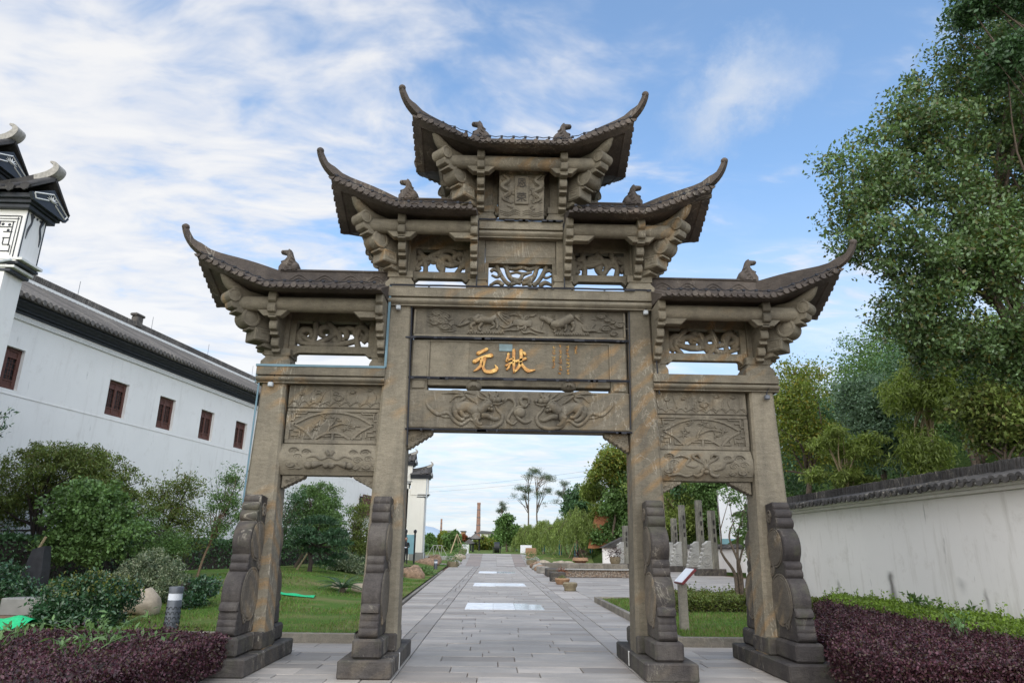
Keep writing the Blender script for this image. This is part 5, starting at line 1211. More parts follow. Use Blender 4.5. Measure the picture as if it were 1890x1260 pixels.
# ================================================================== right boundary wall with tiled coping
bw = thing('boundary_wall', 'long stained white garden wall with dark tile coping on the right', 'wall', (8.5, 0, 0))
WY0, WY1 = 3.5, 24.0; WT = 2.62; TILT = -0.008
m = MB(); m.box((0.19, (WY0+WY1)/2, WT/2), (0.38, WY1-WY0, WT), 0.01); m.build('wall', 'old_plaster', bw)
m = MB(); m.box((0.17, (WY0+WY1)/2, WT+0.035), (0.52, WY1-WY0, 0.065), 0.01); m.box((0.16, (WY0+WY1)/2, WT+0.095), (0.64, WY1-WY0, 0.05), 0.01); m.build('corbel_band', 'old_plaster', bw)
m = MB(); m.prism([(-0.335, WT+0.123), (-0.33, WT+0.155), (0.19, WT+0.27), (0.71, WT+0.155), (0.715, WT+0.123)], 'y', WY0, WY1); m.build('coping_bed', 'white_trim', bw)
def coping_tile():
    t = MB(); 
    t.loft([[(u, 0.085*math.cos(a)+0.0, zz+0.06*math.sin(a)) for a in np.linspace(PI, 0, 7)] for u, zz in ((-0.36, 0.03), (0.16, 0.155))])
    t.loft([[(-0.37, 0.105+0.09*math.cos(a), 0.035-0.07*math.sin(a)) for a in np.linspace(PI, 0, 7)], [(0.16, 0.105+0.09*math.cos(a), 0.155-0.05*math.sin(a)) for a in np.linspace(PI, 0, 7)]])
    t.loft([[(-0.375, 0.105+0.09*math.cos(a), 0.04-0.085*math.sin(a)) for a in np.linspace(PI, 0, 7)], [(-0.350, 0.105+0.09*math.cos(a), 0.04-0.085*math.sin(a)) for a in np.linspace(PI, 0, 7)]])
    return t.mesh('coping_tile', 'slate_tile', 45)
cte = coping_tile(); n = int((WY1-WY0)/0.21)
for i in range(n):
    o = link('coping_tile', cte, bw, (0.0+random.uniform(-0.012, 0.012), WY0+0.1+i*0.21+random.uniform(-0.008, 0.008), WT+0.135+random.uniform(-0.008, 0.008))); o.rotation_euler = (random.uniform(-0.05, 0.05), random.uniform(-0.04, 0.04), random.uniform(-0.05, 0.05))
for i in range(n):
    o = link('coping_tile', cte, bw, (0.38, WY0+0.1+i*0.21, WT+0.135)); o.rotation_euler = (0, 0, PI)
m = MB(); y = WY0
while y < WY1:
    d = random.uniform(0.022, 0.05); m.box((0.19+random.uniform(-0.015, 0.015), y+d/2, WT+0.375+random.uniform(-0.012, 0.012)), (0.17, d*0.8, 0.27), 0, 0, random.uniform(-0.10, 0.10)); y += d
stuff(m.build('ridge_tiles', 'slate_tile', bw, fix=False))
# ---- lower wall and granite pillars beyond the plaza
def P2(px, Y): return at(px, 1016, Y).x
fwl = thing('far_wall', 'low weathered white wall behind the granite pillars', 'wall', (0, 0, 0))
def far_wall(p, q, h):
    p = Vector((*p, 0)); q = Vector((*q, 0)); c = (p+q)/2; L = (q-p).length; a = math.atan2(q.y-p.y, q.x-p.x)
    MB().box((c.x, c.y, h/2), (L, 0.35, h), 0.02, a).build('wall', 'old_plaster', fwl)
    m = MB(); m.M = Matrix.Translation(c) @ Matrix.Rotation(a, 4, 'Z'); m.prism([(-0.38, h), (0, h+0.24), (0.38, h)], 'x', -L/2, L/2)
    for i in range(int(L/0.26)): 
        for s in (-1, 1): m.tube([(-L/2+0.13+i*0.26, s*0.40, h+0.01), (-L/2+0.13+i*0.26, 0.0, h+0.26)], 0.07, 5)
    m.build('coping', 'slate_tile', fwl)
far_wall((16.6, 42.0), (16.2, 66.5), 1.75); far_wall((16.2, 66.6), (11.0, 68.5), 1.75)
house = thing('small_roofed_wall', 'short white wall under a sloping dark roof beyond the pebble planter', 'wall', (0, 0, 0))
pA = Vector((P2(1113, 66), 66, 0)); m = MB(); m.box((pA.x+1.4, 66, 0.85), (2.9, 0.5, 1.7), 0.02); m.build('wall', 'old_plaster', house)
m = MB(); m.prism([(pA.x-0.15, 1.72), (pA.x+2.0, 2.75), (pA.x+3.3, 2.75), (pA.x+3.3, 1.72)], 'y', 65.5, 67.5); m.build('roof', 'slate_tile', house)
def granite_pillar(px, Y, ztop, label, dl):
    x = P2(px, Y); t = thing('granite_pillar', label, 'pillar', (x, Y, 0), 0.25, 'granite pillars beyond the plaza')
    m = MB(); m.loft([ring8(-0.24, 0.24, -0.24, 0.24, 0.0, 0.05), ring8(-0.21, 0.21, -0.21, 0.21, ztop, 0.05)]); m.build('shaft', 'old_granite', t)
    MB().box((-0.35, 0, 0.22), (2.1, 0.62, 0.44), 0.03).build('base', 'weathered_stone', t)
    pr = [(-0.22, 0.44), (-1.22, 0.44)]
    for k in range(6): cy = -1.13+0.085*k; cz = 0.48+0.275*k; pr += [(cy-0.06, cz), (cy-0.09, cz+0.10), (cy-0.02, cz+0.20), (cy+0.07, cz+0.21)]
    pr += [(-0.45, 2.22), (-0.22, 2.22)]
    m = MB(); m.prism(pr, 'y', -0.16, 0.16, 0.02)
    for s in (-1, 1): 
        for r in (0.38, 0.22): m.tube([(-0.66+r*math.cos(a), s*0.165, 0.98+r*math.sin(a)) for a in np.linspace(0, 2*PI, 17)], 0.03, 5)
    d = m.build('drum_slab', 'pale_granite', t)
    m = MB()                                                          # mortise slots
    for k in range(3): m.box((0.0, -0.245, ztop*(0.55+0.13*k)), (0.12, 0.02, 0.32))
    m.build('mortise', 'dark_opening', t)
granite_pillar(1262, 55.0, 5.0, 'second tall granite pillar from the left beyond the plaza', 0); granite_pillar(1294, 51.5, 5.15, 'tallest of the weathered granite pillars beyond the plaza', 0)
granite_pillar(1317, 47.5, 4.2, 'short granite pillar nearest the white billboard', 0); granite_pillar(1246, 60.0, 4.2, 'farthest, thinnest granite pillar beside the gateway column', 0)
granite_pillar(1155, 62.0, 3.6, 'granite pillar seen left of the right inner gateway column', 0)
b = at(1323, 905, 58); c = at(1420, 872, 58); t = thing('billboard', 'large white billboard standing behind the low garden wall', 'billboard', (b.x, 58, 0), -0.05)
m = MB(); m.prism([(0, 1.5), (4.6, 1.3), (4.6, c.z+0.2), (0, b.z)], 'y', -0.06, 0.06); m.build('panel', 'sign_white', t)
m = MB().box((2.3, -0.064, 2.1), (4.4, 0.012, 0.9)); m.build('printed_band', 'sign_teal', t)
for k in range(3): MB().box((0.4+1.9*k, 0.12, 1.5), (0.12, 0.12, 3.0)).build('post', 'steel_grey', t)
# ================================================================== plants
def leaf_mesh(name, C, size, mat, par=None, aspect=0.5, droop=0.0, up=0.35, seed=1, fold=0.25, out=None):
    r = np.random.default_rng(seed); n = len(C); C = np.asarray(C, float)
    d = r.normal(size=(n, 3)); d[:, 2] -= droop
    if out is not None: d += out
    d /= np.linalg.norm(d, axis=1)[:, None]+1e-9
    u = r.normal(size=(n, 3)); u[:, 2] += up*2
    w = np.cross(d, u); w /= np.linalg.norm(w, axis=1)[:, None]+1e-9
    nn = np.cross(w, d); s = size*(0.6+0.8*r.random(n))[:, None]
    V = np.empty((n, 4, 3)); V[:, 0] = C; V[:, 1] = C+d*s*0.5+w*s*aspect*0.5+nn*s*fold*0.3; V[:, 2] = C+d*s; V[:, 3] = C+d*s*0.5-w*s*aspect*0.5+nn*s*fold*0.3
    return fast_mesh(name, V.reshape(-1, 3), np.arange(4*n).reshape(-1, 4), mat, par)
def clumps(lobes, n, seed, shell=0.55):
    """clump centres spread through ellipsoid lobes [(centre, radii)], denser towards the outside"""
    r = np.random.default_rng(seed); L = [(np.array(c, float), np.array(q, float)) for c, q in lobes]
    w = np.array([np.prod(q)**(2/3) for _, q in L]); k = r.choice(len(L), n, p=w/w.sum()); o = np.empty((n, 3))
    d = r.normal(size=(n, 3)); d /= np.linalg.norm(d, axis=1)[:, None]; rad = r.random(n)**(1/3); rad = shell+(1-shell)*rad if False else np.where(r.random(n) < 0.75, shell+(1-shell)*r.random(n), rad*shell)
    for i in range(n): c, q = L[k[i]]; o[i] = c+d[i]*q*rad[i]
    return o
def spread(cl, per, rad, seed, flat=0.75):
    r = np.random.default_rng(seed); n = len(cl); q = (0.5+r.random(n))
    v = r.normal(size=(n*per, 3)); v /= np.linalg.norm(v, axis=1)[:, None]; v *= (r.random(n*per)**0.42)[:, None]*1.9
    return np.repeat(cl, per, 0)+v*np.repeat(q, per)[:, None]*rad*np.array([1, 1, flat])
def branches(m, base, top, cl, n, r0, seed, wob=0.12):
    rg = random.Random(seed); base = Vector(base); top = Vector(top)
    idx = rg.sample(range(len(cl)), min(n, len(cl)))
    for i in idx:
        e = Vector(cl[i]); f = rg.uniform(0.25, 0.95); a = base.lerp(top, f); L = (e-a).length
        mid = a.lerp(e, 0.45)+Vector((rg.uniform(-1, 1), rg.uniform(-1, 1), rg.uniform(0.0, 0.9)))*L*wob
        m.tube([a, mid, e], (r0*(1-f*0.65)*0.6, r0*0.3, r0*0.06), 5, sm=4)
def tree(name, label, cat, base, top, lobes, ncl, per, crad, leaf, mat, r0=0.12, nb=24, bark='bark', seed=1, aspect=0.5, droop=0.0, shell=0.55, group=None, trunks=None, bend=0.04, flat=0.75, crown='crown'):
    base = Vector(base); t = thing(name, label, cat, base, 0, group); loc = lambda p: Vector(p)-base
    lob = [(tuple(loc(c)), q) for c, q in lobes]; cl = clumps(lob, ncl, seed, shell); rg = random.Random(seed)
    m = MB()
    for tp, rr in (trunks or [(top, r0)]):
        tp = loc(tp); L = tp.length; P = [Vector((0, 0, -0.15)), Vector((rg.uniform(-1, 1)*0.03*L, 0, 0.05*L))] + [Vector((0, 0, 0)).lerp(tp, f)+Vector((rg.uniform(-1, 1), rg.uniform(-1, 1), 0))*L*bend for f in (0.35, 0.7)]+[tp]
        m.tube(P, (rr*1.35, rr*1.05, rr*0.85, rr*0.55, rr*0.2), 8, sm=5)
        branches(m, tp*0.25, tp, cl, nb//len(trunks or [1]), rr, seed+3)
    m.build('trunk', bark, t, smooth=True, fix=False)
    leaf_mesh(crown, spread(cl, per, crad, seed+1, flat), leaf, mat, t, aspect, droop, seed=seed+2)
    return t, cl
# ---- the great camphor tree behind the wall
def A(px, py, Y): return tuple(at(px, py, Y))
def lob(px, py, Y, rx, ry, rz): return (A(px, py, Y), (rx, ry, rz))
tree('camphor_tree', 'huge leafy camphor tree leaning over the wall at the upper right', 'tree', (12.6, 15.5, 1.2), A(1830, 330, 15.0),
     [lob(1690, 250, 14.5, 1.35, 1.6, 1.15), lob(1615, 330, 14.3, 0.95, 1.3, 0.8), lob(1780, 160, 15.0, 1.5, 1.8, 1.0), lob(1865, 250, 15, 1.8, 2.2, 1.7), lob(1870, 60, 15.5, 1.25, 1.6, 0.9),
      lob(1600, 440, 14.2, 0.80, 1.1, 0.55), lob(1690, 480, 14.0, 1.1, 1.2, 0.75), lob(1800, 500, 14.5, 1.5, 1.8, 1.2), lob(1700, 570, 14.5, 1.15, 1.4, 0.7), lob(1880, 430, 15, 1.6, 2.0, 1.8), lob(1830, 640, 15, 1.5, 1.8, 0.8), lob(1930, 700, 15, 1.5, 1.6, 1.2), lob(1960, 200, 15.5, 2.2, 2.4, 3.4), lob(1720, 640, 14.8, 0.8, 1.0, 0.5), lob(1750, 340, 14.3, 1.2, 1.2, 0.9), lob(1800, 420, 14.2, 1.1, 1.2, 0.7), lob(1570, 370, 14.2, 0.65, 0.9, 0.5), lob(1560, 310, 14.2, 0.5, 0.8, 0.35)],
     950, 135, 0.235, 0.102, 'leaf_camphor', 0.17, 44, 'bark', 11, 0.55, 0.15, 0.45)
tree('leafy_tree', 'dark overhanging tree with loose leaves in the top right corner', 'tree', (14.5, 14.0, 1.5), A(1960, 60, 13.0),
     [lob(1800, 10, 13.0, 0.75, 0.9, 0.40), lob(1880, -20, 13, 1.1, 1.2, 0.6), lob(1865, 110, 13, 0.7, 0.9, 0.35)], 150, 60, 0.16, 0.12, 'leaf_dark', 0.10, 20, 'bark', 12, 0.5, 0.25)
# ---- trees and bamboo on the hill, near to far
G_H = 'trees on the wooded hill'
def hill_tree(name, label, px, py_top, py_bot, wpx, Y, mat, seed, n=150, per=60, leaf=None, bark='bark', kind='round', cat='tree'):
    c = at(px, (py_top+py_bot)/2, Y); rz = (at(px, py_top, Y).z-at(px, py_bot, Y).z)/2; rx = wpx/2/FPX*Y*1.03
    bz_ = min(hill_h(c.x, Y) if c.x > 9 else 0.9, c.z-rz*0.7); rg = random.Random(seed)
    if kind == 'round':
        L = [(tuple(c+Vector((rg.uniform(-.5, .5)*rx, rg.uniform(-.5, .5)*rx, rg.uniform(-.55, .5)*rz))), (rx*rg.uniform(.40, .62), rx*rg.uniform(.5, .75), rz*rg.uniform(.36, .55))) for _ in range(9)]
        fl, dr, asp = 0.75, 0.1, 0.55
    elif kind == 'bamboo':
        L = [(tuple(c+Vector((rg.uniform(-.7, .7)*rx, rg.uniform(-.6, .6)*rx, rg.uniform(-.8, .75)*rz))), (rx*rg.uniform(.22, .40), rx*rg.uniform(.3, .5), rz*rg.uniform(.20, .34))) for _ in range(16)]
        fl, dr, asp = 0.5, 0.9, 0.24
    leaf = (leaf or 0.0078*Y**0.9)*0.78; per = int(per*1.9)
    return tree(name, label, cat, (c.x, Y, bz_), tuple(c+Vector((0, 0, rz*0.3))), L, n, per, max(0.15, min(rx, rz)*0.15), leaf, mat, 0.06+0.012*rz*2, 16, bark, seed, asp, dr, 0.4, G_H, flat=fl)
hill_tree('yellowing_tree', 'loose green tree with yellowing leaves right of the gateway roof', 1478, 640, 900, 190, 27, 'leaf_yellow', 31, 150, 60)
hill_tree('dense_tree', 'rounded blue-green tree behind the wall, right of the yellowing tree', 1620, 665, 905, 160, 23, 'leaf_blue', 32, 190, 70)
hill_tree('bamboo_clump', 'feathery light green bamboo clump above the middle of the wall', 1715, 640, 880, 190, 20, 'leaf_bamboo', 33, 200, 60, 0.22, 'bamboo_pole', 'bamboo', 'bamboo')
hill_tree('wall_shrub', 'reddish green shrub leaning over the coping at the right edge', 1840, 690, 860, 200, 15, 'leaf_olive', 34, 130, 60, 0.13, 'bark', 'round', 'shrub')
hill_tree('wall_bamboo', 'low bamboo spray just above the tile coping', 1560, 790, 905, 150, 21, 'leaf_bamboo', 35, 90, 50, 0.20, 'bamboo_pole', 'bamboo', 'bamboo')
hill_tree('dark_tree', 'dark tree filling the gap behind the yellowing tree', 1540, 700, 930, 260, 36, 'leaf_dark', 36, 170, 60)
hill_tree('tall_dark_tree', 'tall dark tree behind the blue-green tree', 1680, 590, 860, 260, 32, 'leaf_dark', 37, 190, 60)
hill_tree('mid_green_tree', 'mid green tree between the camphor tree and the bamboo', 1790, 600, 820, 240, 27, 'leaf_mid', 38, 190, 60)
hill_tree('hill_tree', 'fresh green tree high on the slope under the camphor crown', 1640, 575, 800, 230, 44, 'leaf_mid', 51, 150, 60)
hill_tree('hill_tree', 'bright yellow-green tree on the slope right of the blue-green tree', 1760, 560, 790, 230, 38, 'leaf_yellow', 52, 150, 60)
hill_tree('hill_tree', 'green tree at the top of the slope near the right edge', 1875, 560, 780, 220, 36, 'leaf_mid', 53, 140, 60)
hill_tree('hill_tree', 'green tree filling the slope above the left end of the wall', 1560, 650, 860, 200, 40, 'leaf_mid', 54, 150, 60)
hill_tree('hill_tree', 'bright green tree glimpsed behind the outer right column', 1490, 760, 960, 150, 44, 'leaf_mid', 39, 120, 60)
hill_tree('hill_tree', 'green hill tree above the shortest granite pillar', 1350, 840, 1000, 170, 66, 'leaf_mid', 40, 150, 60)
hill_tree('hill_tree', 'dark hill tree above the tallest granite pillar', 1285, 820, 985, 150, 72, 'leaf_dark', 41, 150, 60)
hill_tree('bamboo_clump', 'bamboo on the hill behind the granite pillars', 1235, 850, 1010, 150, 70, 'leaf_bamboo', 42, 160, 60, 0.5, 'bamboo_pole', 'bamboo', 'bamboo')
hill_tree('leafy_hill_tree', 'tall yellow-green tree right under the main lintel corner', 1130, 803, 900, 95, 74, 'leaf_yellow', 43, 120, 60)
hill_tree('leafy_hill_tree', 'broad green tree hanging below the tall yellow-green tree', 1155, 845, 965, 110, 76, 'leaf_mid', 44, 150, 60)
hill_tree('bamboo_clump', 'olive bamboo clump left of the right inner column', 1118, 870, 965, 90, 78, 'leaf_bamboo', 45, 140, 60, 0.5, 'bamboo_pole', 'bamboo', 'bamboo')
hill_tree('dark_hill_tree', 'dark tree between the pines and the bamboo hill', 1068, 888, 985, 70, 92, 'leaf_dark', 46, 110, 60)
hill_tree('hill_shrub', 'green shrubs covering the hillside below the bamboo', 1140, 945, 1020, 110, 76, 'leaf_mid', 47, 120, 50, None, 'bark', 'round', 'shrub')
hill_tree('hill_shrub', 'grey-green shrub mass at the foot of the hill', 1200, 930, 1030, 130, 72, 'leaf_mid', 48, 120, 50, None, 'bark', 'round', 'shrub')
m = MB(); eb = []
for i in range(7):
    for j in range(6):
        px = 1085+i*11+j*3; py = 1012-j*14; eb.append(tuple(at(px, py, 75.0+j*0.45-i*0.12)+Vector((0, random.uniform(-.12, .12), random.uniform(-.1, .1)))))
m._add(eb, [(i*6+j, (i+1)*6+j, (i+1)*6+j+1, i*6+j+1) for i in range(6) for j in range(5)]); struct(m.build('earth_bank', 'red_earth'))
# ---- far centre: pines, willows, broad tree
def pine(px0, py0, px1, py1, Y, tiers, label, seed, scale=1.0):
    b = at(px0, py0, Y); tp = at(px1, py1, Y); rg = random.Random(seed)
    L = [(A(px, py, Y+rg.uniform(-1, 1)), (w/FPX*Y, w/FPX*Y*0.8, h/FPX*Y)) for px, py, w, h in tiers]
    tree('pine_tree', label, 'tree', b, tp, L, 20*len(tiers), 26, 0.30*scale, 0.28*scale, 'leaf_pine', 0.15*scale, 20, 'bark', seed, 0.16, 0.0, 0.4, 'pines beyond the ramp', bend=0.006, flat=0.5)
pine(975, 1000, 976, 885, 120, [(978, 878, 14, 10), (962, 900, 14, 7), (950, 915, 8, 6), (975, 905, 14, 9), (985, 870, 12, 8), (968, 918, 12, 5)], 'left of the two tall pines rising over the willows', 61)
pine(991, 1000, 992, 880, 118, [(1000, 880, 14, 9), (1015, 882, 13, 9), (990, 868, 10, 7), (995, 912, 12, 7), (1012, 905, 10, 6), (1005, 930, 8, 5)], 'right of the two tall pines rising over the willows', 62)
pine(1043, 960, 1042, 900, 125, [(1042, 893, 11, 7), (1034, 910, 9, 6), (1025, 925, 8, 5), (1040, 915, 10, 4)], 'single smaller pine left of the dark tree', 63)
pine(928, 985, 926, 935, 130, [(926, 930, 8, 5), (922, 942, 7, 4), (930, 938, 7, 4)], 'small pine top behind the broad green tree', 64)
hill_tree('broad_tree', 'broad green tree left of the tall pines', 936, 945, 1000, 46, 105, 'leaf_mid', 65, 110, 50)
def willow(px, py_top, wpx, Y, seed, label, zb=None):
    top = at(px, py_top, Y); rx = wpx/2/FPX*Y; zb = 0.9 if zb is None else zb; base = Vector((top.x, Y, zb)); h = top.z-zb
    t = thing('willow_tree', label, 'tree', base, 0, 'willows beside the path'); r = np.random.default_rng(seed)
    m = MB(); m.tube([(0, 0, -0.2), (0.05, 0, h*0.3), (0, 0.05, h*0.55)], (0.16, 0.12, 0.08), 7, sm=4); P = []
    for k in range(120):
        a = r.random()*2*PI; q = r.random()**0.6; o = Vector((math.cos(a)*rx*q, math.sin(a)*rx*q, h*(0.96-0.42*q*q)+r.normal()*0.05*h)); 
        if k < 22: m.tube([(0, 0, h*0.5), (o.x*0.4, o.y*0.4, h*0.75), tuple(o)], (0.06, 0.035, 0.012), 5, sm=3)
        ln = h*(0.16+0.42*r.random()**1.3); n = 95; f = r.random(n); P.append(np.stack([o.x*(1+0.16*f)+r.normal(size=n)*0.10, o.y*(1+0.16*f)+r.normal(size=n)*0.10, np.maximum(0.35, o.z-ln*f)], 1))
    m.build('trunk', 'bark', t, smooth=True, fix=False); leaf_mesh('crown', np.concatenate(P), 0.26, 'leaf_willow', t, 0.17, 2.2, seed=seed)
    w = MB(); w.tube([(0, 0, 0.3), (0, 0, 1.9)], 0.19, 8); w.build('trunk_wrap', 'teal_wrap', t)
    for a in (0.4, 2.5, 4.6): MB().tube([(1.1*math.cos(a), 1.1*math.sin(a), -0.05), (0.05, 0.05, 2.4)], 0.05, 6).build('stake', 'bamboo_pole', t)
willow(1062, 936, 80, 76, 71, 'largest weeping willow, nearest the earth bank', 0.25); willow(1034, 955, 72, 82, 72, 'weeping willow just left of the largest one', 0.6)
willow(1003, 958, 56, 90, 73, 'weeping willow right below the tall pines'); willow(975, 966, 50, 98, 74, 'weeping willow second from the left of the row'); willow(953, 970, 40, 108, 75, 'leftmost and farthest weeping willow of the row')
willow(1090, 950, 70, 84, 76, 'pale willow half hidden behind the largest willow', 0.4)
# ---- small park trees at the left of the ramp
for i, (px, pt, w, Y, mt, lab) in enumerate(((795, 985, 30, 100, 'leaf_mid', 'young tree left of the stakes, beside the parked cars'), (815, 980, 28, 105, 'leaf_yellow', 'slim yellow-green tree below the small chimney'), (838, 975, 40, 98, 'leaf_mid', 'loose pale tree with stakes left of the pavilion'), (775, 1000, 26, 96, 'leaf_dark', 'small dark tree right behind the parked cars'), (895, 990, 44, 120, 'leaf_yellow', 'round yellow-green tree right of the pavilion'), (915, 985, 40, 130, 'leaf_mid', 'green bushes on the slope right of the pavilion'), (855, 985, 22, 140, 'leaf_red', 'rusty red tree behind the pavilion roof'))):
    hill_tree('park_tree', lab, px, pt, 1018, w, Y, mt, 80+i, 70, 46)
# ---- left garden
tree('dome_tree', 'wide dome-shaped tree with drooping leaves at the far left', 'tree', (-14.6, 22.0, 0.55), A(110, 940, 22), [lob(125, 868, 22, 1.75, 1.7, 0.75), lob(45, 905, 22, 1.2, 1.4, 0.75), lob(205, 895, 22.2, 0.95, 1.2, 0.75), lob(5, 950, 22, 0.7, 1.0, 0.65), lob(228, 930, 22, 0.6, 0.9, 0.55), lob(110, 838, 22, 1.2, 1.3, 0.40), lob(165, 850, 22, 0.9, 1.0, 0.5)],
     430, 70, 0.15, 0.10, 'leaf_olive', 0.09, 46, 'dark_twig', 101, 0.35, 0.8, 0.6)
tree('round_shrub', 'big bushy green shrub in front of the dome tree', 'shrub', (-12.4, 19.3, 0.5), A(170, 960, 19.3), [lob(165, 945, 19.3, 1.15, 1.1, 0.75), lob(200, 980, 19.2, 0.95, 1.0, 0.7), lob(125, 985, 19.3, 0.8, 0.9, 0.7), lob(170, 910, 19.4, 0.8, 0.8, 0.45), lob(160, 1020, 19.2, 1.0, 0.9, 0.4)],
     330, 85, 0.12, 0.085, 'leaf_mid', 0.05, 50, 'dark_twig', 102, 0.7, 0.1, 0.5)
tree('loose_shrub', 'loose tall shrub with upright twigs left of the gateway', 'shrub', (-11.3, 24.5, 0.55), A(320, 920, 24.5), [lob(300, 950, 24.5, 0.9, 0.9, 0.9), lob(335, 960, 24.3, 1.0, 1.0, 0.8), lob(290, 910, 24.6, 0.7, 0.7, 0.5), lob(345, 900, 24.5, 0.7, 0.8, 0.5), lob(310, 1010, 24.4, 1.2, 1.0, 0.5)],
     190, 60, 0.15, 0.085, 'leaf_olive', 0.05, 40, 'dark_twig', 103, 0.4, 0.0, 0.45)
tree('fine_leaf_tree', 'feathery light green tree between the two loose shrubs', 'tree', (-11.6, 22.6, 0.55), A(255, 960, 22.6), [lob(262, 975, 22.6, 0.75, 0.8, 0.8), lob(290, 1010, 22.5, 0.8, 0.8, 0.4), lob(320, 1000, 22.6, 0.7, 0.8, 0.45)], 170, 60, 0.14, 0.065, 'leaf_mid', 0.04, 24, 'dark_twig', 104, 0.4, 0.1, 0.4)
tree('slim_tree', 'slim young tree with upright sparse twigs left of the outer column', 'tree', (-9.3, 22.8, 0.5), A(415, 930, 22.8), [lob(415, 925, 22.8, 0.65, 0.7, 0.65), lob(425, 885, 22.8, 0.45, 0.5, 0.5), lob(400, 975, 22.8, 0.5, 0.6, 0.35), lob(440, 950, 22.8, 0.45, 0.5, 0.4)], 110, 46, 0.13, 0.075, 'leaf_mid', 0.04, 28, 'pale_bark', 105, 0.4, 0.0, 0.3)
def twigs(name, label, base_px, tips, Y, mat, seed, group=None):
    b = at(*base_px, Y); t = thing(name, label, 'shrub', b, 0, group); r = np.random.default_rng(seed); m = MB(); P = []
    for px, py in tips:
        e = at(px, py, Y+r.normal()*0.3)-b; mid = e*0.5+Vector((r.normal()*0.06, r.normal()*0.1, 0)); m.tube([(0, 0, 0), mid, e], (0.014, 0.009, 0.003), 4, sm=4)
        for f in np.linspace(0.35, 1, 30): q = mid*(2*f*(1-f))+e*f*f; P.append(np.array(q)+r.normal(size=3)*0.045)
    m.build('stem', 'dark_twig', t, fix=False); stuff(leaf_mesh('leaf', np.array(P), 0.09, mat, t, 0.4, -0.6, seed=seed))
twigs('upright_twigs', 'bare upright twigs standing above the loose shrub', (320, 960), [(285, 880), (300, 868), (310, 890), (328, 862), (342, 872), (350, 885), (333, 850), (365, 868), (375, 890), (296, 895)], 24.5, 'leaf_olive', 106)
twigs('upright_twigs', 'upright leafy twigs above the slim young tree', (415, 950), [(388, 880), (398, 868), (408, 875), (420, 862), (432, 858), (446, 870), (458, 866), (440, 890), (380, 898)], 22.8, 'leaf_mid', 107)
twigs('edge_branch', 'leafy branch tip poking in from the left edge', (-60, 830), [(10, 770), (25, 755), (15, 785), (0, 760), (5, 800)], 12.0, 'leaf_glossy', 108)
tree('osmanthus_tree', 'dense round-topped tree behind the pruned pine', 'tree', (-9.0, 33, 0.5), A(588, 960, 33), [lob(587, 928, 33, 1.25, 1.2, 0.85), lob(570, 955, 33, 1.05, 1.1, 0.85), lob(606, 955, 33, 1.05, 1.1, 0.85), lob(588, 985, 33, 1.35, 1.2, 0.75), lob(587, 908, 33, 0.85, 0.9, 0.42)], 330, 90, 0.14, 0.085, 'leaf_mid', 0.08, 40, 'bark', 109, 0.5, 0.1, 0.6)
tree('sparse_tree', 'sparse small-leaved tree beside the left inner column', 'tree', (-7.0, 35, 0.5), A(665, 960, 35), [lob(665, 950, 35, 0.75, 0.8, 0.9), lob(655, 985, 35, 0.9, 0.9, 0.8), lob(675, 1005, 35, 0.8, 0.8, 0.6)], 130, 60, 0.16, 0.09, 'leaf_olive', 0.06, 30, 'bark', 110, 0.45, 0.1, 0.5)
tree('sparse_tree', 'sparse twiggy tree just right of the left outer column', 'tree', (-10.0, 32, 0.5), A(535, 960, 32), [lob(530, 955, 32, 0.6, 0.8, 1.1), lob(545, 915, 32, 0.5, 0.6, 0.6), lob(528, 1000, 32, 0.6, 0.7, 0.6)], 80, 44, 0.18, 0.09, 'leaf_dark', 0.06, 30, 'bark', 111, 0.45, 0.1, 0.4)
# cloud-pruned pine
def podocarp():
    b = Vector((-7.25, 28.5, 0.42)); t = thing('pruned_pine', 'cloud-pruned dark green pine with flat tiers on the lawn', 'tree', b); m = MB()
    tp = at(592, 985, 28.5)-b; m.tube([(0, 0, -0.1), (0.05, 0, 0.5), (-0.05, 0.05, 1.0), (0.1, 0, 1.5), tp], (0.11, 0.09, 0.08, 0.07, 0.04), 8, sm=5)
    r = np.random.default_rng(5); n = 0
    for px, py, w, h in ((560, 985, 26, 9), (620, 988, 24, 8), (590, 965, 34, 9), (592, 1000, 48, 8), (555, 1005, 22, 6), (630, 1005, 20, 6), (585, 1018, 26, 5), (625, 1030, 18, 5), (600, 1042, 20, 5)):
        c = np.array(at(px, py, 28.5+r.normal()*0.3)-b); k = int(w*h*4.0); q = r.normal(size=(k, 3)); q /= np.linalg.norm(q, axis=1)[:, None]; q[:, 2] = np.abs(q[:, 2])*1.0-0.15
        q *= (0.55+0.45*r.random(k))[:, None]; C = c+q*np.array([w, w*0.9, h*1.5])/FPX*28.5; m.tube([tuple(tp*0.7), tuple(c*0.6+np.array(tp)*0.25), tuple(c)], (0.04, 0.03, 0.015), 5, sm=3)
        leaf_mesh('needle_pad', C, 0.16, 'leaf_podocarp', t, 0.22, -0.8, seed=int(px))
    m.build('trunk', 'dark_twig', t, smooth=True, fix=False)
podocarp()
def bush(name, label, lobes, base, n, per, rad, leaf, mat, seed, asp=0.5, dr=0.0, tip=None, cat='shrub', nb=26, shell=0.6):
    t, cl = tree(name, label, cat, base, tuple(Vector(base)+Vector((0, 0, 0.5))), lobes, n, per, rad, leaf, mat, 0.03, nb, 'dark_twig', seed, asp, dr, shell)
    if tip:
        top = cl[cl[:, 2] > np.quantile(cl[:, 2], 0.55)]; leaf_mesh('young_leaf', spread(top, 9, rad, seed+9)+np.array([0, 0, 0.04]), leaf*0.9, tip, t, asp, -0.8, seed=seed+8)
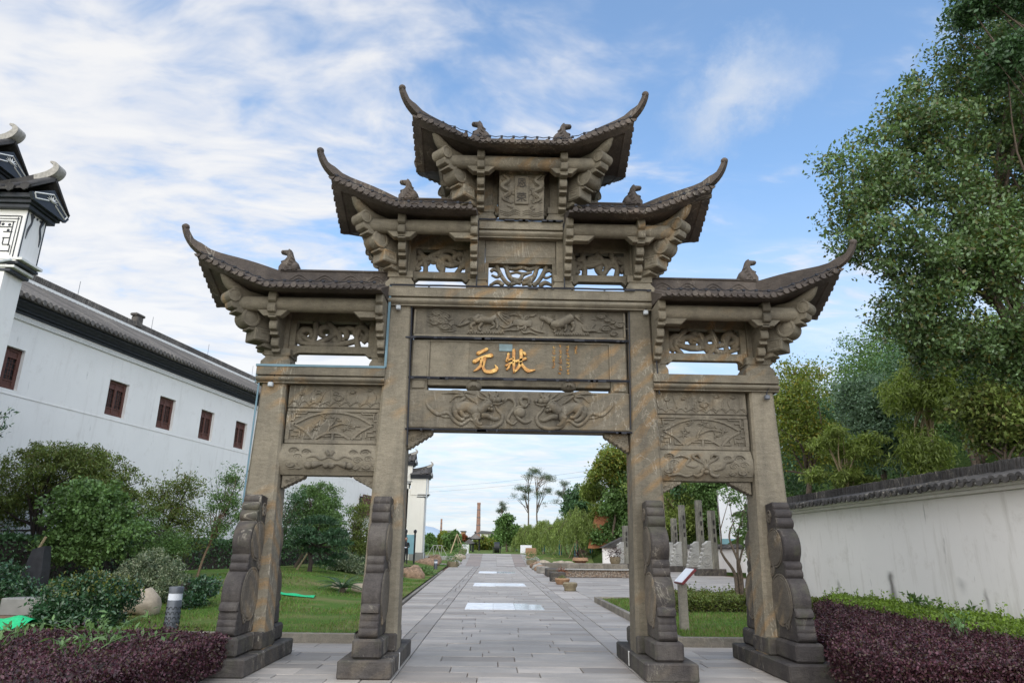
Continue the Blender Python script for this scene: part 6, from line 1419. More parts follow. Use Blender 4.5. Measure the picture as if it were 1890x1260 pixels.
bush('glossy_shrub', 'dark glossy-leaved shrub with yellow young leaves by the bollard', [lob(120, 1105, 14.2, 0.55, 0.6, 0.38), lob(180, 1110, 14.2, 0.7, 0.7, 0.40), lob(150, 1125, 14.0, 0.7, 0.6, 0.35), lob(215, 1095, 14.3, 0.45, 0.5, 0.3), lob(100, 1130, 14.1, 0.35, 0.4, 0.3), lob(170, 1080, 14.3, 0.6, 0.6, 0.22)], (-8.0, 14.2, 0.1), 280, 46, 0.085, 0.075, 'leaf_glossy', 121, 0.45, 0.0, 'leaf_new')
bush('variegated_shrub', 'pale grey-green variegated shrub behind the bollard', [lob(285, 1050, 18.0, 0.75, 0.7, 0.42), lob(255, 1065, 18.0, 0.5, 0.6, 0.45), lob(320, 1075, 17.8, 0.5, 0.6, 0.45), lob(290, 1090, 17.8, 0.8, 0.7, 0.4), lob(285, 1030, 18, 0.55, 0.5, 0.25)], (-8.6, 17.9, 0.25), 230, 55, 0.085, 0.055, 'leaf_variegated', 122, 0.5, -0.4)
bush('variegated_shrub', 'small pale variegated shrub beside the pruned pine', [lob(640, 1040, 31, 0.75, 0.7, 0.45), lob(630, 1050, 31, 0.6, 0.6, 0.4), lob(655, 1050, 31, 0.5, 0.5, 0.4)], (-6.4, 31, 0.45), 130, 45, 0.11, 0.085, 'leaf_variegated', 123, 0.5, -0.4)
bush('low_shrub', 'low dark shrub between the variegated shrub and the gateway', [lob(360, 1090, 17.5, 0.45, 0.45, 0.30), lob(385, 1080, 17.8, 0.3, 0.4, 0.22), lob(345, 1110, 17.2, 0.4, 0.4, 0.25)], (-7.4, 17.4, 0.2), 110, 34, 0.07, 0.07, 'leaf_glossy', 124)
bush('low_shrub', 'dark leafy shrub at the far left edge behind the green net', [lob(-5, 1075, 16.0, 0.5, 0.6, 0.45), lob(30, 1095, 16.0, 0.4, 0.5, 0.35)], (-11.2, 16.0, 0.2), 100, 34, 0.09, 0.085, 'leaf_glossy', 125)
bush('spruce_shrub', 'dark rounded shrub at the foot of the left inner column', [lob(690, 1055, 33, 0.7, 0.7, 0.5), lob(720, 1065, 34, 0.6, 0.6, 0.4)], (-5.6, 33.5, 0.3), 100, 34, 0.12, 0.11, 'leaf_dark', 126)
bush('lawn_shrub', 'low green shrub beside the orange boulder', [lob(745, 1060, 38, 0.9, 0.8, 0.3), lob(775, 1055, 40, 0.8, 0.8, 0.25)], (-4.9, 38.5, 0.15), 90, 34, 0.12, 0.11, 'leaf_mid', 127)
def hedge(name, label, poly, h, leaf, n, mat, seed, z0=0.08, cat='hedge', core='dark_twig', bump_=0.11, asp=0.6, sides=True):
    r = np.random.default_rng(seed); P = np.array(poly, float); mn, mx = P.min(0), P.max(0)
    def inside(x, y):
        c = np.zeros(len(x), bool); j = len(P)-1
        for i in range(len(P)):
            xi, yi = P[i]; xj, yj = P[j]; t = ((yi > y) != (yj > y)) & (x < (xj-xi)*(y-yi)/(yj-yi+1e-12)+xi); c ^= t; j = i
        return c
    def hf(x, y): return h+np.array([bump_*mnoise.noise(Vector((a*1.7, b*1.7, seed)))+bump_*0.6*mnoise.noise(Vector((a*5, b*5, seed+3))) for a, b in zip(x, y)])
    t = thing(name, label, cat, (float(P[:, 0].mean()), float(P[:, 1].mean()), z0)); off = np.array([P[:, 0].mean(), P[:, 1].mean(), z0])
    k = int(n*1.6*(np.prod(mx-mn)/max(0.1, abs(0.5*sum(P[i][0]*P[(i+1) % len(P)][1]-P[(i+1) % len(P)][0]*P[i][1] for i in range(len(P))))))); x = mn[0]+(mx[0]-mn[0])*r.random(k); y = mn[1]+(mx[1]-mn[1])*r.random(k); ok = inside(x, y); x, y = x[ok][:n], y[ok][:n]
    gap = np.array([mnoise.noise(Vector((a*9, b*9, seed))) for a, b in zip(x, y)]); kp = gap > -0.34+0.12*r.normal(size=len(x)); x, y = x[kp], y[kp]
    C = [np.stack([x, y, z0+hf(x, y)-np.abs(r.normal(size=len(x)))*0.07], 1)]
    ns = len(x)//180; sx = r.integers(0, len(x), ns); sh = hf(x[sx], y[sx])
    for q in range(ns): fl = r.random(9); dx, dy = r.normal(size=2)*0.05; L_ = leaf*(1.5+3.5*r.random()); C.append(np.stack([x[sx[q]]+dx*fl, y[sx[q]]+dy*fl, z0+sh[q]+L_*fl], 1))
    if sides:
        for i in range(len(P)):
            p, q = P[i], P[(i+1) % len(P)]; L = np.linalg.norm(q-p); m_ = int(n*min(0.09*L, 0.22)); f = r.random(m_); xy = p+(q-p)*f[:, None]+r.normal(size=(m_, 2))*0.04; C.append(np.column_stack([xy, z0+(h-0.02)*r.random(m_)**0.7]))
    leaf_mesh('foliage', np.concatenate(C)-off, leaf, mat, t, asp, -0.35, seed=seed)
    c = P.mean(0); ins = [(p[0]+(c[0]-p[0])*0.05-off[0], p[1]+(c[1]-p[1])*0.05-off[1]) for p in P]
    MB().prism(ins, 'z', -0.1, h-0.09).build('dark_core', core, t)  # solid dark block added inside so the hedge is not see-through
hedge('purple_hedge', 'low dark purple hedge across the bottom left corner', [(-3.42, 8.0), (-3.42, 9.45), (-4.3, 9.75), (-6.2, 9.65), (-9.5, 9.3), (-9.5, 5.4), (-3.42, 5.4)], 0.44, 0.032, 80000, 'leaf_purple', 131)
hedge('purple_hedge', 'dark purple hedge between the gateway and the right wall', [(4.25, 7.6), (4.30, 9.25), (4.62, 9.4), (4.66, 11.0), (6.2, 13.0), (7.2, 16.0), (7.35, 16.0), (6.75, 7.6)], 0.46, 0.033, 80000, 'leaf_purple', 132)
hedge('lime_hedge', 'bright green low hedge along the foot of the right wall', [(6.8, 7.0), (7.42, 16.2), (8.42, 17.5), (8.42, 7.0)], 0.56, 0.048, 22000, 'leaf_lime', 133)
hedge('azalea_hedge', 'low olive shrub border around the three-stemmed tree', [(4.35, 17.9), (7.2, 17.9), (8.3, 18.4), (8.3, 20.6), (4.7, 20.4)], 0.36, 0.055, 14000, 'leaf_olive', 134, 0.12, bump_=0.2)
hedge('clipped_hedge', 'dark clipped hedge along the foot of the white hall', [tuple((WO+WD*a+WN*b).to_2d()) for a, b in ((-14, 1.2), (26, 1.2), (26, 2.4), (-14, 2.4))], 1.25, 0.11, 44000, 'leaf_dark', 135, 0.45, sides=True)
# sprigs over the hedges
def weed(label, x, y, z, seed, n=26, s=0.10, spreadx=0.35, mat='leaf_weed'):
    r = np.random.default_rng(seed); t = thing('weed_sprig', label, 'weed', (x, y, z)); m = MB(); P = []
    for k in range(6):
        e = Vector((r.normal()*spreadx, r.normal()*spreadx*0.7, 0.12+0.14*r.random())); m.tube([(0, 0, -0.15), e*0.6, e], (0.006, 0.005, 0.002), 4, sm=3)
        for f in np.linspace(0.4, 1.0, n//3): P.append(np.array(e*f)+r.normal(size=3)*0.025)
    m.build('stem', 'leaf_weed', t, fix=False); stuff(leaf_mesh('leaf', np.array(P), s, mat, t, 0.4, 0.0, up=1.2, seed=seed))
weed('pale green weed trailing over the back of the left purple hedge', -4.95, 9.35, 0.52, 141); weed('pale green weed at the left end of the purple hedge', -6.1, 8.9, 0.52, 142, 34, 0.10, 0.35)
weed('pale weed sprawled across the middle of the left purple hedge', -4.35, 8.6, 0.50, 143, 40, 0.085, 0.3); weed('small weed tuft nearest the camera on the left purple hedge', -4.3, 7.75, 0.50, 144, 40, 0.085, 0.3)
weed('broad-leaved weed at the far left of the purple hedge', -5.3, 8.05, 0.50, 145, 40, 0.1, 0.3); weed('tall leafy weed growing against the right wall', 8.1, 13.6, 0.6, 146, 60, 0.13, 0.22, 'leaf_mid'); weed('slim weed beside the tall one at the right wall', 8.15, 12.5, 0.55, 147, 30, 0.11, 0.2, 'leaf_mid')
weed('small green weed in the right purple hedge', 6.2, 9.6, 0.6, 148, 26, 0.09, 0.2); 
# cycad
def cycad(label, c, s, seed):
    t = thing('cycad_palm', label, 'palm', c); r = np.random.default_rng(seed); MB().lathe([(0.08*s, -0.12), (0.10*s, 0.03*s), (0.08*s, 0.09*s), (0.03*s, 0.12*s)], n=10).build('trunk', 'bark', t)
    for k in range(22):
        a = k*2.4; el = 0.2+0.9*(k/22); L = s*(0.75+0.2*r.random()); d = Vector((math.cos(a), math.sin(a), 0)); m = MB()
        P = [Vector((0, 0, 0.09*s))+d*L*f*math.cos(el*(1-f*0.4))+Vector((0, 0, L*(f*math.sin(el)-0.45*f*f))) for f in np.linspace(0, 1, 9)]; m.tube(P, (0.012*s, 0.004*s), 4)
        w = d.cross(Vector((0, 0, 1)))
        for i in range(1, 9):
            for j in (0, 0.5):
                p = P[i-1].lerp(P[i], j) if i else P[i]; l = s*0.17*math.sin(PI*min(0.95, (i-j)/9+0.12))
                for sd in (-1, 1): q = p+w*sd*l+d*l*0.45+Vector((0, 0, l*0.25)); m._add([p, p+d*0.028*s, q], [(0, 1, 2)])
        m.build('frond', 'leaf_dark', t, fix=False)
cycad('spiky cycad palm in front of the pale boulders on the lawn', (-4.75, 23.0, 0.22), 1.15, 3)
# three-stemmed tree in the grass bed
def multi_stem():
    Y = 18.9; b = Vector((at(1365, 1125, Y).x, Y, 0.12)); t = thing('multi_stem_tree', 'slender three-stemmed tree with sparse leaves in the grass bed', 'tree', b); m = MB()
    def P(*pts): return [at(px, py, Y+dy)-b for px, py, dy in pts]
    for pts, r in ((((1361, 1130, 0), (1360, 1085, 0), (1355, 1055, 0), (1338, 1030, 0), (1330, 1016, 0)), (0.055, 0.05, 0.045, 0.035, 0.028)), (((1367, 1130, 0.05), (1366, 1080, 0.05), (1362, 1040, 0), (1362, 990, 0.1), (1372, 940, 0)), (0.06, 0.05, 0.04, 0.03, 0.015)),
                   (((1372, 1130, -0.05), (1370, 1075, 0), (1364, 1040, -0.1), (1350, 1005, -0.1), (1346, 985, 0), (1355, 960, 0)), (0.05, 0.042, 0.035, 0.028, 0.022, 0.012)), (((1331, 1018, 0), (1331, 990, 0), (1327, 950, 0), (1324, 905, 0)), (0.026, 0.02, 0.014, 0.006)),
                   (((1364, 1040, 0), (1372, 1010, 0.1), (1385, 990, 0.1), (1398, 965, 0)), (0.03, 0.024, 0.018, 0.010)), (((1355, 990, 0), (1372, 960, 0), (1383, 940, 0)), (0.018, 0.012, 0.006)), (((1362, 1000, 0), (1352, 960, 0.1), (1345, 915, 0)), (0.02, 0.013, 0.006)), (((1372, 960, 0), (1378, 920, 0), (1380, 890, 0)), (0.014, 0.010, 0.005)), (((1330, 975, 0), (1340, 940, 0), (1350, 905, 0)), (0.013, 0.009, 0.004))):
        m.tube(P(*pts), r, 7, sm=4)
    m.build('trunk', 'bark', t, smooth=True, fix=False)
    L = [(tuple(Vector(c)-b), q) for c, q in (lob(1378, 960, 18.9, 0.38, 0.5, 0.55), lob(1358, 922, 18.9, 0.5, 0.5, 0.30), lob(1383, 1005, 18.9, 0.28, 0.35, 0.42), lob(1342, 905, 18.9, 0.32, 0.4, 0.22), lob(1372, 985, 18.9, 0.35, 0.4, 0.3))]
    leaf_mesh('crown', spread(clumps(L, 85, 151, 0.3), 24, 0.09, 152), 0.075, 'leaf_mid', t, 0.45, 0.1, seed=153)
multi_stem()
# ================================================================== small things
def rock(name, label, c, r, mat, seed, cat='boulder', group=None):
    rg = random.Random(seed); m = MB(); m.ball((0, 0, 0), (1, 1, 1), 14, 9); V = []
    for v in m.v:
        v = Vector(v); n = mnoise.noise(v*1.1+Vector((seed*3.1, 0, 0)))*0.35+mnoise.noise(v*2.7+Vector((0, seed*2.0, 0)))*0.16; k = 1+n
        V.append((v.x*r[0]*k, v.y*r[1]*k, max(-0.35, v.z)*r[2]*k))
    m.v = V; return tag(m.build(name, mat, None, smooth=True, loc=c), label, cat, group)
rock('boulder', 'large orange boulder at the lawn edge right of the inner column', (-4.0, 36.2, 0.20), (0.62, 0.5, 0.5), 'orange_rock', 1)
rock('boulder', 'small cream boulder left of the orange boulder', (-4.75, 36.0, 0.2), (0.3, 0.3, 0.3), 'pale_rock', 2)
rock('boulder', 'cream boulder left of the cycad palm', (-5.05, 23.9, 0.22), (0.30, 0.26, 0.24), 'pale_rock', 3); rock('boulder', 'split cream boulder right of the cycad palm', (-4.35, 23.9, 0.22), (0.26, 0.26, 0.22), 'pale_rock', 4)
rock('boulder', 'pale rounded boulder behind the glossy shrub', (-7.55, 16.0, 0.25), (0.34, 0.35, 0.38), 'pale_rock', 5)
rock('boulder', 'brown boulder in the planting bed left of the far bollard', (-5.2, 56, 0.3), (1.1, 0.6, 0.42), 'orange_rock', 6); rock('boulder', 'rounded brown rock behind the far bollard', (-4.9, 60, 0.5), (0.6, 0.5, 0.55), 'orange_rock', 7)
def bollard(c, label, s=1.0):
    t = thing('bollard_light', label, 'bollard', c, 0, 'grey bollard lights along the lawn'); MB().lathe([(0.125, -0.05), (0.125, 0.50), (0.122, 0.505)], n=20).build('body', 'steel_grey', t, smooth=40)
    MB().lathe([(0.121, 0.506), (0.121, 0.62)], n=20).build('light_band', 'bollard_band', t, smooth=40); MB().lathe([(0.125, 0.622), (0.125, 0.725), (0.118, 0.735)], n=20).build('cap', 'steel_grey', t, smooth=40)
    m = MB()                                                          # fish-scale pattern
    for r_ in range(4):
        for k in range(10):
            a0 = (k+0.5*(r_ % 2))*2*PI/10; m.tube([(0.127*math.cos(a0+0.26*math.cos(q)), 0.127*math.sin(a0+0.26*math.cos(q)), 0.08+r_*0.085+0.06*math.sin(q)) for q in np.linspace(0.15, PI-0.15, 6)], 0.005, 4)
    m.build('scale_pattern', 'black_metal', t)
bollard((-5.84, 13.55, 0.10), 'grey bollard light with a white band on the near left lawn'); bollard((-4.0, 50.0, 0.02), 'far grey bollard light at the end of the lawn')
# sloping information board on a stone post
t = thing('information_stand', 'slanted white reading board with dark red edge on a stone post', 'sign', (3.80, 14.4, 0.1)); MB().box((0, 0.05, 0.42), (0.16, 0.14, 0.9), 0.01).build('post', 'kerb_stone', t)
pn = MB().box((0, 0, 0), (0.05, 0.62, 0.40), 0.006, 0, 0, 0).build('board', 'sign_red', t, loc=(0.06, 0.02, 1.0)); pn.rotation_euler = (0, math.radians(-135), 0)
MB().box((0.0275, 0, 0), (0.006, 0.58, 0.36)).build('printed_sheet', 'sign_white', pn)
# stone stools, pots and blocks along the right side of the path
def pot(name, label, c, prof, mat, plant=None, seed=0, cat='pot', pr=0.22):
    t = thing(name, label, cat, c, 0, 'pots and stones along the path edge'); MB().lathe(prof, n=18).build('bowl', mat, t, smooth=40)
    if plant: k = leaf_mesh('plant', np.random.default_rng(seed).normal(size=(420, 3))*np.array([pr, pr, pr*0.7])*0.7+np.array([0, 0, prof[-1][1]+pr*0.7]), pr*0.28, plant, t, 0.5, -0.3, seed=seed); stuff(k)
    return t
pot('stone_bowl', 'round olive stone bowl standing nearest on the path edge', (3.07, 28.7, 0), [(0.20, -0.02), (0.24, 0.03), (0.23, 0.10), (0.29, 0.20), (0.29, 0.28), (0.24, 0.32), (0.20, 0.30), (0.0, 0.26)], 'olive_pot')
pot('clay_planter', 'low tan clay bowl between the round bowl and the stone block', (3.25, 33.8, 0), [(0.24, -0.02), (0.30, 0.05), (0.36, 0.22), (0.33, 0.27), (0.28, 0.22), (0.0, 0.22)], 'clay_pot', 'leaf_olive', 3, pr=0.10)
def block(label, c, s, mat='grey_rock', rz=0.1): t = tag(MB().box((0, 0, s[2]/2-0.02), s, 0.04, rz).build('stone_block', mat, None, loc=c), label, 'stone block', 'pots and stones along the path edge')
block('square weathered stone block seat behind the clay bowl', (3.28, 36.6, 0), (0.72, 0.7, 0.48), 'weathered_stone'); block('long low stone block at the corner of the pebble planter', (3.55, 43.5, 0), (0.7, 2.2, 0.46), 'weathered_stone', 0.0)
block('flat dark stone block beyond the pebble planter', (3.35, 48.5, 0), (0.6, 1.2, 0.45), 'grey_rock', 0.2)
pot('flower_pot', 'small pot of red flowers behind the square block', (3.75, 39.5, 0), [(0.12, -0.02), (0.18, 0.25), (0.16, 0.27), (0, 0.25)], 'clay_pot', 'leaf_red', 5, pr=0.2)
pot('flower_pot', 'large tan pot with dark red leaves on the planter', (9.3, 54.5, 0.45), [(0.25, -0.05), (0.42, 0.3), (0.40, 0.6), (0.0, 0.55)], 'olive_pot', 'leaf_darkred', 6, pr=0.38)
pot('flower_pot', 'tan pot with dark red leaves below the largest willow', (7.3, 60.0, 0.45), [(0.3, -0.05), (0.7, 0.2), (0.6, 0.45), (0.0, 0.4)], 'clay_pot', 'leaf_darkred', 7, pr=0.42)
for i, (x, y, r_, mt, lab) in enumerate(((3.45, 52, 0.45, 'orange_rock', 'brown rock on the right path edge past the flat block'), (3.5, 56, 0.5, 'grey_rock', 'grey rock on the right path edge, second past the flat block'), (3.6, 60, 0.55, 'orange_rock', 'tan rock on the right path edge near the ramp foot'), (4.4, 63, 0.7, 'pale_rock', 'cream rock behind the ramp foot on the right'), (3.9, 68, 0.7, 'grey_rock', 'grey rock beside the right of the ramp'), (5.6, 61, 0.7, 'pale_rock', 'pointed white rock below the willows'), (6.6, 64, 0.6, 'pale_rock', 'cream rock under the largest willow'), (3.9, 74, 0.6, 'orange_rock', 'brown rock high beside the right of the ramp'), (-3.4, 66, 0.5, 'grey_rock', 'grey rock at the left foot of the ramp'), (-3.5, 72, 0.7, 'pale_rock', 'pale rock beside the left of the ramp'))):
    rock('path_rock', lab, (x, y, 0.12 if y < 66 else 0.12+0.06*(y-66)), (r_, r_*0.8, r_*0.7), mt, 20+i, 'rock', 'rocks along the ramp')
for i, (x, y, z, lab) in enumerate(((-3.4, 60.5, 0, 'stone pot with a green plant at the left ramp foot'), (-3.55, 76, 0.5, 'green potted plant halfway up the left of the ramp'), (-3.6, 84, 0.95, 'green potted plant at the top left of the ramp'), (3.55, 66.5, 0.1, 'green potted plant at the right ramp foot'))):
    pot('path_planter', lab, (x, y, z), [(0.40, -0.05), (0.50, 0.25), (0.46, 0.45), (0.0, 0.4)], 'olive_pot', 'leaf_mid', 40+i, pr=0.42)
# pebble-faced planter
pp = thing('pebble_planter', 'low planter wall faced with brown pebbles across the plaza', 'planter', (6.6, 42.6, 0)); MB().box((0, 0.4, 0.19), (5.4, 0.8, 0.42), 0.01).build('wall', 'concrete', pp)
m = MB(); r = np.random.default_rng(9)
for i in range(76):
    for j in range(6):
        m.ball((-2.66+i*0.0705+r.normal()*0.01+0.035*(j % 2), 0.0, 0.03+j*0.064+r.normal()*0.006), (0.04*r.uniform(.8, 1.2), 0.03, 0.032*r.uniform(.8, 1.2)), 6, 4)
stuff(m.build('pebbles', 'pebble_mix', pp, fix=False)); MB().box((0, 0.38, 0.42), (5.5, 1.0, 0.05), 0.01).build('coping', 'pale_granite', pp)
pt = thing('pond_edge', 'long white stone edging behind the pebble planter', 'kerb', (6.8, 52, 0)); kerb_run(pt, (-3.0, 0), (3.0, 0.5), 1.5, 0.55, 0.5); kerb_run(pt, (-3.1, 6), (3.2, 6), 1.5, 0.5, 0.4)
# left: green shade net, boulder plinth, dark rock, bamboo stake
m = MB(); m.sheet(lambda u, v: (u, v+0.05*math.sin(u*7), 0.13+0.17*math.exp(-((v-13.4)/0.26)**2)*(1+0.2*math.sin(u*9+v*3))), list(np.linspace(-10.6, -8.2, 36)), list(np.linspace(12.9, 13.9, 12))); tag(m.build('green_net', 'green_net', None, smooth=True), 'bright green shade net lying on the grass at the left edge', 'net')
m = MB(); m.sheet(lambda u, v: (u, v+0.05*math.sin(u*7), gz(u, v)+0.02+0.05*math.exp(-((v-20.6)/0.12)**2)*(1+0.3*math.sin(u*11))), list(np.linspace(-6.9, -5.0, 30)), list(np.linspace(20.45, 20.75, 7))); tag(m.build('green_net', 'green_net', None, smooth=True), 'strip of green shade net on the lawn seen through the left bay', 'net')
tag(MB().box((0, 0, 0.12), (1.25, 0.5, 0.34), 0.02, 0.05).build('concrete_step', 'concrete', None, loc=(-9.55, 15.6, 0.18)), 'short concrete ledge in the soil at the far left', 'ledge')
m = MB(); m.sheet(lambda u, v: (u, v, gz(u, v)+0.03), list(np.linspace(-14, -8.4, 14)), list(np.linspace(14.6, 19.5, 12))); struct(m.build('bare_soil', 'soil'))
m = MB(); m.loft([[(-0.32, -0.2, -0.1), (0.26, -0.2, -0.1), (0.26, 0.2, -0.1), (-0.32, 0.2, -0.1)], [(-0.20, -0.17, 0.6), (0.24, -0.17, 0.65), (0.24, 0.17, 0.65), (-0.20, 0.17, 0.6)], [(-0.10, -0.13, 1.12), (0.18, -0.13, 1.20), (0.18, 0.13, 1.20), (-0.10, 0.13, 1.12)]]); o = tag(m.build('standing_stone', 'dark_slab', None, loc=(-11.0, 17.6, 0.3)), 'dark standing stone half hidden by the big bushy shrub', 'stone')
for x0, y0, x1, y1, Y, lab in ((30, 1078, 85, 990, 18.6, 'slanting bamboo stake beside the dark standing stone'), (545, 1055, 575, 1010, 30.0, 'bamboo prop left of the pruned pine'), (690, 1056, 680, 1030, 30.0, 'short stake right of the pruned pine')):
    a, b = at(x0, y0, Y), at(x1, y1, Y); tag(MB().tube([(0, 0, 0), b-a], 0.035, 6).build('bamboo_stake', 'bamboo_pole', None, loc=a), lab, 'stake')
# standing panel sign and person by the far end of the hall
g = 0.5; Y = 52.0; x = at(757, 1000, Y).x; t = thing('panel_sign', 'tall blue panel sign between two black posts by the far house', 'sign', (x, Y, 0.3), 0.5)
for s in (-1, 1): MB().lathe([(0.07, -0.3), (0.07, 2.25), (0.12, 2.28), (0.12, 2.42), (0.03, 2.5)], (s*0.36, 0, 0), 10).build('post', 'black_metal', t)
MB().box((0, 0, 1.45), (0.58, 0.05, 1.35), 0.01).build('panel', 'sign_teal', t)
def person():
    Y = 50.0; b = at(748, 1030, Y); t = thing('person', 'person in dark clothes standing by the blue panel sign holding papers', 'person', (b.x, Y, 0.42)); 
    me = bpy.data.meshes.new('body'); J = {'pel': (0, 0, .95), 'ch': (0, 0.02, 1.30), 'nk': (0, 0.0, 1.50), 'hd': (0, -0.02, 1.66), 'lh': (.1, 0, .90), 'lk': (.11, -.02, .50), 'la': (.11, .02, .09), 'lt': (.12, -.12, .04), 'rh': (-.1, 0, .90), 'rk': (-.11, 0, .50), 'ra': (-.11, .03, .09), 'rt': (-.12, -.11, .04), 'ls': (.19, 0, 1.43), 'le': (.23, -.02, 1.15), 'lw': (.10, -.24, 1.12), 'rs': (-.19, 0, 1.43), 're': (-.26, -.03, 1.16), 'rw': (-.22, -.27, 1.14)}
    K = list(J); E = [('pel', 'ch'), ('ch', 'nk'), ('nk', 'hd'), ('pel', 'lh'), ('lh', 'lk'), ('lk', 'la'), ('la', 'lt'), ('pel', 'rh'), ('rh', 'rk'), ('rk', 'ra'), ('ra', 'rt'), ('ch', 'ls'), ('ls', 'le'), ('le', 'lw'), ('ch', 'rs'), ('rs', 're'), ('re', 'rw')]
    me.from_pydata([J[k] for k in K], [(K.index(a), K.index(c)) for a, c in E], []); o = link('body', me, t); me.materials.append(MATS['dark_cloth'])
    sk = o.modifiers.new('skin', 'SKIN'); rad = {'pel': .15, 'ch': .16, 'nk': .06, 'hd': .085, 'lh': .10, 'rh': .10, 'lk': .07, 'rk': .07, 'la': .05, 'ra': .05, 'lt': .04, 'rt': .04, 'ls': .075, 'rs': .075, 'le': .05, 're': .05, 'lw': .035, 'rw': .035}
    for i, k in enumerate(K): v = me.skin_vertices[0].data[i]; v.radius = (rad[k], rad[k]*(0.75 if k in ('pel', 'ch') else 1)); v.use_root = k == 'pel'
    o.modifiers.new('sub', 'SUBSURF').render_levels = 1
    h = MB(); h.ball((0, -0.02, 1.68), (0.085, 0.10, 0.12), 12, 8); h.ball((0, -0.125, 1.67), (0.018, 0.025, 0.025), 6, 4); h.ball((0.085, -0.02, 1.67), (0.015, 0.03, 0.035), 6, 4); h.ball((-0.085, -0.02, 1.67), (0.015, 0.03, 0.035), 6, 4)
    h.ball((0, -0.02, 1.55), (0.05, 0.055, 0.08), 8, 5); h.build('head', 'skin', t, smooth=True)
    for s, w in ((1, (0.10, -0.24, 1.12)), (-1, (-0.22, -0.27, 1.14))):
        q = MB(); w = Vector(w); q.ball(w+Vector((0, -0.05, 0)), (0.04, 0.05, 0.022), 8, 5)
        for k in range(4): q.tube([w+Vector((-0.03+0.02*k, -0.08, 0)), w+Vector((-0.03+0.02*k, -0.13, -0.005)), w+Vector((-0.03+0.02*k, -0.145, -0.035))], 0.009, 5)
        q.tube([w+Vector((s*-0.035, -0.04, 0)), w+Vector((s*-0.06, -0.08, 0.005))], 0.010, 5); q.build('hand', 'skin', t, smooth=True)
    q = MB(); q.ball((0, 0.005, 1.72), (0.092, 0.10, 0.095), 12, 7); q.build('hair', 'hair_dark', t, smooth=True)
    tag(MB().box((0, 0, 0), (0.30, 0.21, 0.01), 0, 0.2, 0.2).build('paper', 'sign_white', None, loc=(b.x-0.06, Y-0.36, 0.42+1.115)), 'white sheet of paper in the hands of the person', 'paper')
person()
# parked cars
def car(label, c, rz, mat, L=4.3):
    t = thing('parked_car', label, 'car', c, rz, 'cars parked beyond the lawn'); pr = [(-2.1, 0.30), (-2.15, 0.75), (-1.95, 0.95), (-1.0, 1.02), (-0.45, 1.48), (0.95, 1.52), (1.65, 1.05), (2.1, 0.95), (2.15, 0.45), (2.05, 0.28)]
    MB().prism(pr, 'y', -0.82, 0.82, 0.10).build('body', mat, t, smooth=35)
    for s in (-1, 1):
        MB().prism([(-0.85, 1.04), (-0.40, 1.40), (0.18, 1.43), (0.18, 1.04)], 'y', s*0.80, s*0.835).build('window', 'car_glass', t); MB().prism([(0.26, 1.04), (0.26, 1.43), (0.90, 1.44), (1.30, 1.06)], 'y', s*0.80, s*0.835).build('window', 'car_glass', t)
        for x in (-1.3, 1.3):
            w = MB(); w.loft([[(x+r_*math.cos(a), s*y, 0.33+r_*math.sin(a)) for a in np.linspace(0, 2*PI, 17)[:-1]] for r_, y in ((0.25, 0.66), (0.33, 0.68), (0.33, 0.83), (0.25, 0.85))]); k = w.build('wheel', 'rubber', t)
            w = MB(); w.loft([[(x+r_*math.cos(a), s*y, 0.33+r_*math.sin(a)) for a in np.linspace(0, 2*PI, 17)[:-1]] for r_, y in ((0.21, 0.852), (0.16, 0.84), (0.03, 0.858))]); w.build('rim', 'lamp_grey', k)
    MB().prism([(-1.02, 1.05), (-0.52, 1.44), (-0.50, 1.42), (-1.0, 1.03)], 'y', -0.65, 0.65).build('windscreen', 'car_glass', t); MB().prism([(1.0, 1.52), (1.62, 1.10), (1.66, 1.12), (1.04, 1.54)], 'y', -0.65, 0.65).build('rear_window', 'car_glass', t)
    for s in (-1, 1): MB().box((-2.10, s*0.6, 0.72), (0.08, 0.3, 0.14), 0.02).build('headlight', 'sign_white', t); MB().box((2.12, s*0.62, 0.80), (0.06, 0.22, 0.16), 0.02).build('tail_light', 'car_red', t)
Y = 115; p = at(781, 1015, Y); car('white car parked beyond the lawn', (p.x, Y, at(781, 1027, Y).z), 1.2, 'car_white'); p = at(771, 1015, Y-2); car('dark red car parked in front of the white car', (p.x-0.8, Y-3, at(771, 1026, Y-3).z), 0.3, 'car_red')
# pavilion roofs
def pavilion(px, pyb, Y, w, label):
    b = at(px, pyb, Y); t = thing('garden_pavilion', label, 'pavilion', (b.x, Y, 0.95)); zt = b.z-0.95
    for s in (-1, 1):
        for q in (-1, 1): MB().tube([(s*w*0.3, q*w*0.3, -0.3), (s*w*0.3, q*w*0.3, zt+0.1)], 0.12, 8).build('post', 'black_metal', t)
    m = MB(); n = 13
    def f(u, v): e = max(abs(u), abs(v)); return (u*w*0.62, v*w*0.62, zt+w*0.42*(1-e)**1.6+0.55*(abs(u)*abs(v))**2.5*w*0.25)
    m.sheet(f, list(np.linspace(-1, 1, n)), list(np.linspace(-1, 1, n))); m.sheet(lambda u, v: (f(u, v)[0], f(u, v)[1], f(u, v)[2]-0.12), list(np.linspace(-1, 1, n)), list(np.linspace(-1, 1, n))); m.build('roof', 'grey_tile', t, smooth=True)
    MB().lathe([(0.12, zt+w*0.40), (0.2, zt+w*0.45), (0.08, zt+w*0.50), (0.0, zt+w*0.56)], n=10).build('finial', 'grey_tile', t)
pavilion(877, 994, 112, 2.2, 'small pavilion with upturned grey roof right of the chimney foot'); pavilion(866, 1003, 100, 1.8, 'lower front pavilion with upturned grey roof left of the other')
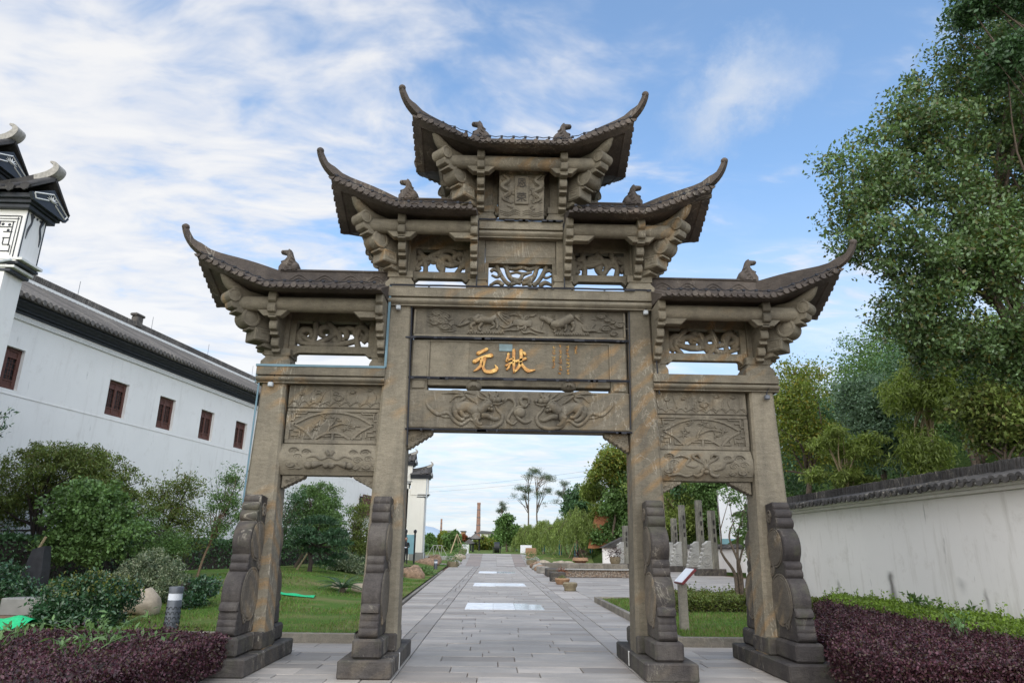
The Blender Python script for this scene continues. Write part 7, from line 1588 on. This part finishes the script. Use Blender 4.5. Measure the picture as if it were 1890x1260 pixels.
# black arched garden cart at the top of the ramp
t = thing('black_wheel', 'black rounded wheel-like object at the top of the ramp', 'wheel', (at(917, 1010, 86).x, 86, 0.95)); m = MB()
R_ = 0.62; m.loft([[(x, 0.0+r_*math.cos(a), 0.66+r_*math.sin(a)) for a in np.linspace(0, 2*PI, 25)[:-1]] for x, r_ in ((-0.32, R_*0.86), (-0.32, R_), (0.32, R_), (0.32, R_*0.86))], cap=False); m.build('rim', 'black_metal', t)
for k in range(8): a = k*PI/4; MB().box((0, 0.3*math.cos(a), 0.66+0.3*math.sin(a)), (0.6, 0.6, 0.05), 0, 0, a).build('paddle', 'black_metal', t)
for s in (-1, 1): MB().box((s*0.42, 0, 0.34), (0.1, 0.4, 0.7), 0.02).build('stand', 'black_metal', t)
MB().tube([(-0.5, 0, 0.66), (0.5, 0, 0.66)], 0.06, 8).build('axle', 'black_metal', t)
for px, Y, w, h, lab in ((858, 84, 0.9, 1.1, 'white notice board left of the ramp top'), (971, 82, 1.3, 0.9, 'white notice board right of the ramp top')):
    b = at(px, 1013, Y); t = thing('notice_board', lab, 'sign', (b.x, Y, 0.9)); MB().box((0, 0, b.z-0.9), (w, 0.05, h), 0.01).build('panel', 'sign_white', t)
    for s in (-1, 1): MB().box((s*w*0.42, 0.04, (b.z-0.9)/2), (0.07, 0.05, b.z-0.9+0.2)).build('post', 'bamboo_pole', t)
tag(MB().box((0, 0, 0.35), (1.2, 0.8, 0.75), 0.03).build('wooden_crate', 'clay_pot', None, loc=(at(975, 1015, 81).x+0.3, 81, 0.9)), 'brown wooden box below the right notice board', 'box')
# staked saplings by the left terrace
t = thing('stake_tripod', 'wooden stakes leaning together beside the left of the ramp', 'stakes', (at(843, 1010, 84).x, 84, 0.9))
for a in (0, 1.3, 2.5, 4.0): MB().tube([(1.0*math.cos(a), 1.0*math.sin(a), 0), (0, 0, 2.2)], 0.06, 5).build('stake', 'bamboo_pole', t)
t = thing('terrace_wall', 'low pale terrace wall left of the ramp', 'wall', (0, 0, 0)); p, q = at(775, 1035, 72), at(842, 1035, 72); MB().box(((p.x+q.x)/2, 72, 0.35), (q.x-p.x, 0.5, 0.8), 0.03).build('wall', 'pale_granite', t); MB().box(((p.x+q.x)/2-1.0, 62, 0.1), (5.0, 0.6, 0.26), 0.03).build('step', 'pale_granite', t); MB().box((-6.6, 56.5, 0.1), (4.0, 0.5, 0.2), 0.03).build('step', 'pale_granite', t)
t = thing('lattice_stand', 'white lattice frame standing on the terrace wall', 'frame', (at(807, 1020, 76).x, 76, 0.75)); 
for s in (-1, 0, 1): MB().tube([(s*0.7-0.3, 0, 0), (s*0.45, 0, 1.0)], 0.028, 5).build('bar', 'pale_granite', t); MB().tube([(s*0.7+0.3, 0, 0), (s*0.45, 0, 1.0)], 0.028, 5).build('bar', 'pale_granite', t)
MB().tube([(-0.5, 0, 1.0), (0.5, 0, 1.0)], 0.028, 5).build('bar', 'pale_granite', t)
# chimneys, far buildings, power lines
def chimney(px, pyt, Y, r, label):
    b = at(px, pyt, Y); t = thing('brick_chimney', label, 'chimney', (b.x, Y, 1.0), 0, 'factory chimneys'); h = b.z-1.0
    MB().lathe([(r*1.0, -1), (r*0.62, h*0.97)], n=16).build('shaft', 'hazy_brick', t, smooth=40); MB().lathe([(r*0.70, h*0.955), (r*0.72, h*0.985), (r*0.62, h)], n=16).build('cap', 'hazy_brick', t)
    for k in range(5): MB().lathe([(r*(1-0.38*(k+1)/6.2)+0.03, h*(k+1)/6), (r*(1-0.38*(k+1)/6.2)+0.03, h*(k+1)/6+0.25)], n=16).build('band', 'steel_grey', t)
chimney(884, 927, 260, 0.95, 'tall brick chimney in the middle distance'); chimney(815, 957, 330, 0.62, 'shorter thin brick chimney left of the tall one')
def far_block(px0, px1, pyt, Y, mat, label):
    a, b = at(px0, pyt, Y), at(px1, pyt, Y); t = thing('far_building', label, 'building', ((a.x+b.x)/2, Y, 0)); w = b.x-a.x
    MB().box((0, 0, a.z/2), (w, 8, a.z)).build('wall', mat, t); MB().box((0, 0, a.z+0.15), (w+0.6, 8.6, 0.3)).build('roof', 'far_roof' if mat != 'far_concrete' else 'concrete', t)
    n = max(2, int(w/2.2))
    for i in range(n):
        for j in range(int(a.z//3)): MB().box((-w/2+(i+0.5)*w/n, -4.02, 1.8+3*j), (w/n*0.5, 0.06, 1.3)).build('window', 'dark_opening', t)
far_block(822, 834, 980, 290, 'far_concrete', 'grey concrete block right of the thin chimney'); far_block(770, 782, 983, 240, 'far_concrete', 'grey far building beside the white house corner'); far_block(852, 859, 981, 250, 'clay_pot', 'small orange far building left of the tall chimney'); far_block(786, 800, 990, 220, 'cream_warmlit_plaster', 'cream far building behind the parked cars')
p = at(898, 980, 170); t = thing('far_shed', 'low shed with white curved roof edge right of the chimney', 'building', (p.x+2, 170, 0)); MB().box((0, 0, 2.6), (6.5, 5, 4.2)).build('wall', 'cream_warmlit_plaster', t); MB().prism([(-4.2, 4.75), (-3.2, 5.4), (3.8, 4.95), (3.8, 4.75)], 'y', -3, 3).build('roof', 'far_roof', t)
m = MB(); m.sheet(lambda u, v: (u, 1500+v*300, -2+(42*math.exp(-((u+165)/75)**2)+10*math.exp(-((u+20)/160)**2)+30*math.exp(-((u+520)/260)**2))*math.sin(PI*v)), list(np.linspace(-900, 300, 50)), list(np.linspace(0, 1, 5))); struct(m.build('far_hills', 'far_hill_haze', smooth=True))
for i, (y0, y1, lab) in enumerate(((897, 858, 'upper power line crossing the sky behind the gateway'), (905, 867, 'lower power line crossing the sky behind the gateway'))):
    a, b = at(780, y0, 210), at(1110, y1, 150); a = a+(a-b)*0.2; b = b+(b-a)*0.3; tag(MB().tube([a.lerp(b, k/20)-Vector((0, 0, 1.2*math.sin(PI*k/20))) for k in range(21)], 0.022, 4).build('power_line', 'steel_grey'), lab, 'cable', 'power lines')
